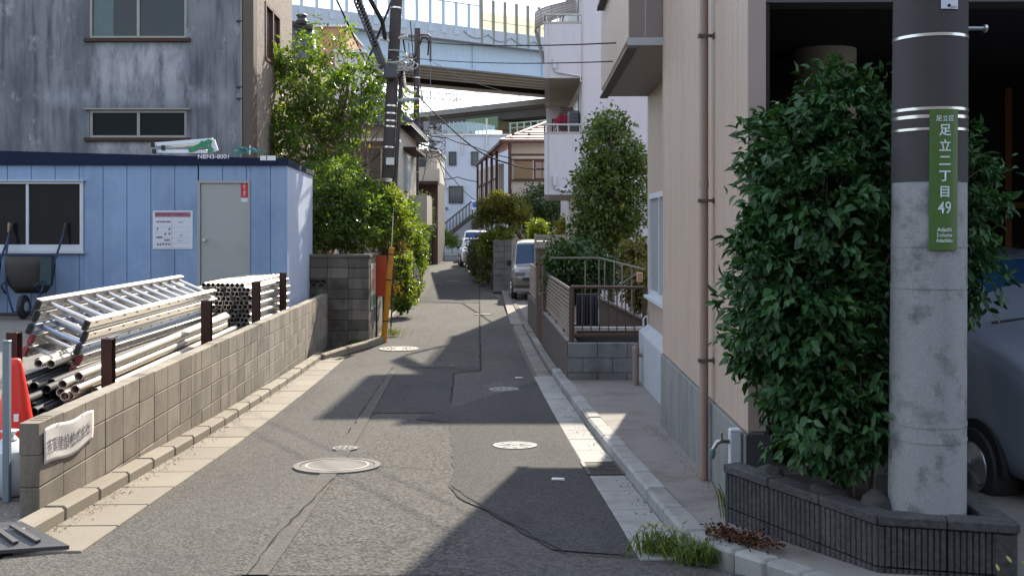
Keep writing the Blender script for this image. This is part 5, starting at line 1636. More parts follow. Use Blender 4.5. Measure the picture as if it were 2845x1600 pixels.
# curved railing at the top balcony
t = thing('curved_railing', 'curved striped railing on the topmost balcony edge', 'railing', P(1540, 60, 28))
crm = M('railing_grey_brown', (.22, .20, .19), .5, .1, metal=.3)
def arc(k): return [P(1488 + 140 * a, (40 - 42 * a ** .55) + (44 - 16 * a) * k / 60, 31 - 4.6 * a) for a in [(i / 12) ** 1.6 for i in range(13)]]
pinkp = M('railing_panel_pink', (.46, .40, .41), .7)
rowsb = [arc(k * 12) for k in range(6)]
pnl = MB().grid([rowsb[0], rowsb[5]]).build('panel', pinkp, t, smooth='all', fixn=False)
pnl.modifiers.new('thickness', 'SOLIDIFY').thickness = .03
for k in range(6): MB().tube([p + Vector((0, -.05, 0)) for p in rowsb[k]], .03, 6).build('hoop', crm, t, smooth=True)
for k in (0, 3, 6, 9, 12): MB().tube([rowsb[0][k] + Vector((0, -.06, 0)), rowsb[5][k] + Vector((0, -.06, 0))], .03, 6).build('upright', crm, t, smooth=True)
MB().tube([rowsb[5][0] + Vector((0, .05, 0)), Vector((rowsb[5][0].x + .25, 30.95, az(66) - .02))], .05, 6).build('stay', crm, t)

# ---- brown-roofed house
hm = thing('brown_roof_house', 'white house with a reddish brown metal roof and shuttered window', 'house', (1.5, 46, zg(46)))
HY0 = 42.0
hx = lambda x: PX(x, HY0)
hz = lambda y: PZ(y, HY0)
whw = M('house_white_plaster', (.50, .47, .42), .85, .06, 1.5, streak=.1)
timber = M('timber_brown', (.075, .04, .03), .75, .2, 4)
rfm = M('roof_redbrown_metal', (.27, .15, .115), .45, .12, 3)
fx0 = hx(1416)
MB().box(fx0, 4.5, HY0, 58, -.6, hz(398)).build('wall', whw, hm)
for zr in (428, 442): MB().box(fx0 - .02, 4.5, HY0 - .05, HY0 - .001, hz(zr + 5), hz(zr)).build('timber_beam', timber, hm)
for xr in (1416, 1420): pass
MB().box(fx0 - .06, fx0 + .06, HY0 - .06, HY0 + .1, -.5, hz(398)).build('timber_post', timber, hm)
# roof: near slope, lane-side slope
e0, e1 = P(1392, 394, HY0 - .6), P(1640, 394, HY0 - .6)
r0, r1 = P(1535, 342, HY0 + 5), P(1800, 342, HY0 + 5)
el = P(1322, 459, 57.5)
rl = P(1500, 372, 60)
sl1 = MB().prism([e0, e1, r1, r0], (0, 0, .10)).build('roof', rfm, hm)
for k in range(8):
    f = (k + .5) / 8
    a, b = e0.lerp(r0, f) + Vector((0, 0, .11)), e1.lerp(r1, f) + Vector((0, 0, .11))
    MB().bar(a, b, .05, .06).build('roof_batten', rfm, sl1)
for f in (.12, .3, .5): MB().bar(e0.lerp(e1, f) + Vector((0, .5, .32)), e0.lerp(e1, f) + Vector((.12, .5, .32)), .06, .09).build('snow_guard', timber, sl1)
MB().bar(e0 + Vector((0, 0, .05)), r0 + Vector((0, 0, .12)), .18, .1).build('hip_cap', rfm, sl1)
MB().prism([el, e0 + Vector((0, .02, 0)), r0, rl], (0, 0, .10)).build('roof', M('roof_redbrown_tile', (.24, .075, .05), .55, .15, 4), hm)
MB().bar(e0 + Vector((0, -.04, -.02)), e1 + Vector((0, -.04, -.02)), .1, .1).build('gutter', timber, hm)
MB().bar(e0 + Vector((0, 0, -.03)), el + Vector((0, 0, -.03)), .12, .12).build('gutter', timber, hm)
MB().tube([P(1416, 400, 41.4), P(1416, 560, 41.4)], .05, 8).build('downpipe', timber, hm)
f = win(hm, hx(1424), hx(1482), HY0, hz(499), hz(445), timber, glass_g, 0)
for k in range(14):
    z = hz(497) + k * (hz(449) - hz(497)) / 14
    MB().box(hx(1427), hx(1480), HY0 - .085, HY0 - .062, z, z + .045).build('shutter_slat', M('shutter_tan_%d' % k, (.22, .15, .085), .6), f)
MB().box(hx(1424), hx(1426.5), HY0 - .1, HY0 - .06, hz(499), hz(446)).build('shutter_edge', white_w, f)
MB().box(hx(1480), hx(1482.5), HY0 - .1, HY0 - .06, hz(499), hz(446)).build('shutter_edge', white_w, f)
win(hm, hx(1484), hx(1530), HY0, hz(499), hz(447), timber, M('pale_curtain_glass', (.25, .2, .17), .3), 1)
# open stair/balcony frame on the lane side of this house
for (x, dd, y0) in ((1327, 56, 462), (1339, 53.5, 450), (1352, 51, 440), (1366, 48.5, 428), (1380, 45.5, 420)):
    MB().bar(P(x, y0, dd), P(x, 640, dd), .12, .12).build('frame_post', timber, hm)
for k in range(12):
    dd = 55.8 - k * .75
    x = 1328 + k * 4.0
    MB().bar(P(x, 520 - k * 2.0, dd), P(x, 566 - k * .4, dd), .035, .035).build('rail_bar', timber, hm)
    MB().hexa([P(x + .6, 524 - k * 2, dd), P(x + 3.4, 522 - k * 2, dd - .6), P(x + 3.4, 522 - k * 2, dd - .57), P(x + .6, 524 - k * 2, dd + .03), P(x + .6, 564 - k * .4, dd), P(x + 3.4, 563 - k * .4, dd - .6), P(x + 3.4, 563 - k * .4, dd - .57), P(x + .6, 564 - k * .4, dd + .03)]).build('rail_panel', white_w, hm)
MB().bar(P(1327, 520, 56), P(1378, 497, 47), .06, .08).build('balcony_rail', timber, hm)
MB().bar(P(1327, 568, 56), P(1378, 562, 47), .08, .1).build('balcony_beam', timber, hm)
MB().hexa([P(1327, 610, 58), P(1385, 612, 46), P(1400, 612, 46), P(1342, 610, 58), P(1327, 476, 58), P(1385, 455, 46), P(1400, 455, 46), P(1342, 476, 58)]).build('side_wall', white_w, hm)

# ---- far blue-white building with outside steel stair
FY = 75.0
fxx = lambda x: PX(x, FY)
fzz2 = lambda y: PZ(y, FY)
fbw = M('far_building_bluewhite', (.40, .42, .48), .8, .05, .6, streak=.08)
fb = thing('far_building', 'pale blue-white building closing the end of the lane', 'building', ((fxx(1205) + fxx(1410)) / 2, 78, -.1))
MB().box(fxx(1204), fxx(1440), FY, 84, -.4, fzz2(377)).build('wall', fbw, fb)
MB().box(fxx(1202), fxx(1442), FY - .1, 84.1, fzz2(377), fzz2(373)).build('parapet', alum_f, fb)
for (x0, x1, y0, y1, mu) in ((1247, 1268, 422, 460, 0), (1309, 1329, 422, 460, 0), (1247, 1287, 517, 565, 1)):
    win(fb, fxx(x0), fxx(x1), FY, fzz2(y1), fzz2(y0), dark_f, glassmat('far_pane_%d' % x0, (.05, .065, .075), .1, .4), mu, False, .12)
for (x, y0, y1) in ((1233, 376, 523), (1284, 376, 430), (1352, 330, 420)):
    MB().tube([P(x, y0, FY - .12), P(x, y1, FY - .12)], .06, 6).build('downpipe', white_w, fb)
MB().tube([P(1231, 521, FY - .12), P(1246, 521, FY - .12)], .06, 6).build('downpipe', white_w, fb)
MB().box(fxx(1312), fxx(1326), FY - .15, FY - .01, -.3, fzz2(620)).build('door', dark_f, fb)
MB().box(fxx(1239), fxx(1243), FY - .3, FY - .01, fzz2(583), fzz2(576)).build('wall_lamp', MAT['black'], fb)
for (x0, x1, y0) in ((1222, 1236, 362), (1262, 1281, 366), (1300, 1308, 364)):
    MB().box(fxx(x0), fxx(x1), 78, 79, fzz2(377), PZ(y0, 78)).build('roof_unit', M('roof_unit_%d' % x0, (.2, .2, .2), .7), fb)
st = thing('steel_stair', 'dark brown outside steel stair with a barred handrail on the far building', 'stair', P(1220, 700, 73.5))
sm = M('stair_brown_black', (.035, .026, .026), .6)
a, b = P(1222, 672, 73.6), P(1312, 600, 73.6)
for off in (0, .9):
    o3 = Vector((0, off, 0))
    MB().bar(a + o3, b + o3, .08, .28).build('stringer', sm, st)
    MB().bar(a + o3 + Vector((0, 0, 1.05)), b + o3 + Vector((0, 0, 1.05)), .05, .06).build('handrail', sm, st)
    for k in range(11):
        p = a.lerp(b, k / 10) + o3
        MB().bar(p, p + Vector((0, 0, 1.05)), .03, .03).build('baluster', sm, st)
for k in range(12):
    p = a.lerp(b, (k + .5) / 12)
    MB().box(p.x - .12, p.x + .12, p.y + .04, p.y + .86, p.z - .02, p.z + .02).build('tread', sm, st)
MB().box(b.x, b.x + 1.2, b.y, b.y + 1.2, b.z - .1, b.z).build('landing', sm, st)
MB().bar(b + Vector((0, 0, 1.05)), b + Vector((1.2, 0, 1.05)), .05, .06).build('handrail', sm, st)
for q in ((0, 0), (1.15, 0), (1.15, 1.15)): MB().bar(Vector((b.x + q[0], b.y + q[1], -.2)), b + Vector((q[0], q[1], 0)), .08, .08).build('support', sm, st)
t = thing('blue_sign', 'small blue and white sign on the stair landing of the far building', 'sign', P(1318, 570, 73.4))
MB().box(PX(1311, 73.4), PX(1327, 73.4), 73.38, 73.42, PZ(582, 73.4), PZ(556, 73.4)).build('board', MAT['white_plastic'], t)
MB().box(PX(1312.5, 73.4), PX(1326, 73.4), 73.36, 73.379, PZ(577, 73.4), PZ(561, 73.4)).build('print', M('sign_blue', (.03, .08, .42), .5), t)
for (x0, x1, lab) in ((1268, 1276, 'left grey gas cylinder under the steel stair'), (1279, 1289, 'right grey gas cylinder under the steel stair')):
    c = Vector(((PX(x0, 73) + PX(x1, 73)) / 2, 73.2, zg(73)))
    t = thing('gas_cylinder', lab, 'gas cylinder', c)
    r_ = (PX(x1, 73) - PX(x0, 73)) / 2
    MB().lathe([(r_ * .9, 0), (r_, .06), (r_, .85), (r_ * .8, 1.0), (r_ * .35, 1.08)], c, 14).build('tank', M('tank_grey_%d' % x0, (.30, .31, .32), .5), t, smooth=True)
    MB().lathe([(r_ * .35, 1.08), (r_ * .4, 1.1), (r_ * .4, 1.2), (.001, 1.2)], c, 10).build('valve', MAT['steel'], t)
# low kerb wall in front of the far building
struct(MB().box(PX(1218, 71.5), PX(1300, 71.5), 71.4, 71.7, zg(71) - .1, zg(71) + .22).build('far_kerb', MAT['concrete_g']))
# ---- grey block pillar wall beside the van, board fence with hedge beyond
t = thing('block_wall', 'tall narrow grey block wall end beside the parked van', 'wall', (PX(1395, 36.3), 36.4, zg(36)))
px0, ptop = PX(1370, 36.3), PZ(668, 36.3)
for r in range(9):
    for k in range(2):
        w_ = (.40, .24)[k]
        MB().box(px0 + k * .405, px0 + k * .405 + w_, 36.3, 36.42, ptop - .2 * (r + 1) + .006, ptop - .2 * r).build('wall_block', MAT['block_grey'], t, bevel=.008)
MB().box(px0 + .01, px0 + .63, 36.32, 36.41, ptop - 1.9, ptop - .02).build('mortar_core', MAT['mortar_d'], t)
m = MB()
for r in range(9):
    for k in range(3):
        MB().box(px0, px0 + .12, 36.43 + k * .4, 36.82 + k * .4, ptop - .2 * (r + 1) + .006, ptop - .2 * r).build('wall_block', MAT['block_grey'], t, bevel=.008)
bf = thing('board_fence', 'old brown post fence under the hedge along the right of the lane', 'fence', P(1345, 760, 45))
bfm = M('board_fence_brown', (.10, .062, .042), .85, .25, 4)
for k in range(9):
    dd = 37.5 + k * 1.7
    x = interp(RE, dd) + .25
    MB().box(x - .05, x + .05, dd, dd + .12, zg(dd) - .05, zg(dd) + 1.25 + .1 * (k % 3)).build('post', bfm, bf)
    if k < 8:
        x2 = interp(RE, dd + 1.7) + .25
        for zz in (.35, .75, 1.1):
            MB().bar((x, dd + .12, zg(dd) + zz), (x2, dd + 1.7, zg(dd + 1.7) + zz), .03, .16).build('board', bfm, bf)
for (x, y, w_, lab) in ((1352, 775, .30, 'grey plastic box lid lying by the post fence'), (1356, 797, .28, 'dark flat tray lying in front of the post fence'), (1303, 737, .22, 'pale plank lying at the foot of the hedge')):
    c = G(x, y)
    tag(MB().hexa([(c.x - w_, c.y - .25, c.z), (c.x + w_, c.y - .25, c.z), (c.x + w_, c.y + .3, c.z), (c.x - w_, c.y + .3, c.z), (c.x - w_ * .9, c.y - .2, c.z + .14), (c.x + w_ * .9, c.y - .2, c.z + .14), (c.x + w_ * .8, c.y + .28, c.z + .1), (c.x - w_ * .8, c.y + .28, c.z + .1)]).build('storage_box', M('box_grey_%d' % x, (.25, .26, .27) if x != 1356 else (.04, .04, .045), .6), bevel=.02), lab, 'box')

# ---- unseen house added behind the camera to darken panes and the right side
h = thing('added_shade_house', 'dark unseen house added behind the camera for dark reflections and shade', 'house', (-2, -11, .3))
MB().box(-24, 20, -16, -9, 0, 7.2).build('wall', M('added_shade_wall', (.06, .055, .05), .85, .2, 1), h)
gable_roof(h, -24, 20, -16, -9, 7.2, 2.2, .6, tile_d, 'X', parent_wall=tile_d)
for k in range(9):
    f = win(h, -22 + k * 4.6, -20.2 + k * 4.6, -8.92, 4.2, 5.6, alum_f, glass_g, 1)

# ================================================================== VIADUCTS
VA, VD = Vector((-12.7, 90.0, 0)), Vector((.82, .573, 0)).normalized()
VN = Vector((VD.y, -VD.x, 0))                    # towards the camera
def V(s, n, z): return VA + VD * s + VN * n + Vector((0, 0, z))
def vbox(s0, s1, n0, n1, z0, z1):
    return MB().hexa([V(s0, n0, z0), V(s1, n0, z0), V(s1, n1, z0), V(s0, n1, z0), V(s0, n0, z1), V(s1, n0, z1), V(s1, n1, z1), V(s0, n1, z1)])
ex_ = thing('expressway_viaduct', 'elevated expressway with pale blue girder and clear sound walls', 'viaduct', V(0, -6, 0))
S0, S1 = -32, 46
girder = M('girder_pale_blue', (.36, .44, .52), .6, .06, .3, streak=.1)
fasc = M('deck_fascia_grey', (.36, .39, .43), .75, .07, .4, streak=.15)
under = M('deck_underside_shade', (.010, .010, .010), .85, .2, .5)  # near-black puts the shade between the ribs into the colour
ribm = M('deck_rib', (.40, .39, .36), .8, .2, .5)  # pale colour imitates light along the rib bottoms
vbox(S0, S1, -.05, .0, 16.3, 18.64).build('girder', girder, ex_)
vbox(S0, S1, -.5, .35, 16.22, 16.299).build('girder_flange', girder, ex_)
for k in range(10):
    s = S0 + 3 + k * 8.0
    vbox(s, s + .12, .0, .18, 16.31, 18.6).build('stiffener', girder, ex_)
vbox(S0, S1, -.06, .95, 18.641, 18.9).build('deck_edge', fasc, ex_)
vbox(S0, S1, .70, .95, 18.901, 19.96).build('fascia', fasc, ex_)
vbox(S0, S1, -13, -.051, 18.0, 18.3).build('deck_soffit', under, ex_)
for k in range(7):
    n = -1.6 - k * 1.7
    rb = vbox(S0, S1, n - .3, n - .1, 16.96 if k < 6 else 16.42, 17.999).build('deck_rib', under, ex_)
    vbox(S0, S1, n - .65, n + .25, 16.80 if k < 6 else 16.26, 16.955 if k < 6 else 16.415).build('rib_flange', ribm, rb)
vbox(S0, S1, -13.1, -13.0, 16.3, 19.9).build('far_girder', under, ex_)
for k in range(60):
    s = -26 + k * .55 + 30
    if s > S1 - 2: break
postm = M('soundwall_post', (.34, .40, .46), .5, .06, metal=.2)
posty = M('soundwall_post_olive', (.20, .19, .15), .6, .1)
def clear(name, col, alpha):
    m_, t_, b_ = nodes_of(name)
    tr = t_.nodes.new('ShaderNodeBsdfTransparent')
    tr.inputs[0].default_value = (*col, 1)
    mxs = t_.nodes.new('ShaderNodeMixShader')
    mxs.inputs[0].default_value = alpha
    b_.inputs['Base Color'].default_value = (*col, 1)
    b_.inputs['Roughness'].default_value = .25
    t_.links.new(tr.outputs[0], mxs.inputs[1]); t_.links.new(b_.outputs[0], mxs.inputs[2])
    t_.links.new(mxs.outputs[0], t_.nodes['Material Output'].inputs['Surface'])
    return m_
clr = clear('clear_panel', (.93, .97, 1.0), .12)
clr2 = clear('clear_panel_top', (.96, .96, .98), .18)
yelp = clear('cream_panel', (.95, .90, .70), .55)
# s where the wall type changes (column 1339 of the photograph)
def s_at(x):                                     # solve for s so that the near edge shows at column x
    k = (x - CX) / F
    # (VA.x + VD.x s + .95 VN.x) = k (VA.y + VD.y s + .95 VN.y)
    return (k * (VA.y + .95 * VN.y) - VA.x - .95 * VN.x) / (VD.x - k * VD.y)
sc_ = s_at(1339)
step = s_at(1260) - s_at(1224)
s = sc_ - 18 * step
while s < sc_ - .1:
    vbox(s - .09, s + .09, .72, .98, 19.2, 22.1).build('sound_post', postm, ex_)
    vbox(s - .28, s + .28, .951, 1.0, 19.15, 19.75).build('post_plate', postm, ex_)
    vbox(s + .091, s + step - .091, .82, .85, 20.0, 22.0).build('sound_panel', clr, ex_)
    vbox(s + .091, s + step - .091, .78, .89, 22.001, 22.1).build('panel_cap', postm, ex_)
    s += step
s = sc_
ystep = s_at(1372) - s_at(1339)
while s < S1 - 3:
    vbox(s - .10, s + .10, .72, .98, 18.7, 22.75).build('sound_post', posty, ex_)
    for (z0, z1, mt) in ((20.0, 20.75, yelp), (20.80, 21.55, yelp), (21.6, 22.65, clr2)):
        vbox(s + .101, s + ystep - .101, .82, .85, z0, z1).build('sound_panel', mt, ex_)
    vbox(s + .101, s + ystep - .101, .80, .87, 20.755, 20.795).build('panel_rail', posty, ex_)
    s += ystep
for s in (-24, 50):
    MB().box(*(lambda p: (p.x - 1.2, p.x + 1.2, p.y - 1.2, p.y + 1.2, -.5, 16.2))(V(s, -6, 0))).build('pier', fasc, ex_)
tag(MB().tube([V(s_at(1397), -3, 19.9), V(s_at(1397), -3, 26)], .09, 6).build('lamp_mast', postm), 'thin mast rising above the expressway sound wall', 'mast')
# hanging cable under the fascia
m = MB()
for k in range(6):
    a, b = V(sc_ + k * 2 * ystep - 2, 1.0, 19.55 - k * .05), V(sc_ + (k + 1) * 2 * ystep - 2, 1.0, 19.5 - k * .05)
    m.tube([a.lerp(b, i / 6) + Vector((0, 0, -.5 * math.sin(math.pi * i / 6))) for i in range(7)], .045, 5)
m.build('service_cable', MAT['greyblue'], ex_)
# ---- lower rail viaduct
rv = thing('rail_viaduct', 'lower grey rail viaduct crossing beneath the expressway', 'viaduct', (-6, 125, 0))
RA, RB = P(1100, 318, 132), P(1560, 272, 113)
RA.z = RB.z = 15.9
dv = (RB - RA).normalized()
RA2, RB2 = RA - dv * 25, RB + dv * 30
nrm = Vector((dv.y, -dv.x, 0))
def rbox(s0, s1, n0, n1, z0, z1, base=None):
    b0 = RA2
    q = lambda s_, n_, z_: Vector((b0.x, b0.y, 0)) + dv * s_ + nrm * n_ + Vector((0, 0, z_))
    return MB().hexa([q(s0, n0, z0), q(s1, n0, z0), q(s1, n1, z0), q(s0, n1, z0), q(s0, n0, z1), q(s1, n0, z1), q(s1, n1, z1), q(s0, n1, z1)])
RL = (RB2 - RA2).length
rvm = M('rail_viaduct_grey', (.20, .19, .175), .8, .12, .4, streak=.2)
rvd = M('rail_viaduct_dark', (.075, .07, .065), .85, .2, .4)
rbox(0, RL, -.2, .2, 15.3, 15.9).build('parapet', rvm, rv)
rbox(0, RL, -8, -.201, 15.0, 15.3).build('deck', rvd, rv)
rbox(0, RL, -.9, -.5, 14.1, 14.999).build('girder', rvd, rv)
for n in (-2.5, -4.4, -6.3): rbox(0, RL, n - .4, n, 14.2, 14.999).build('girder', rvd, rv)
rbox(0, RL, -8.4, -8.0, 14.1, 15.9).build('parapet', rvm, rv)
olive = M('pier_olive', (.20, .185, .13), .8, .1)
for x in (1249, 1420):
    k = (x - CX) / F
    s = 0
    b0 = RA2
    s = (k * (b0.y + nrm.y * -4) - b0.x - nrm.x * -4) / (dv.x - k * dv.y)
    rbox(s - .55, s + .55, -5, -3, -.5, 14.19).build('pier', olive, rv)
    rbox(s - 1.1, s + 1.1, -7.5, -.8, 13.2, 14.09).build('pier_head', olive, rv)
tag(rbox(*(lambda s: (s - 2.6, s + 2.6))((((1347 - CX) / F) * (RA2.y) - RA2.x) / (dv.x - ((1347 - CX) / F) * dv.y)), .25, .5, 13.05, 14.4).build('green_sign', M('sign_dull_green', (.12, .19, .10), .6), bevel=.03), 'dull green sign board hanging on the lower rail viaduct', 'sign')
# light screen fence on the rail viaduct's near side road
gf = thing('screen_fence', 'pale blue mesh fence above the far building roof', 'fence', P(1300, 400, 100))
scrm = clear('mesh_screen', (.75, .86, .92), .35)
for k in range(14):
    x0, x1 = 1214 + k * 11.5, 1225 + k * 11.5
    z0 = P(0, 380, 100).z
    zt0 = P(0, 350 - 10 * math.sin((k + 1) / 14 * 3.1), 100).z
    MB().box(PX(x0, 100) + .04, PX(x1, 100), 100, 100.05, z0 - 2, zt0).build('mesh_panel', scrm, gf)
    MB().box(PX(x0, 100) - .04, PX(x0, 100) + .04, 99.95, 100.1, -.3, zt0 + .1).build('post', postm, gf)
gr = thing('green_railing', 'pale green pipe railing behind the brown-roofed house', 'railing', P(1450, 350, 96))
gm_ = M('railing_pale_green', (.30, .40, .33), .6)
for yy in (340, 353): MB().tube([P(1415, yy + 4, 98), P(1520, yy - 5, 94)], .07, 6).build('rail', gm_, gr)
for k in range(6):
    x = 1418 + k * 19
    MB().tube([P(x, 343 - k * 1.6, 97.5 - k * .7), Vector((PX(x, 97.5 - k * .7), 97.5 - k * .7, -.3))], .07, 6).build('post', gm_, gr)
# ---- catenary gantry
cg = thing('catenary_gantry', 'pale lattice catenary gantry of the railway', 'gantry', P(1274, 360, 140))
cgm = M('gantry_pale_grey', (.42, .42, .38), .6)
def truss(p, q, w, n, up, nm):
    m = MB()
    p, q, up = Vector(p), Vector(q), Vector(up).normalized()
    for sgn in (-1, 1): m.bar(p + up * w / 2 * sgn, q + up * w / 2 * sgn, .1, .1)
    for k in range(n):
        a, b = p.lerp(q, k / n), p.lerp(q, (k + 1) / n)
        sg = 1 if k % 2 else -1
        m.bar(a + up * w / 2 * sg, b - up * w / 2 * sg, .07, .07)
        m.bar(a + up * w / 2, a - up * w / 2, .07, .07)
    m.build(nm, cgm, cg)
truss((PX(1274, 140), 140, -.5), P(1274, 262, 140), .35 * 140 / 100, 30, (1, 0, 0), 'mast')
truss(P(1165, 262, 140), P(1272, 272, 140), .9, 10, (0, 0, 1), 'beam')
truss((PX(1166, 140), 140, -.5), P(1166, 262, 140), .5, 30, (1, 0, 0), 'mast')
MB().bar(P(1235, 305, 140), P(1272, 270, 140), .12, .12).build('brace', cgm, cg)
for i, (a, b) in enumerate((((1150, 283), (1510, 262)), ((1150, 296), (1510, 288)), ((1150, 270), (1510, 236)))):
    tag(MB().tube([P(*a, 139), P((a[0] + b[0]) / 2, (a[1] + b[1]) / 2 + 3, 141), P(*b, 143)], .035, 5).build('contact_wire', cgm), ('middle', 'lowest', 'highest')[i] + ' contact wire strung from the catenary gantry', 'wire')

# ================================================================== UTILITY POLES AND CABLES
pole_b = M('pole_brown_black', (.055, .045, .042), .85, .2, 2, streak=.2)
pole_g = M('pole_grey', (.30, .32, .34), .7, .1, 2)
def upole(label, base, top, r0, r1, mat, bands=(), name='utility_pole'):
    t = thing(name, label, 'pole', base)
    MB().tube([base, Vector(base).lerp(Vector(top), .5), top], [r0, (r0 + r1) / 2, r1], 20).build('shaft', mat, t, smooth=True)
    d = (Vector(top) - Vector(base))
    for f in bands:
        p = Vector(base) + d * f
        r = r0 + (r1 - r0) * f
        MB().tube([p, p + d.normalized() * .035], r + .007, 20).build('band', bandm, t, smooth=True)
    return t
Y1 = 23.6
b1 = Vector((PX(1054, Y1), Y1, zg(Y1) - .1))
t1 = P(1108, -120, Y1)
up1 = upole('big dark leaning utility pole left of the lane wrapped in cables', b1, t1, .142, .128, pole_b, (.36, .40, .405, .49, .545, .56, .58, .60, .70, .86))
def p1(y):                                        # a point on the pole axis at image row y
    f = (PZ(y, Y1) - b1.z) / (t1.z - b1.z)
    return b1.lerp(t1, f)
porc = M('insulator_white', (.55, .55, .52), .35, .1)
cabm = M('cable_black', (.02, .02, .022), .9, spec=.1)
cabg = M('cable_grey', (.12, .12, .125), .8, spec=.2)
for (yy, sx_) in ((110, .22), (118, -.22), (195, .2), (188, -.24)):
    c = p1(yy)
    MB().tube([c, c + Vector((sx_ * .8, -.1, .03)), c + Vector((sx_ * 1.4, -.16, .05))], .035, 8).build('insulator_arm', porc, up1, smooth=True)
MB().box(*(lambda c: (c.x - .16, c.x + .13, c.y - .36, c.y - .16, c.z - .2, c.z + .12))(p1(200))).build('junction_box', M('junction_dark', (.06, .06, .065), .6), up1, bevel=.03)
MB().tube([p1(280) + Vector((.16, 0, 0)), p1(278) + Vector((.62, -.05, .02))], [.07, .025], 8).build('arm_lamp', pole_g, up1, smooth=True)
MB().tube([p1(205) + Vector((.2, -.02, 0)), p1(560) + Vector((.18, -.02, 0))], .045, 8).build('riser_pipe', pole_b, up1, smooth=True)
MB().box(*(lambda c: (c.x - .02, c.x + .16, c.y - .24, c.y - .19, c.z - .08, c.z + .08))(p1(450))).build('tag_plate', porc, up1)
Y2 = 47.0
b2, t2 = Vector((PX(1150, Y2), Y2, zg(Y2) - .1)), P(1160, 80, Y2)
up2 = upole('slimmer dark utility pole beyond the big one with a hoop bracket', b2, t2, .17, .13, pole_b, (.3, .42, .55, .8))
hm_ = [P(1163, 97, Y2), P(1190, 98, Y2), P(1196, 104, Y2), P(1196, 172, Y2)]
MB().tube(hm_, .05, 8).build('hoop_bracket', M('bracket_brown', (.07, .045, .04), .6), up2, smooth=True)
MB().tube([P(1167, 125, Y2), P(1172, 108, Y2), P(1183, 104, Y2), P(1191, 116, Y2), P(1189, 155, Y2)], .035, 7).build('hanging_loop', cabm, up2, smooth=True)
for (x, y, w_, h_) in ((1141, 150, 10, 50), (1178, 340, 16, 26), (1216, 346, 14, 22)):
    MB().box(PX(x, Y2), PX(x + w_, Y2), Y2 - .3, Y2 - .05, PZ(y + h_, Y2), PZ(y, Y2)).build('terminal_box', M('terminal_grey_%d' % x, (.22, .22, .24), .6), up2, bevel=.03)
MB().tube([P(1150, 395, Y2 - .1), P(1215, 415, Y2 - .4)], .05, 7).build('cross_arm', pole_b, up2)
for yy in (330, 390, 352): MB().bar(P(1150, yy, Y2 - .15), P(1222, yy + 4, Y2 - .15), .06, .06).build('cross_arm', pole_b, up2)
Y3 = 69.0
b3, t3 = Vector((PX(1212, Y3), Y3, zg(Y3) - .1)), P(1196, 350, Y3)
up3 = upole('pale grey utility pole at the end of the lane', b3, t3, .20, .15, pole_g, (.45, .55))
Y4 = 60.0
upole('thin blue-grey service pole in front of the brown shop house', Vector((PX(1190, Y4), Y4, zg(Y4) - .1)), P(1186, 450, Y4), .12, .10, M('pole_bluegrey', (.16, .20, .24), .6), (.6,))
# cables
def cable(label, pts, r, mat=None, sag=0.0, n=18, cat='cable', name='overhead_cable', spiral=0):
    P0 = [Vector(p) for p in pts]
    out = []
    for a, b in zip(P0, P0[1:]):
        for i in range(n):
            f = i / n
            out.append(a.lerp(b, f) + Vector((0, 0, -sag * 4 * f * (1 - f))))
    out.append(P0[-1])
    m = MB().tube(out, r, 6)
    o = tag(m.build(name, mat or cabm, smooth=True), label, cat)
    if spiral:
        sp = []
        tot = len(out)
        for i in range(tot * 6):
            f = i / 6
            k = min(int(f), tot - 2)
            c = out[k].lerp(out[k + 1], f - k)
            sp.append(c + Vector((spiral * math.cos(i * .9), 0, spiral * math.sin(i * .9) - spiral * .6)))
        MB().tube(sp, r * .55, 5).build('spiral_hanger', cabg, o, smooth=True)
    return o
cable('thick cable rising from the top of the big pole towards the upper left', [p1(112) + Vector((-.2, -.1, 0)), P(1062, 60, 23.0), P(1012, -30, 21.6), Vector((-4.4, -6, 8.4))], .05, M('cable_olive', (.05, .045, .035), .9, spec=.1))
cable('spiral-wrapped cable bundle climbing to the upper left of the big pole', [p1(188) + Vector((-.2, -.1, 0)), P(1042, 120, 23.2), P(990, -10, 21.8), Vector((-4.7, -6, 8.0))], .04, None, 0, 16, spiral=.075)
cable('second cable of the bundle left of the big pole', [p1(196) + Vector((-.22, -.15, 0)), P(1030, 116, 23.2), P(978, -14, 21.8), Vector((-5.0, -6, 7.9))], .02, cabg)
cable('thin straight black cable crossing above the tall tree', [P(1013, 166, 30), P(935, 0, 27), P(860, -180, 24)], .025)
cable('black stay rod crossing behind the cable bundle', [P(1018, 180, 33), P(1090, 0, 33), P(1110, -50, 33)], .04)
cable('long slack wire from the big pole to the beige building', [p1(113) + Vector((.25, -.1, 0)), P(1310, 126, 18), B(5.5, -.34, PZ(120, 11.7))], .008, None, .02)
cable('lower slack wire from the big pole to the beige building', [p1(160) + Vector((.2, -.1, 0)), P(1320, 174, 18), B(5.9, -.34, PZ(171, 12.1))], .007, None, .02)
cable('sagging black service cable dropping right past the brown-roofed house', [P(1160, 262, Y2), P(1230, 335, 44), P(1330, 420, 40), P(1420, 456, 38), P(1512, 470, 30)], .030, None, .06)
cable('second service cable sagging towards the brown-roofed house', [P(1180, 372, Y2), P(1240, 383, 44), P(1310, 405, 42), P(1420, 440, 40)], .018, None, .05)
cable('thin wire from the second pole towards the stair of the far building', [P(1215, 440, Y2), P(1262, 500, 55), P(1322, 558, 70)], .022, None, .1)
cable('diagonal wire rising from the second pole to the viaduct foot', [P(1205, 175, Y2), P(1300, 225, 46), P(1400, 255, 45)], .012, cabg)
cable('upper wire between the big pole and the second pole', [p1(112) + Vector((.2, 0, 0)), P(1130, 150, 38), P(1158, 160, Y2)], .02, None, .12)
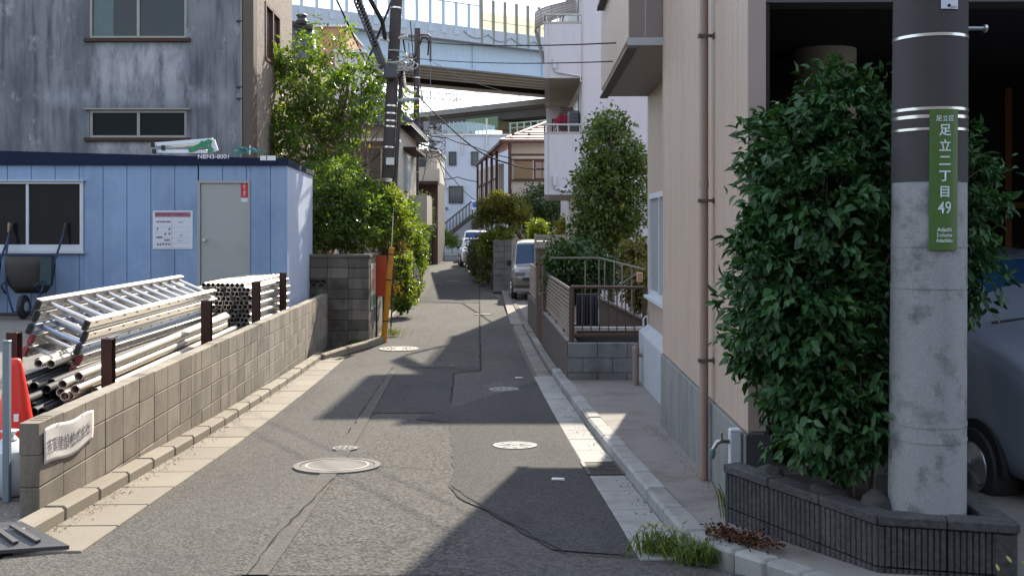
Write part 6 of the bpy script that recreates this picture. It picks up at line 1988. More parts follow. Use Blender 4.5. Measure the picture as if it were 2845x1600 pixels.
cable('middle wire bundle between the big pole and the second pole', [p1(192) + Vector((.2, 0, 0)), P(1128, 240, 38), P(1156, 250, Y2)], .035, None, .15, spiral=.05)
cable('low wire between the big pole and the second pole', [p1(300) + Vector((.2, 0, 0)), P(1120, 340, 38), P(1156, 390, Y2)], .022, None, .1)
cable('hanging wire along the second pole', [P(1140, 60, 44), P(1150, 180, 46), P(1153, 300, 46.8), P(1150, 395, Y2 - .3)], .02)
cable('looping grey wire falling from the second pole to the pale pole', [P(1166, 230, Y2), P(1190, 330, 56), P(1206, 420, 66), P(1199, 470, Y3)], .03, cabg, .2)
cable('wire from the second pole down to the cream house', [P(1150, 400, Y2 - .3), P(1125, 440, 43), P(1103, 470, 40)], .016, None, .1)
cable('lower wire from the second pole down to the cream house', [P(1150, 420, Y2 - .3), P(1120, 462, 43), P(1100, 500, 40)], .016, None, .1)
cable('wire sweeping left from the big pole across the cream house', [p1(380), P(1060, 420, 33), P(985, 465, 37.5)], .016, None, .15)
cable('wire between the far pale pole and the far building', [P(1198, 488, Y3), P(1270, 492, 72), P(1400, 505, 74)], .03, None, .2)
for i, (lab, a, b) in enumerate((('steep grey wire dropping from the second pole top to the big pole', (1165, 110), (1110, 240)), ('thin wire from the hoop bracket down the second pole', (1196, 170), (1188, 400)), ('looped wire hanging between the terminal boxes', (1186, 345), (1225, 350)), ('slanting wire from the second pole towards the cream house eave', (1150, 330), (1108, 395)), ('wire from the tangle down to the shop house canopy', (1185, 425), (1165, 520)), ('long thin wire from the tangle to the far building corner', (1215, 420), (1240, 520)), ('thin upright wire beside the second pole', (1135, 120), (1146, 330)), ('slack wire from the pole tangle to the thin service pole', (1200, 420), (1186, 452)))):
    cable(lab, [P(*a, Y2 - .2), P((a[0] + b[0]) / 2 + 4, (a[1] + b[1]) / 2 + 10, Y2 - .6), P(*b, Y2 - .3 if i not in (4, 5, 7) else 58)], .016, cabg if i % 2 else None, .12)
# tangle of coiled slack on the second pole
rs = random.Random(11)
m = MB()
for k in range(26):
    c = P(rs.uniform(1148, 1222), rs.uniform(385, 440), Y2 - .4 + rs.uniform(-.3, .3))
    rr, pts = rs.uniform(.08, .32), []
    ph, tl = rs.uniform(0, 6.3), rs.uniform(-.8, .8)
    for i in range(10):
        a = ph + i * .55
        pts.append(c + Vector((rr * math.cos(a) * 1.4, rr * math.sin(a) * tl, rr * math.sin(a) * .8)))
    m.tube(pts, rs.uniform(.012, .024), 5)
tag(m.build('cable_tangle', cabg, smooth=True), 'messy tangle of coiled slack cables on the second pole', 'cable')
m = MB()
for k in range(14):
    c = p1(rs.uniform(165, 205)) + Vector((rs.uniform(-.45, .45), -.25, rs.uniform(-.1, .1)))
    pts = []
    rr, ph = rs.uniform(.08, .25), rs.uniform(0, 6.3)
    for i in range(9):
        a = ph + i * .45
        pts.append(c + Vector((rr * math.cos(a) * 1.5, rr * math.sin(a) * .4, rr * math.sin(a) * .7)))
    m.tube(pts, rs.uniform(.010, .02), 5)
tag(m.build('cable_tangle', M('cable_pale', (.33, .32, .29), .5), smooth=True), 'pale knot of cable ties on the big leaning pole', 'cable')

# ================================================================== VEHICLES
def paint(name, col, rough=.3, metal=.4):
    m_, t_, b_ = nodes_of(name)
    b_.inputs['Base Color'].default_value = (*col, 1)
    b_.inputs['Roughness'].default_value = rough
    b_.inputs['Metallic'].default_value = metal
    b_.inputs['Coat Weight'].default_value = .8
    b_.inputs['Coat Roughness'].default_value = .06
    return m_
tyre = M('tyre_rubber', (.035, .035, .036), .8, .1)
rimm = M('wheel_alloy', (.45, .46, .47), .3, .05, metal=.8)
lampm = M('headlamp_lens', (.55, .57, .58), .12, .05, spec=.8)
amber = M('indicator_amber', (.6, .22, .03), .3)
def vehicle(name, label, loc, yaw, L, W, prof, belt, mat, glass, wr, wheel_y, tum=.80, cat='car'):
    """prof: list of (t along length from the nose, bottom z, hood/belt z, roof z); local nose at -Y"""
    t = thing(name, label, cat, loc)
    mt = Matrix.Translation(Vector(loc)) @ Matrix.Rotation(yaw, 4, 'Z')
    def bp(mb, nm, mat_, par=t, **kw):
        mb.v = [tuple(mt @ Vector(v)) for v in mb.v]
        return mb.build(nm, mat_, par, **kw)
    rowsb = []
    for (tt, zb, zm, zr, wf) in prof:
        y = -L / 2 + tt * L
        hw = W / 2 * wf
        k = tum if zr - zm > .12 else .90
        half = [(hw * .86, zb), (hw * .97, zb + .10), (hw, zb + (zm - zb) * .5), (hw * .985, zm - .03), (hw * .96, zm), (hw * (k + .05), zm + (zr - zm) * .55), (hw * k, zr - .05 * (zr - zm > .12)), (hw * k * .85, zr), (hw * .3, zr + .015)]
        ring = [(-x, y, z) for x, z in half] + [(x, y, z) for x, z in half[::-1]]
        rowsb.append(ring)
    m = MB()
    n = len(rowsb[0])
    for r_ in rowsb: m.v += r_
    for i in range(len(rowsb) - 1):
        for k in range(n):
            a, b = i * n + k, i * n + (k + 1) % n
            m.f.append((a, b, b + n, a + n))
    m.f.append(tuple(range(n))[::-1])
    m.f.append(tuple((len(rowsb) - 1) * n + k for k in range(n)))
    body = bp(m, 'body', mat, smooth=True)
    body.modifiers.new('smooth', 'SUBSURF').levels = 1
    body.modifiers['smooth'].render_levels = 2
    for s_ in (-1, 1):
        for wy in wheel_y:
            y = -L / 2 + wy * L
            x = s_ * (W / 2 - .07)
            bp(MB().lathe([(wr * .6, -.09), (wr * .93, -.095), (wr, -.06), (wr, .06), (wr * .93, .095), (wr * .6, .09)], (x, y, wr), 28, 'X'), 'wheel', tyre, smooth=True)
            wh = t.children[-1] if False else bpy.data.objects[[o.name for o in COL.objects][-1]]
            bp(MB().lathe([(.001, s_ * .100), (wr * .2, s_ * .1), (wr * .58, s_ * .094), (wr * .62, s_ * .100), (wr * .64, s_ * .08)], (x, y, wr), 20, 'X'), 'rim', rimm, wh, smooth=True)
            for q in range(5):
                a = q * 1.2566
                xx = x + s_ * .106
                bp(MB().bar((xx, y + wr * .1 * math.cos(a), wr + wr * .1 * math.sin(a)), (xx, y + wr * .57 * math.cos(a), wr + wr * .57 * math.sin(a)), .02, wr * .16, (1, 0, 0)), 'spoke', rimm, wh)
            arch = []
            for q in range(13):
                a = math.pi * q / 12
                arch.append((s_ * (W / 2 + .004), y + (wr + .05) * math.cos(a), wr + (wr + .05) * math.sin(a)))
            bp(MB().prism([(s_ * (W / 2 - .03), p[1], p[2]) for p in arch], (s_ * .036, 0, 0)), 'wheel_arch', MAT['black'])
    return t, bp
gl_b = glassmat('windscreen_reflection_blue', (.02, .065, .14), .12, .35)  # blue base colour imitates the tinted reflection in the glass
gl_k = glassmat('car_glass_dark', (.012, .015, .018), .05, .8)
# boxy little van facing the camera in the drive
L, W = 3.3, 1.475
vx = PX(1420, 31.7) + W / 2 + .03
silver = paint('van_champagne', (.20, .19, .165), .35, .4)
vloc = (vx, 31.75 + L / 2, zg(32) + .02)
prof = [(0, .22, .55, .60, .90), (.012, .20, .78, .86, .95), (.06, .20, .93, .98, .985), (.15, .20, 1.0, 1.06, 1.0), (.165, .20, 1.0, 1.10, 1.0), (.30, .20, 1.0, 1.72, 1.0), (.36, .20, 1.0, 1.80, 1.0), (.6, .20, 1.0, 1.83, 1.0), (.93, .20, 1.0, 1.80, .99), (.985, .22, .95, 1.70, .97), (1, .3, .9, 1.5, .93)]
vt, bp = vehicle('parked_van', 'boxy champagne mini van parked nose-out in the drive under the balconies', vloc, 0, L, W, prof, 1, silver, gl_b, .27, (.17, .83), .86, 'van')
yw = lambda tt: -L / 2 + tt * L
bp(MB().hexa([(-.63, yw(.148), 1.055), (.63, yw(.148), 1.055), (.63, yw(.155), 1.055), (-.63, yw(.155), 1.055), (-.575, yw(.292), 1.70), (.575, yw(.292), 1.70), (.575, yw(.30), 1.70), (-.575, yw(.30), 1.70)]), 'windscreen', gl_b, bevel=.02)
for s_ in (-1, 1):
    bp(MB().lathe([(.001, -.035), (.09, -.03), (.12, 0), (.12, .05), (.001, .06)], (s_ * .55, yw(.02), .80), 20, 'Y'), 'headlight', lampm, smooth=True)
    bp(MB().box(s_ * .50 - .16, s_ * .50 + .16, yw(.001), yw(.03), .74, .87), 'lamp_cluster', M('lamp_cluster_%d' % s_, (.22, .22, .22), .3), bevel=.03)
    bp(MB().box(*sorted((s_ * .76, s_ * .90)), yw(.2), yw(.225), 1.03, 1.22), 'mirror', MAT['black'], bevel=.03)
    for (a, b) in ((.33, .55), (.58, .90)):
        bp(MB().hexa([(s_ * .737, yw(a), 1.05), (s_ * .741, yw(a), 1.05), (s_ * .741, yw(b), 1.05), (s_ * .737, yw(b), 1.05), (s_ * .655, yw(a + .02), 1.62), (s_ * .66, yw(a + .02), 1.62), (s_ * .66, yw(b), 1.62), (s_ * .655, yw(b), 1.62)]), 'side_window', gl_k)
bp(MB().box(-.42, .42, yw(-.012), yw(.01), .60, .70), 'grille', M('van_grille', (.05, .05, .05), .4), bevel=.01)
bp(MB().box(-.70, .70, yw(-.02), yw(.03), .24, .36), 'bumper', M('van_bumper', (.28, .275, .25), .4), bevel=.03)
bp(MB().box(-.66, .66, yw(-.016), yw(.0), .42, .45), 'bumper_trim', MAT['black'])
bp(MB().box(-.165, .165, yw(-.028), yw(-.02), .42, .585), 'number_plate', M('plate_yellowish', (.5, .48, .4), .5))
# far white car half behind the hedge
L2, W2 = 3.9, 1.66
prof2 = [(0, .25, .55, .6, .88), (.02, .2, .72, .78, .95), (.10, .2, .85, .90, .99), (.27, .2, .93, 1.0, 1), (.28, .2, .93, 1.03, 1), (.44, .2, .95, 1.46, 1), (.6, .2, .96, 1.50, 1), (.80, .2, .96, 1.44, .99), (.93, .22, .95, 1.10, .97), (.98, .25, .9, .96, .95), (1, .35, .8, .85, .9)]
wl = (PX(1318, 54.5), 55.5, zg(55) + .01)
vt, bp = vehicle('parked_car', 'white hatchback far down the lane beside the hedge', wl, R(5), L2, W2, prof2, 1, paint('far_car_white', (.42, .44, .46), .3, .1), gl_k, .30, (.19, .80), .80)
yw2 = lambda tt: -L2 / 2 + tt * L2
bp(MB().hexa([(-.66, yw2(.275), .99), (.66, yw2(.275), .99), (.66, yw2(.285), .99), (-.66, yw2(.285), .99), (-.56, yw2(.432), 1.42), (.56, yw2(.432), 1.42), (.56, yw2(.44), 1.42), (-.56, yw2(.44), 1.42)]), 'windscreen', gl_b)
for s_ in (-1, 1):
    bp(MB().box(*sorted((s_ * .48, s_ * .76)), yw2(.005), yw2(.06), .62, .76), 'headlight', lampm, bevel=.03)
    bp(MB().box(*sorted((s_ * .84, s_ * .98)), yw2(.30), yw2(.33), .92, 1.05), 'mirror', MAT['black'], bevel=.02)
    bp(MB().hexa([(s_ * .80, yw2(.36), .98), (s_ * .805, yw2(.36), .98), (s_ * .805, yw2(.78), .98), (s_ * .80, yw2(.78), .98), (s_ * .685, yw2(.46), 1.36), (s_ * .69, yw2(.46), 1.36), (s_ * .69, yw2(.75), 1.36), (s_ * .685, yw2(.75), 1.36)]), 'side_window', gl_k)
# second, white delivery van behind it
L3, W3 = 3.4, 1.48
wl3 = (PX(1318, 60), 61.8, zg(61))
vt, bp = vehicle('parked_van', 'small white van with a blue windscreen behind the far hatchback', wl3, R(4), L3, W3, prof, 1, paint('far_van_white', (.45, .46, .47), .35, .05), gl_b, .27, (.17, .83), .86, 'van')
yw3 = lambda tt: -L3 / 2 + tt * L3
bp(MB().hexa([(-.63, yw3(.148), 1.055), (.63, yw3(.148), 1.055), (.63, yw3(.155), 1.055), (-.63, yw3(.155), 1.055), (-.575, yw3(.292), 1.70), (.575, yw3(.292), 1.70), (.575, yw3(.30), 1.70), (-.575, yw3(.30), 1.70)]), 'windscreen', M('far_screen_blue', (.03, .07, .25), .2))
for s_ in (-1, 1): bp(MB().box(*sorted((s_ * .40, s_ * .68)), yw3(-.002), yw3(.03), .72, .86), 'headlight', lampm, bevel=.02)
# silver car half hidden by the left shrubs
wl4 = (PX(1113, 30.5) - .55, 32.2, zg(31) + .01)
vt, bp = vehicle('parked_car', 'pale car bonnet peeping out of the left shrubs behind the orange board', wl4, R(0), L2, W2, prof2, 1, paint('left_car_silver', (.45, .46, .48), .3, .4), gl_k, .30, (.19, .80), .80)
bp(MB().hexa([(-.66, yw2(.275), .99), (.66, yw2(.275), .99), (.66, yw2(.285), .99), (-.66, yw2(.285), .99), (-.56, yw2(.432), 1.42), (.56, yw2(.432), 1.42), (.56, yw2(.44), 1.42), (-.56, yw2(.44), 1.42)]), 'windscreen', gl_k)
# car in the garage, nose towards the camera's right
L5, W5 = 3.9, 1.69
yaw5 = R(8)
fwd = Vector((math.sin(yaw5), -math.cos(yaw5), 0))
rgt = Vector((math.cos(yaw5), math.sin(yaw5), 0))        # local +X
wheel_c = Vector((3.16, 7.0, 0))
cc = wheel_c - fwd * (L5 / 2 - .19 * L5) + rgt * (W5 / 2 - .06)
wl5 = (cc.x, cc.y, -.045)
prof5 = [(0, .25, .6, .66, .88), (.02, .2, .80, .88, .95), (.10, .2, .96, 1.05, .99), (.25, .2, 1.10, 1.20, 1), (.26, .2, 1.11, 1.23, 1), (.42, .2, 1.12, 1.66, 1), (.6, .2, 1.12, 1.72, 1), (.82, .2, 1.12, 1.68, .99), (.95, .22, 1.1, 1.45, .97), (.98, .25, 1.0, 1.2, .95), (1, .35, .85, 1.0, .9)]
cg_paint = paint('garage_car_grey', (.26, .30, .37), .35, .25)
vt, bp = vehicle('parked_car', 'grey-blue car parked in the dark garage behind the near pole', wl5, yaw5, L5, W5, prof5, 1, cg_paint, gl_b, .27, (.19, .80), .80)
yw5 = lambda tt: -L5 / 2 + tt * L5
bp(MB().hexa([(-.70, yw5(.246), 1.19), (.70, yw5(.246), 1.19), (.70, yw5(.256), 1.19), (-.70, yw5(.256), 1.19), (-.60, yw5(.405), 1.63), (.60, yw5(.405), 1.63), (.60, yw5(.415), 1.63), (-.60, yw5(.415), 1.63)]), 'windscreen', gl_b, bevel=.01)
for s_ in (-1, 1):
    bp(MB().box(*sorted((s_ * .48, s_ * .77)), yw5(.005), yw5(.07), .68, .86), 'headlight', lampm, bevel=.04)
    bp(MB().box(*sorted((s_ * .86, s_ * 1.0)), yw5(.30), yw5(.33), 1.1, 1.25), 'mirror', cg_paint, bevel=.03)
    bp(MB().hexa([(s_ * .818, yw5(.36), 1.16), (s_ * .823, yw5(.36), 1.16), (s_ * .823, yw5(.80), 1.16), (s_ * .818, yw5(.80), 1.16), (s_ * .70, yw5(.44), 1.58), (s_ * .705, yw5(.44), 1.58), (s_ * .705, yw5(.78), 1.58), (s_ * .70, yw5(.78), 1.58)]), 'side_window', gl_k)
    bp(MB().tube([(s_ * .3 - .3, yw5(.238), 1.215), (s_ * .3 + .1, yw5(.258), 1.245)], .008, 5), 'wiper', MAT['black'])

# ================================================================== VEGETATION
def unit(a): return a / np.maximum(np.linalg.norm(a, axis=1, keepdims=True), 1e-9)
def leaf_mesh(name, mat, C, D, Nn, Ls, Ws, tone, fold=.25, shape='diamond'):
    """C base points, D axis, Nn normal, per-leaf length/width, tone 0..1"""
    n = len(C)
    D = unit(D)
    S = unit(np.cross(D, Nn))
    Nn = np.cross(S, D)
    Ls, Ws = Ls[:, None], Ws[:, None]
    if shape == 'diamond':
        V_ = np.stack([C, C + D * Ls * .45 + S * Ws * .5 + Nn * Ws * fold, C + D * Ls - Nn * Ls * .08, C + D * Ls * .45 - S * Ws * .5 + Nn * Ws * fold], 1).reshape(-1, 3)
        k = 4
        base = np.array([[0, 1, 2], [0, 2, 3]])
    else:
        pts = [(0, 0, 0), (.28, .42, fold), (.62, .40, fold), (1, 0, -.12), (.62, -.40, fold), (.28, -.42, fold), (.5, 0, 0)]
        V_ = np.stack([C + D * Ls * a + S * Ws * b + Nn * (Ws * c if c >= 0 else Ls * c) for a, b, c in pts], 1).reshape(-1, 3)
        k = 7
        base = np.array([[0, 1, 6], [1, 2, 6], [2, 3, 6], [3, 4, 6], [4, 5, 6], [5, 0, 6]])
    Fc = (np.arange(n)[:, None, None] * k + base[None]).reshape(-1, 3)
    me = bpy.data.meshes.new(name)
    me.vertices.add(len(V_)); me.vertices.foreach_set('co', V_.astype(np.float32).ravel())
    me.loops.add(Fc.size); me.loops.foreach_set('vertex_index', Fc.astype(np.int32).ravel())
    me.polygons.add(len(Fc)); me.polygons.foreach_set('loop_start', np.arange(0, Fc.size, 3, dtype=np.int32))
    at = me.attributes.new('tone', 'FLOAT', 'FACE')
    at.data.foreach_set('value', np.repeat(tone, len(base)).astype(np.float32))
    me.materials.append(mat)
    me.update(calc_edges=True)
    return me
def clusters(rs, blobs, nc, nl, cr, shell=.55, flat=.7):
    """leaf positions gathered in clumps through ellipsoid blobs; returns points and outward directions"""
    vol = np.array([b[3] * b[4] * b[5] for b in blobs]) ** .75
    idx = rs.choice(len(blobs), nc, p=vol / vol.sum())
    bl = np.array(blobs)[idx]
    d = unit(rs.normal(size=(nc, 3)))
    r = (shell + (1 - shell) * rs.random(nc)) * (1 + .12 * rs.normal(size=nc))
    cc = bl[:, :3] + d * bl[:, 3:6] * r[:, None]
    crr = cr * (.6 + .8 * rs.random(nc))
    pts = np.repeat(cc, nl, 0) + rs.normal(size=(nc * nl, 3)) * np.repeat(crr, nl)[:, None] * np.array([.55, .55, .55 * flat])
    out = np.repeat(d, nl, 0)
    ctone = np.repeat(rs.random(nc), nl)
    return cc, d, pts, out, ctone
def foliage(name, mat, parent, blobs, nc, nl, cr, L, W, seed, droop=.2, shell=.55, shape='diamond', up=.5, flat=.7, clip=None, L_var=.35):
    rs = np.random.default_rng(seed)
    cc, cd, pts, out, ct = clusters(rs, blobs, nc, nl, cr, shell, flat)
    if clip is not None:
        keep = clip(pts)
        pts, out, ct = pts[keep], out[keep], ct[keep]
    n = len(pts)
    D = unit(out * .7 + rs.normal(size=(n, 3)) * .8 + np.array([0, 0, -droop]))
    Nn = unit(rs.normal(size=(n, 3)) * .6 + out * .5 + np.array([0, 0, up]))
    Ls = L * (1 + L_var * rs.normal(size=n)).clip(.4, 1.8)
    Ws = Ls * (W / L)
    tone = np.clip(ct * .6 + rs.random(n) * .5 - .05, 0, .96)
    tone[rs.random(n) < .012] = 1.0
    me = leaf_mesh(name, mat, pts, D, Nn, Ls, Ws, tone, shape=shape)
    o = obj(name, me, parent)
    o['kind'] = 'stuff'
    return o, cc
bark = M('bark_grey_brown', (.10, .075, .058), .9, .25, 8, bmp=.5, bscale=30)
bark_p = M('bark_smooth', (.17, .12, .09), .8, .25, 8, bmp=.3, bscale=30)
def branches(parent, root, top, r, ends, seed, mat, nm='branch', trunk='trunk'):
    rs = random.Random(seed)
    root, top = Vector(root), Vector(top)
    pts = [root.lerp(top, f) + Vector((rs.uniform(-.06, .06), rs.uniform(-.06, .06), 0)) * (top - root).length * .4 * f for f in (0, .2, .4, .6, .8, 1)]
    MB().tube(pts, [r * (1 - .6 * f) for f in (0, .2, .4, .6, .8, 1)], 9).build(trunk, mat, parent, smooth=True)
    for e in ends:
        e = Vector(e)
        f = min(.95, max(.15, rs.uniform(.25, .9)))
        a = root.lerp(top, f)
        k = min(int(f * 5), 4)
        a = pts[k].lerp(pts[k + 1], f * 5 - k)
        mid = a.lerp(e, .5) + Vector((rs.uniform(-.1, .1), rs.uniform(-.1, .1), .12)) * (e - a).length
        MB().tube([a, a.lerp(mid, .5), mid, mid.lerp(e, .5), e], [r * .42 * (1 - .4 * f), r * .34, r * .25, r * .16, r * .06], 6).build(nm, mat, parent, smooth=True)
def blob(x, y, Y, rx, ry, rd):
    """ellipsoid from its column/row centre at depth Y, pixel radii, depth radius in metres"""
    p = P(x, y, Y)
    return (p.x, p.y, p.z, rx * Y / F, rd, ry * Y / F)
def plant(name, label, cat, base, blobs, mat, nc, nl, cr, L, W, seed, trunk_r=.04, nb=14, barkm=bark, **kw):
    t = thing(name, label, cat, base)
    rs = np.random.default_rng(seed + 100)
    o, cc = foliage('crown' if cat == 'tree' else 'foliage', mat, t, blobs, nc, nl, cr, L, W, seed, **kw)
    if nb:
        zt = max(b[2] + b[5] * .3 for b in blobs)
        cx_ = sum(b[0] for b in blobs) / len(blobs)
        cy_ = sum(b[1] for b in blobs) / len(blobs)
        ends = [cc[i] for i in rs.choice(len(cc), min(nb, len(cc)), replace=False)]
        branches(t, base, (cx_, cy_, zt), trunk_r, ends, seed, barkm, 'branch' if cat == 'tree' else 'stem', 'trunk' if cat == 'tree' else 'main_stem')
    return t
lm_tree = leafmat('leaf_fresh', (.05, .09, .018), (.125, .175, .04), .5, .4, .4, (2.0, 2.1, .55))
lm_dark = leafmat('leaf_evergreen', (.016, .042, .012), (.05, .10, .022), .3, .35, .5, (1.6, 1.8, .6))
lm_shrub = leafmat('leaf_shrub', (.034, .068, .016), (.105, .155, .035), .5, .35, .5, (2.0, 2.0, .5))
lm_bright = leafmat('leaf_bright', (.07, .112, .022), (.15, .20, .04), .5, .4, .4, (1.9, 1.8, .45))
lm_yellow = leafmat('leaf_yellowgreen', (.14, .15, .018), (.24, .23, .03), .5, .45, .3, (1.6, 1.5, .5))
lm_grey = leafmat('leaf_greygreen', (.09, .12, .075), (.17, .20, .13), .4, .5, .3, (1.3, 1.3, .9))
lm_cam = leafmat('leaf_camellia', (.014, .05, .018), (.05, .125, .034), .15, .42, .35, (1.4, 1.7, .6))

# ---- tall airy tree behind the container
base = Vector((PX(945, 25.2), 25.2, zg(25)))
TB = [blob(770, 170, 24.4, 70, 75, .7), blob(860, 130, 24.6, 75, 62, .8), blob(945, 110, 25.6, 45, 50, .5), blob(870, 250, 24.6, 110, 70, 1.0), blob(800, 320, 24.4, 90, 80, .9), blob(955, 215, 25.6, 95, 60, .9), blob(1045, 190, 26.0, 55, 50, .6), blob(1010, 275, 25.6, 80, 60, .8), blob(1120, 260, 26.2, 40, 45, .5), blob(1105, 315, 26.2, 40, 40, .5), blob(905, 350, 25.2, 90, 70, .9), blob(780, 390, 24.0, 75, 60, .7), blob(860, 430, 24.0, 80, 50, .7), blob(800, 450, 23.8, 45, 40, .5), blob(935, 430, 24.4, 60, 45, .6), blob(742, 300, 24.0, 25, 50, .4), blob(985, 350, 25.6, 70, 50, .7)]
tt = thing('tall_tree', 'tall airy tree with bright leaves between the container and the big pole', 'tree', base)
o, cc = foliage('crown', lm_tree, tt, TB, 360, 22, .21, .135, .058, 21, droop=.35, shell=.2, up=.3)
rsn = np.random.default_rng(5)
ends = [cc[i] for i in rsn.choice(len(cc), 60, replace=False)]
branches(tt, base, P(955, 215, 25.4), .075, ends[:30], 3, bark_p)
branches(tt, base + Vector((-.5, .1, 0)), P(850, 260, 24.6), .055, ends[30:46], 4, bark_p)
branches(tt, base + Vector((.3, .1, 0)), P(1010, 230, 25.6), .05, ends[46:], 6, bark_p)
# ---- shrubs over the sooty wall and along the left of the lane
plant('shrub', 'dense dark shrub rising over the sooty wall next to the container', 'shrub', (-4.1, 21.4, -.2), [blob(905, 560, 21.2, 60, 80, .6), blob(900, 640, 21.0, 55, 60, .5), blob(975, 590, 21.6, 55, 75, .6), blob(990, 660, 21.2, 55, 45, .45), blob(930, 500, 21.8, 55, 45, .6)], lm_shrub, 420, 22, .17, .085, .045, 31, .05, 18, shell=.4)
plant('shrub', 'mid green shrub behind the sooty wall in front of the cream house', 'shrub', (-3.6, 22.6, -.4), [blob(995, 535, 22.6, 65, 50, .5), blob(950, 480, 22.8, 50, 40, .5), blob(1040, 590, 22.3, 50, 55, .45), blob(870, 500, 22.9, 50, 50, .5)], lm_shrub, 360, 22, .17, .09, .045, 32, .05, 16, shell=.4)
plant('shrub', 'bright green shrub leaning over the yellow guard post', 'shrub', (-2.95, 22.4, -.45), [blob(1050, 640, 22.2, 45, 55, .45), blob(1085, 590, 22.8, 50, 60, .5), blob(1060, 550, 23, 40, 35, .4), blob(1115, 640, 23.4, 30, 45, .4)], lm_bright, 300, 22, .15, .09, .045, 33, .04, 14, shell=.35)
plant('shrub', 'leafy bright shrub spilling onto the lane below the orange board', 'shrub', (PX(1115, 27), 27, -.46), [blob(1115, 800, 26.6, 40, 45, .45), blob(1105, 740, 27, 32, 40, .4), blob(1120, 840, 26.2, 36, 20, .35)], lm_bright, 220, 22, .15, .10, .048, 34, .03, 10, shell=.35)
plant('shrub', 'upright green hedge shrub further along the left lane edge', 'shrub', (PX(1140, 33), 33, -.44), [blob(1130, 640, 33, 34, 60, .6), blob(1150, 700, 33.5, 28, 55, .6), blob(1160, 660, 34.5, 22, 40, .5), blob(1135, 590, 33.5, 25, 30, .4)], lm_shrub, 260, 20, .17, .10, .05, 35, .04, 12, shell=.35)
plant('shrub', 'hanging leafy shrub over the dark fence on the left', 'shrub', (PX(1150, 37), 37, -.42), [blob(1160, 720, 37, 18, 60, .5), blob(1158, 790, 36.5, 16, 26, .4), blob(1150, 640, 37.5, 20, 40, .5)], lm_bright, 180, 20, .16, .10, .05, 36, .03, 10, shell=.35)
plant('shrub', 'rounded grey-green bush standing beside the second pole', 'shrub', (PX(1178, 48), 48, -.32), [blob(1180, 590, 48, 22, 45, .6), blob(1183, 630, 48, 18, 28, .5), blob(1172, 560, 48.4, 14, 26, .4)], lm_grey, 200, 20, .17, .11, .03, 37, .03, 10, shell=.35)
plant('shrub', 'reddish-tipped low weeds at the foot of the orange board', 'shrub', (PX(1085, 22.4), 22.4, -.44), [blob(1100, 690, 22.6, 24, 24, .3), blob(1092, 800, 22.6, 18, 26, .25)], leafmat('leaf_reddish', (.09, .08, .02), (.17, .10, .03), .4), 34, 18, .12, .07, .03, 38, .02, 6, shell=.3)
# dark slatted gate on the left beyond the shrubs
t = thing('slat_gate', 'dark brown slatted gate with a white top edge behind the left shrubs', 'gate', (PX(1125, 31), 31, zg(31)))
for k in range(8):
    x = PX(1118 + k * 4.2, 31.2)
    MB().box(x, x + .032, 31.2, 31.23, zg(31) + .05, PZ(690, 31.2)).build('slat', timber, t)
MB().box(PX(1116, 31.2), PX(1152, 31.2), 31.17, 31.199, PZ(724, 31.2), PZ(716, 31.2)).build('top_edge', white_w, t)
MB().box(PX(1114, 31.2), PX(1119, 31.2), 31.15, 31.25, zg(31) - .05, PZ(686, 31.2)).build('post', timber, t)
# ---- right side greenery
tb = [blob(1700, 420, 20, 85, 85, .75), blob(1735, 500, 20.2, 80, 110, .8), blob(1660, 530, 19.8, 70, 90, .7), blob(1700, 620, 20, 100, 80, .8), blob(1650, 640, 19.6, 60, 60, .6), blob(1690, 352, 20.2, 42, 38, .4)]
lm_tr = leafmat('leaf_olive', (.032, .060, .014), (.10, .145, .028), .4, .4, .45, (1.7, 1.7, .5))
plant('garden_tree', 'full leafy garden tree against the white apartment wall', 'tree', (1.95, 20.2, -.3), tb, lm_tr, 620, 24, .17, .085, .045, 41, .07, 20, shell=.5)
plant('shrub', 'dark clipped camellia bush behind the stair handrail', 'shrub', (1.0, 18.6, -.3), [blob(1600, 730, 18.6, 85, 60, .5), blob(1555, 720, 18.4, 40, 55, .4), blob(1660, 760, 18.8, 80, 60, .5), blob(1580, 800, 18.8, 70, 40, .5)], lm_dark, 420, 22, .14, .075, .04, 42, .04, 14, shell=.5)
plant('shrub', 'yellowish shrub against the corner of the beige building', 'shrub', (2.1, 17.8, -.3), [blob(1765, 715, 17.6, 35, 45, .35), blob(1775, 800, 17.0, 30, 70, .3)], leafmat('leaf_olive_yellow', (.06, .07, .014), (.13, .12, .025), .4), 170, 20, .13, .08, .04, 43, .03, 10, shell=.4)
# topiary tree
base = Vector((PX(1440, 38), 38, -.42))
tt = thing('topiary_tree', 'flat-bottomed cloud-pruned tree above the grey block wall end', 'tree', base)
TB = [blob(1395, 590, 38, 72, 32, .8), blob(1375, 572, 38, 48, 32, .7), blob(1420, 580, 38.2, 45, 36, .7), blob(1395, 558, 38, 38, 22, .6), blob(1345, 612, 38, 34, 18, .5), blob(1440, 605, 38, 36, 22, .6)]
lm_top = leafmat('leaf_topiary', (.035, .052, .012), (.15, .165, .03), .45, .4, .4, (1.9, 1.6, .5))
o, cc = foliage('crown', lm_top, tt, TB, 460, 22, .15, .10, .035, 51, droop=-.2, shell=.6)
rt = [P(1455, 668, 38), P(1442, 650, 38), P(1425, 628, 38), P(1410, 605, 38)]
MB().tube([base] + rt, [.13, .12, .11, .09, .06], 9).build('trunk', bark, tt, smooth=True)
for k in range(9):
    e = Vector(cc[k * 40])
    MB().tube([rt[1 + k % 3], rt[1 + k % 3].lerp(e, .5) + Vector((0, 0, .05)), e], [.05, .035, .012], 6).build('branch', bark, tt, smooth=True)
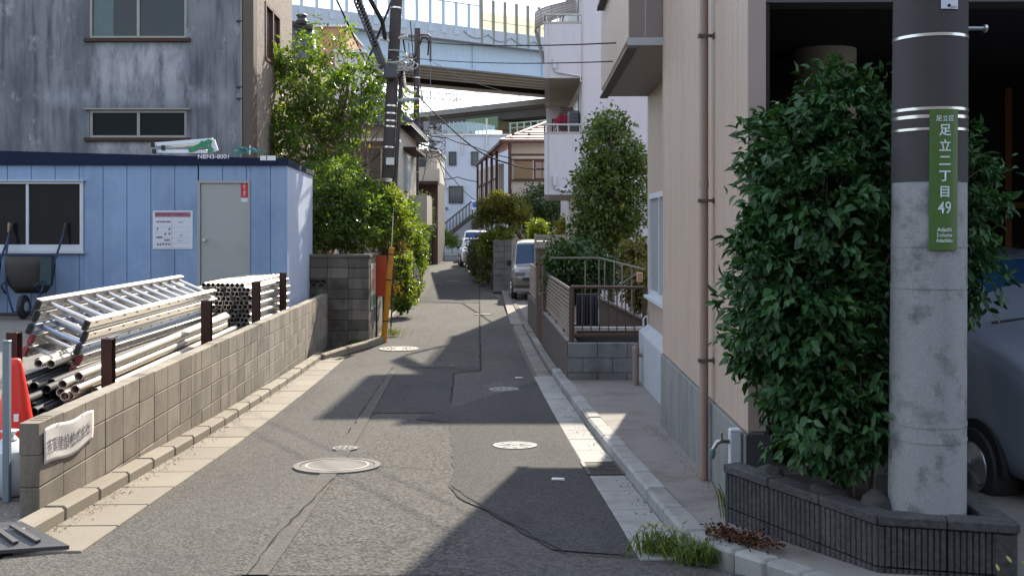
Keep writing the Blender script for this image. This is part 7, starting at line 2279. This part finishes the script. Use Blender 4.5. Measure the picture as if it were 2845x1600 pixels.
plant('evergreen_tree', 'dark evergreen tree behind the topiary below the balcony', 'tree', (1.5, 40.6, -.4), [blob(1500, 560, 40.5, 55, 60, .8), blob(1545, 600, 40.2, 60, 55, .8), blob(1480, 610, 40.2, 55, 50, .7), blob(1575, 560, 40.8, 40, 60, .7)], lm_dark, 420, 20, .2, .12, .05, 52, .08, 14, shell=.45)
plant('shrub', 'light green drooping shrub in front of the dark evergreen', 'shrub', (PX(1490, 35), 35, -.4), [blob(1492, 632, 35, 28, 22, .4), blob(1500, 655, 35, 34, 18, .4)], lm_bright, 90, 20, .15, .12, .03, 53, .03, 8, shell=.3)
plant('shrub', 'bright yellow-green shrub beside the balcony column', 'shrub', (PX(1572, 33), 33, -.4), [blob(1573, 625, 33, 18, 24, .4), blob(1570, 650, 33, 20, 16, .4)], lm_yellow, 90, 20, .14, .09, .045, 54, .03, 6, shell=.3)
plant('shrub', 'glowing fresh green shrub on top of the block wall end', 'shrub', (PX(1365, 37.6), 37.6, -.4), [blob(1375, 660, 37.4, 40, 22, .4), blob(1352, 690, 37.4, 22, 26, .35), blob(1400, 648, 37.6, 28, 18, .4)], lm_bright, 190, 20, .15, .11, .04, 55, .03, 10, shell=.3)
plant('hedge', 'tall ivy-clad hedge along the post fence on the right of the lane', 'hedge', (PX(1335, 44), 44, -.35), [blob(1330, 720, 42, 22, 50, 1.6), blob(1345, 690, 41, 22, 40, 1.0), blob(1320, 700, 46, 16, 38, 1.4), blob(1352, 740, 38.6, 12, 60, .6)], leafmat('leaf_hedge', (.03, .045, .014), (.08, .09, .03), .35), 420, 20, .2, .10, .05, 56, .04, 14, shell=.4)
plant('shrub', 'low green plants at the foot of the steel stair', 'shrub', (PX(1258, 72), 72, -.1), [blob(1258, 672, 72, 16, 18, .6), blob(1236, 660, 72.3, 12, 26, .5)], lm_shrub, 90, 18, .25, .16, .07, 57, .03, 8, shell=.3)
plant('shrub', 'small weeds along the kerb below the post fence', 'shrub', (PX(1325, 42), 42, -.38), [blob(1322, 755, 42, 14, 10, .8), blob(1340, 768, 40, 10, 8, .5)], lm_shrub, 60, 16, .12, .09, .03, 58, .015, 6, shell=.2)

# ---- camellia in the near planter: 300 nearest leaves singly, the rest as one mass
cam_t = thing('camellia_bush', 'large glossy camellia bush filling the planter by the near pole', 'bush', (1.85, 5.72, .38))
CB = [blob(2330, 330, 5.75, 165, 165, .36), blob(2180, 420, 5.75, 130, 120, .30), blob(2260, 560, 5.65, 215, 200, .40), blob(2160, 690, 5.7, 130, 170, .32), blob(2230, 850, 5.6, 215, 230, .40), blob(2150, 950, 5.7, 125, 130, .30), blob(2330, 1080, 5.55, 205, 190, .34), blob(2400, 1200, 5.5, 130, 100, .24), blob(2650, 560, 5.75, 130, 230, .34), blob(2660, 760, 5.75, 110, 120, .28), blob(2420, 560, 5.8, 160, 330, .34), blob(2310, 1215, 5.55, 150, 105, .24), blob(2260, 1080, 5.6, 150, 130, .28), blob(2420, 930, 5.6, 90, 300, .25)]
rs = np.random.default_rng(77)
cc, cd, pts, out, ct = clusters(rs, CB, 1750, 13, .055, .45, .8)
keep = ~((pts[:, 1] > 6.12) & (pts[:, 0] < 1.56)) & (pts[:, 2] > .42) & ((pts[:, 1] > 5.42) | (pts[:, 0] < 1.87))
pts, out, ct = pts[keep], out[keep], ct[keep]
n = len(pts)
D = unit(out * .75 + rs.normal(size=(n, 3)) * .5 + np.array([-.15, -.25, -.35]))
Nn = unit(out * .8 + rs.normal(size=(n, 3)) * .35 + np.array([0, -.15, .55]))
Ls = .062 * (1 + .30 * rs.normal(size=n)).clip(.45, 1.6)
tone = np.clip(ct * .5 + rs.random(n) * .6, 0, .96)
tone[rs.random(n) < .012] = 1.0
near = np.argsort(pts[:, 1] + rs.random(n) * .02)[:300]
rest = np.ones(n, bool); rest[near] = False
o = obj('foliage', leaf_mesh('camellia_foliage', lm_cam, pts[rest], D[rest], Nn[rest], Ls[rest], Ls[rest] * .48, tone[rest], .22, 'full'), cam_t)
o['kind'] = 'stuff'
lmeshes = [leaf_mesh('camellia_leaf', lm_cam, np.zeros((1, 3)), np.array([[1., 0, 0]]), np.array([[0, 0, 1.]]), np.array([.078]), np.array([.0375]), np.array([tn]), .22, 'full') for tn in (.1, .35, .6, .85)]
for i in near:
    d = Vector(D[i]); nn = Vector(Nn[i])
    s_ = d.cross(nn).normalized(); nn = s_.cross(d)
    mt = Matrix((d, -s_, nn)).transposed()
    k = float(Ls[i] / .078)
    obj('leaf', lmeshes[int(tone[i] * 3.99)], cam_t, Vector(pts[i]), mt.to_euler(), (k, k, k))
rr = random.Random(9)
branches(cam_t, (1.82, 5.62, .38), (1.78, 5.75, 2.2), .028, [cc[i] for i in rs.choice(len(cc), 40, replace=False)], 12, bark, 'stem', 'main_stem')
branches(cam_t, (1.95, 5.68, .38), (2.1, 5.8, 2.0), .024, [cc[i] for i in rs.choice(len(cc), 24, replace=False)], 13, bark, 'stem', 'main_stem')

# ---- weeds and leaf litter at the kerb, bottom right
grassm = leafmat('grass_blade', (.06, .10, .02), (.14, .19, .035), .4, .5, .3, (1.5, 1.5, .6))
seedm = M('grass_seedhead', (.30, .32, .10), .8, .2, 20)
def weed(c, nbl, h, spread, seed, label, seeds=6):
    rs_ = random.Random(seed)
    t = thing('weed_clump', label, 'weed', c)
    m = MB()
    for k in range(nbl):
        a, ll = rs_.uniform(0, 6.283), h * rs_.uniform(.45, 1.1)
        b = Vector(c) + Vector((rs_.gauss(0, spread * .45), rs_.gauss(0, spread * .3), 0))
        d = Vector((math.cos(a), math.sin(a), 0))
        w = rs_.uniform(.0022, .005)
        sd_ = Vector((-d.y, d.x, 0)) * w
        p1_ = b + d * ll * .18 + Vector((0, 0, ll * .55))
        p2_ = b + d * ll * .45 + Vector((0, 0, ll * .82))
        p3_ = b + d * ll * .8 + Vector((0, 0, ll * .72))
        m.grid([[b - sd_ * .7, b + sd_ * .7], [p1_ - sd_, p1_ + sd_], [p2_ - sd_ * .8, p2_ + sd_ * .8], [p3_ - sd_ * .1, p3_ + sd_ * .1]])
    o = m.build('blades', grassm, t, fixn=False)
    me = o.data
    at = me.attributes.new('tone', 'FLOAT', 'FACE')
    at.data.foreach_set('value', [rs_.random() for _ in me.polygons])
    o['kind'] = 'stuff'
    for k in range(seeds):
        a = rs_.uniform(0, 6.283)
        b = Vector(c) + Vector((rs_.gauss(0, spread * .5), rs_.gauss(0, spread * .3), 0))
        tp_ = b + Vector((math.cos(a) * h * .3, math.sin(a) * h * .2, h * rs_.uniform(.9, 1.35)))
        MB().tube([b, b.lerp(tp_, .6) + Vector((0, 0, h * .08)), tp_], .0016, 4).build('stalk', grassm, t)
        e = tp_ + Vector((math.cos(a) * .03, math.sin(a) * .02, .025))
        MB().tube([tp_, tp_.lerp(e, .35), tp_.lerp(e, .7), e], [.003, .007, .006, .001], 6).build('seed_head', seedm, t, smooth=True)
    return t
g1 = G(1835, 1540); g2 = G(1945, 1572)
weed((g1.x, g1.y, zg(g1.y) + .01), 240, .13, .16, 1, 'foxtail weeds at the kerb end near the bottom right', 8)
weed((g2.x, g2.y + .05, zg(g2.y) + .01), 260, .12, .16, 2, 'thick green weed tuft at the foot of the curving kerb', 5)
weed((2.35, 4.55, zg(4.5) + .05), 60, .16, .22, 3, 'sparse foxtails below the planter at the bottom edge', 9)
weed((1.27, 6.18, zg(6.1) + .1), 12, .22, .04, 4, 'single foxtail beside the white tap post', 3)
weed((PX(1000, 19.9), 19.9, zg(19.9) + .02), 120, .14, .3, 5, 'weeds at the foot of the sooty wall', 0)
weed((PX(1085, 21.6), 21.6, zg(21.6) + .02), 140, .22, .3, 6, 'bright weeds at the foot of the yellow guard', 0)
rs_ = random.Random(4)
litm = leafmat('dead_leaf', (.05, .018, .010), (.12, .05, .025), .1, .8, .2, (1, 1, 1))
nL = 460
C_ = np.array([[1.17 + rs_.gauss(0, .05) + .16 * u_, 5.66 + rs_.gauss(0, .06) - .22 * u_, 0] for u_ in np.linspace(-.4, 1.0, nL)])
C_ = C_[(C_[:, 0] > 1.04) & (C_[:, 1] < 5.95)]
C_[:, 2] = [zg(y) + .115 + rs_.random() * .035 for y in C_[:, 1]]
nL = len(C_)
rn = np.random.default_rng(3)
me = leaf_mesh('leaf_litter', litm, C_, np.c_[rn.normal(size=(nL, 2)), rn.normal(size=nL) * .35], np.c_[rn.normal(size=(nL, 2)) * .5, np.ones(nL)], np.full(nL, .035), np.full(nL, .016), rn.random(nL), .3)
o = obj('leaf_litter', me)
tag(o, 'heap of dry red-brown leaves on the kerb beside the planter', 'dead leaves', None, 'stuff')

# ---- grit and dry leaf scraps gathered along both gutters
def debris(name, label, path, n_, wid, seed, mat, lo=.006, hi=.022, dz=.016):
    rn_ = np.random.default_rng(seed)
    ts = rn_.random(n_) ** 1.3 * (len(path) - 1)
    k = ts.astype(int)
    pp = np.array([[*p] for p in path])
    f_ = (ts - k)[:, None]
    C0 = pp[k] * (1 - f_) + pp[np.minimum(k + 1, len(path) - 1)] * f_
    C0[:, 0] += np.abs(rn_.normal(size=n_)) * wid
    C0[:, 2] = [zg(y) + dz + rn_.random() * .004 for y in C0[:, 1]]
    L_ = lo + (hi - lo) * rn_.random(n_) ** 2
    me_ = leaf_mesh(name, mat, C0, np.c_[rn_.normal(size=(n_, 2)), rn_.normal(size=n_) * .15], np.c_[rn_.normal(size=(n_, 2)) * .3, np.ones(n_)], L_, L_ * .6, rn_.random(n_), .3)
    return tag(obj(name, me_), label, 'debris', None, 'stuff')
grit = leafmat('grit_and_scraps', (.07, .055, .035), (.22, .17, .10), .05, .9, .1, (1, 1, 1))
debris('gutter_debris', 'grit and dry scraps along the left kerb', [lane(-2.52, y) for y in (5.9, 8, 10, 12, 14, 17)], 900, .07, 1, grit)
debris('gutter_debris', 'grit and dry scraps along the right kerb', [lane(1.17, y) for y in (5.7, 8, 10, 12, 14, 17)][::1], 700, -.07, 2, grit)
debris('gutter_debris', 'loose grit on the edge of the sunny asphalt', [lane(-2.1, y) for y in (5.9, 8, 10, 12, 14, 17)], 500, .12, 3, grit, .004, .014, .013)
debris('pavement_debris', 'dry scraps along the foot of the beige wall', [Vector((1.36, y, 0)) for y in (6.3, 7.5, 9, 10.1)], 320, -.05, 4, grit, .006, .02, .113)
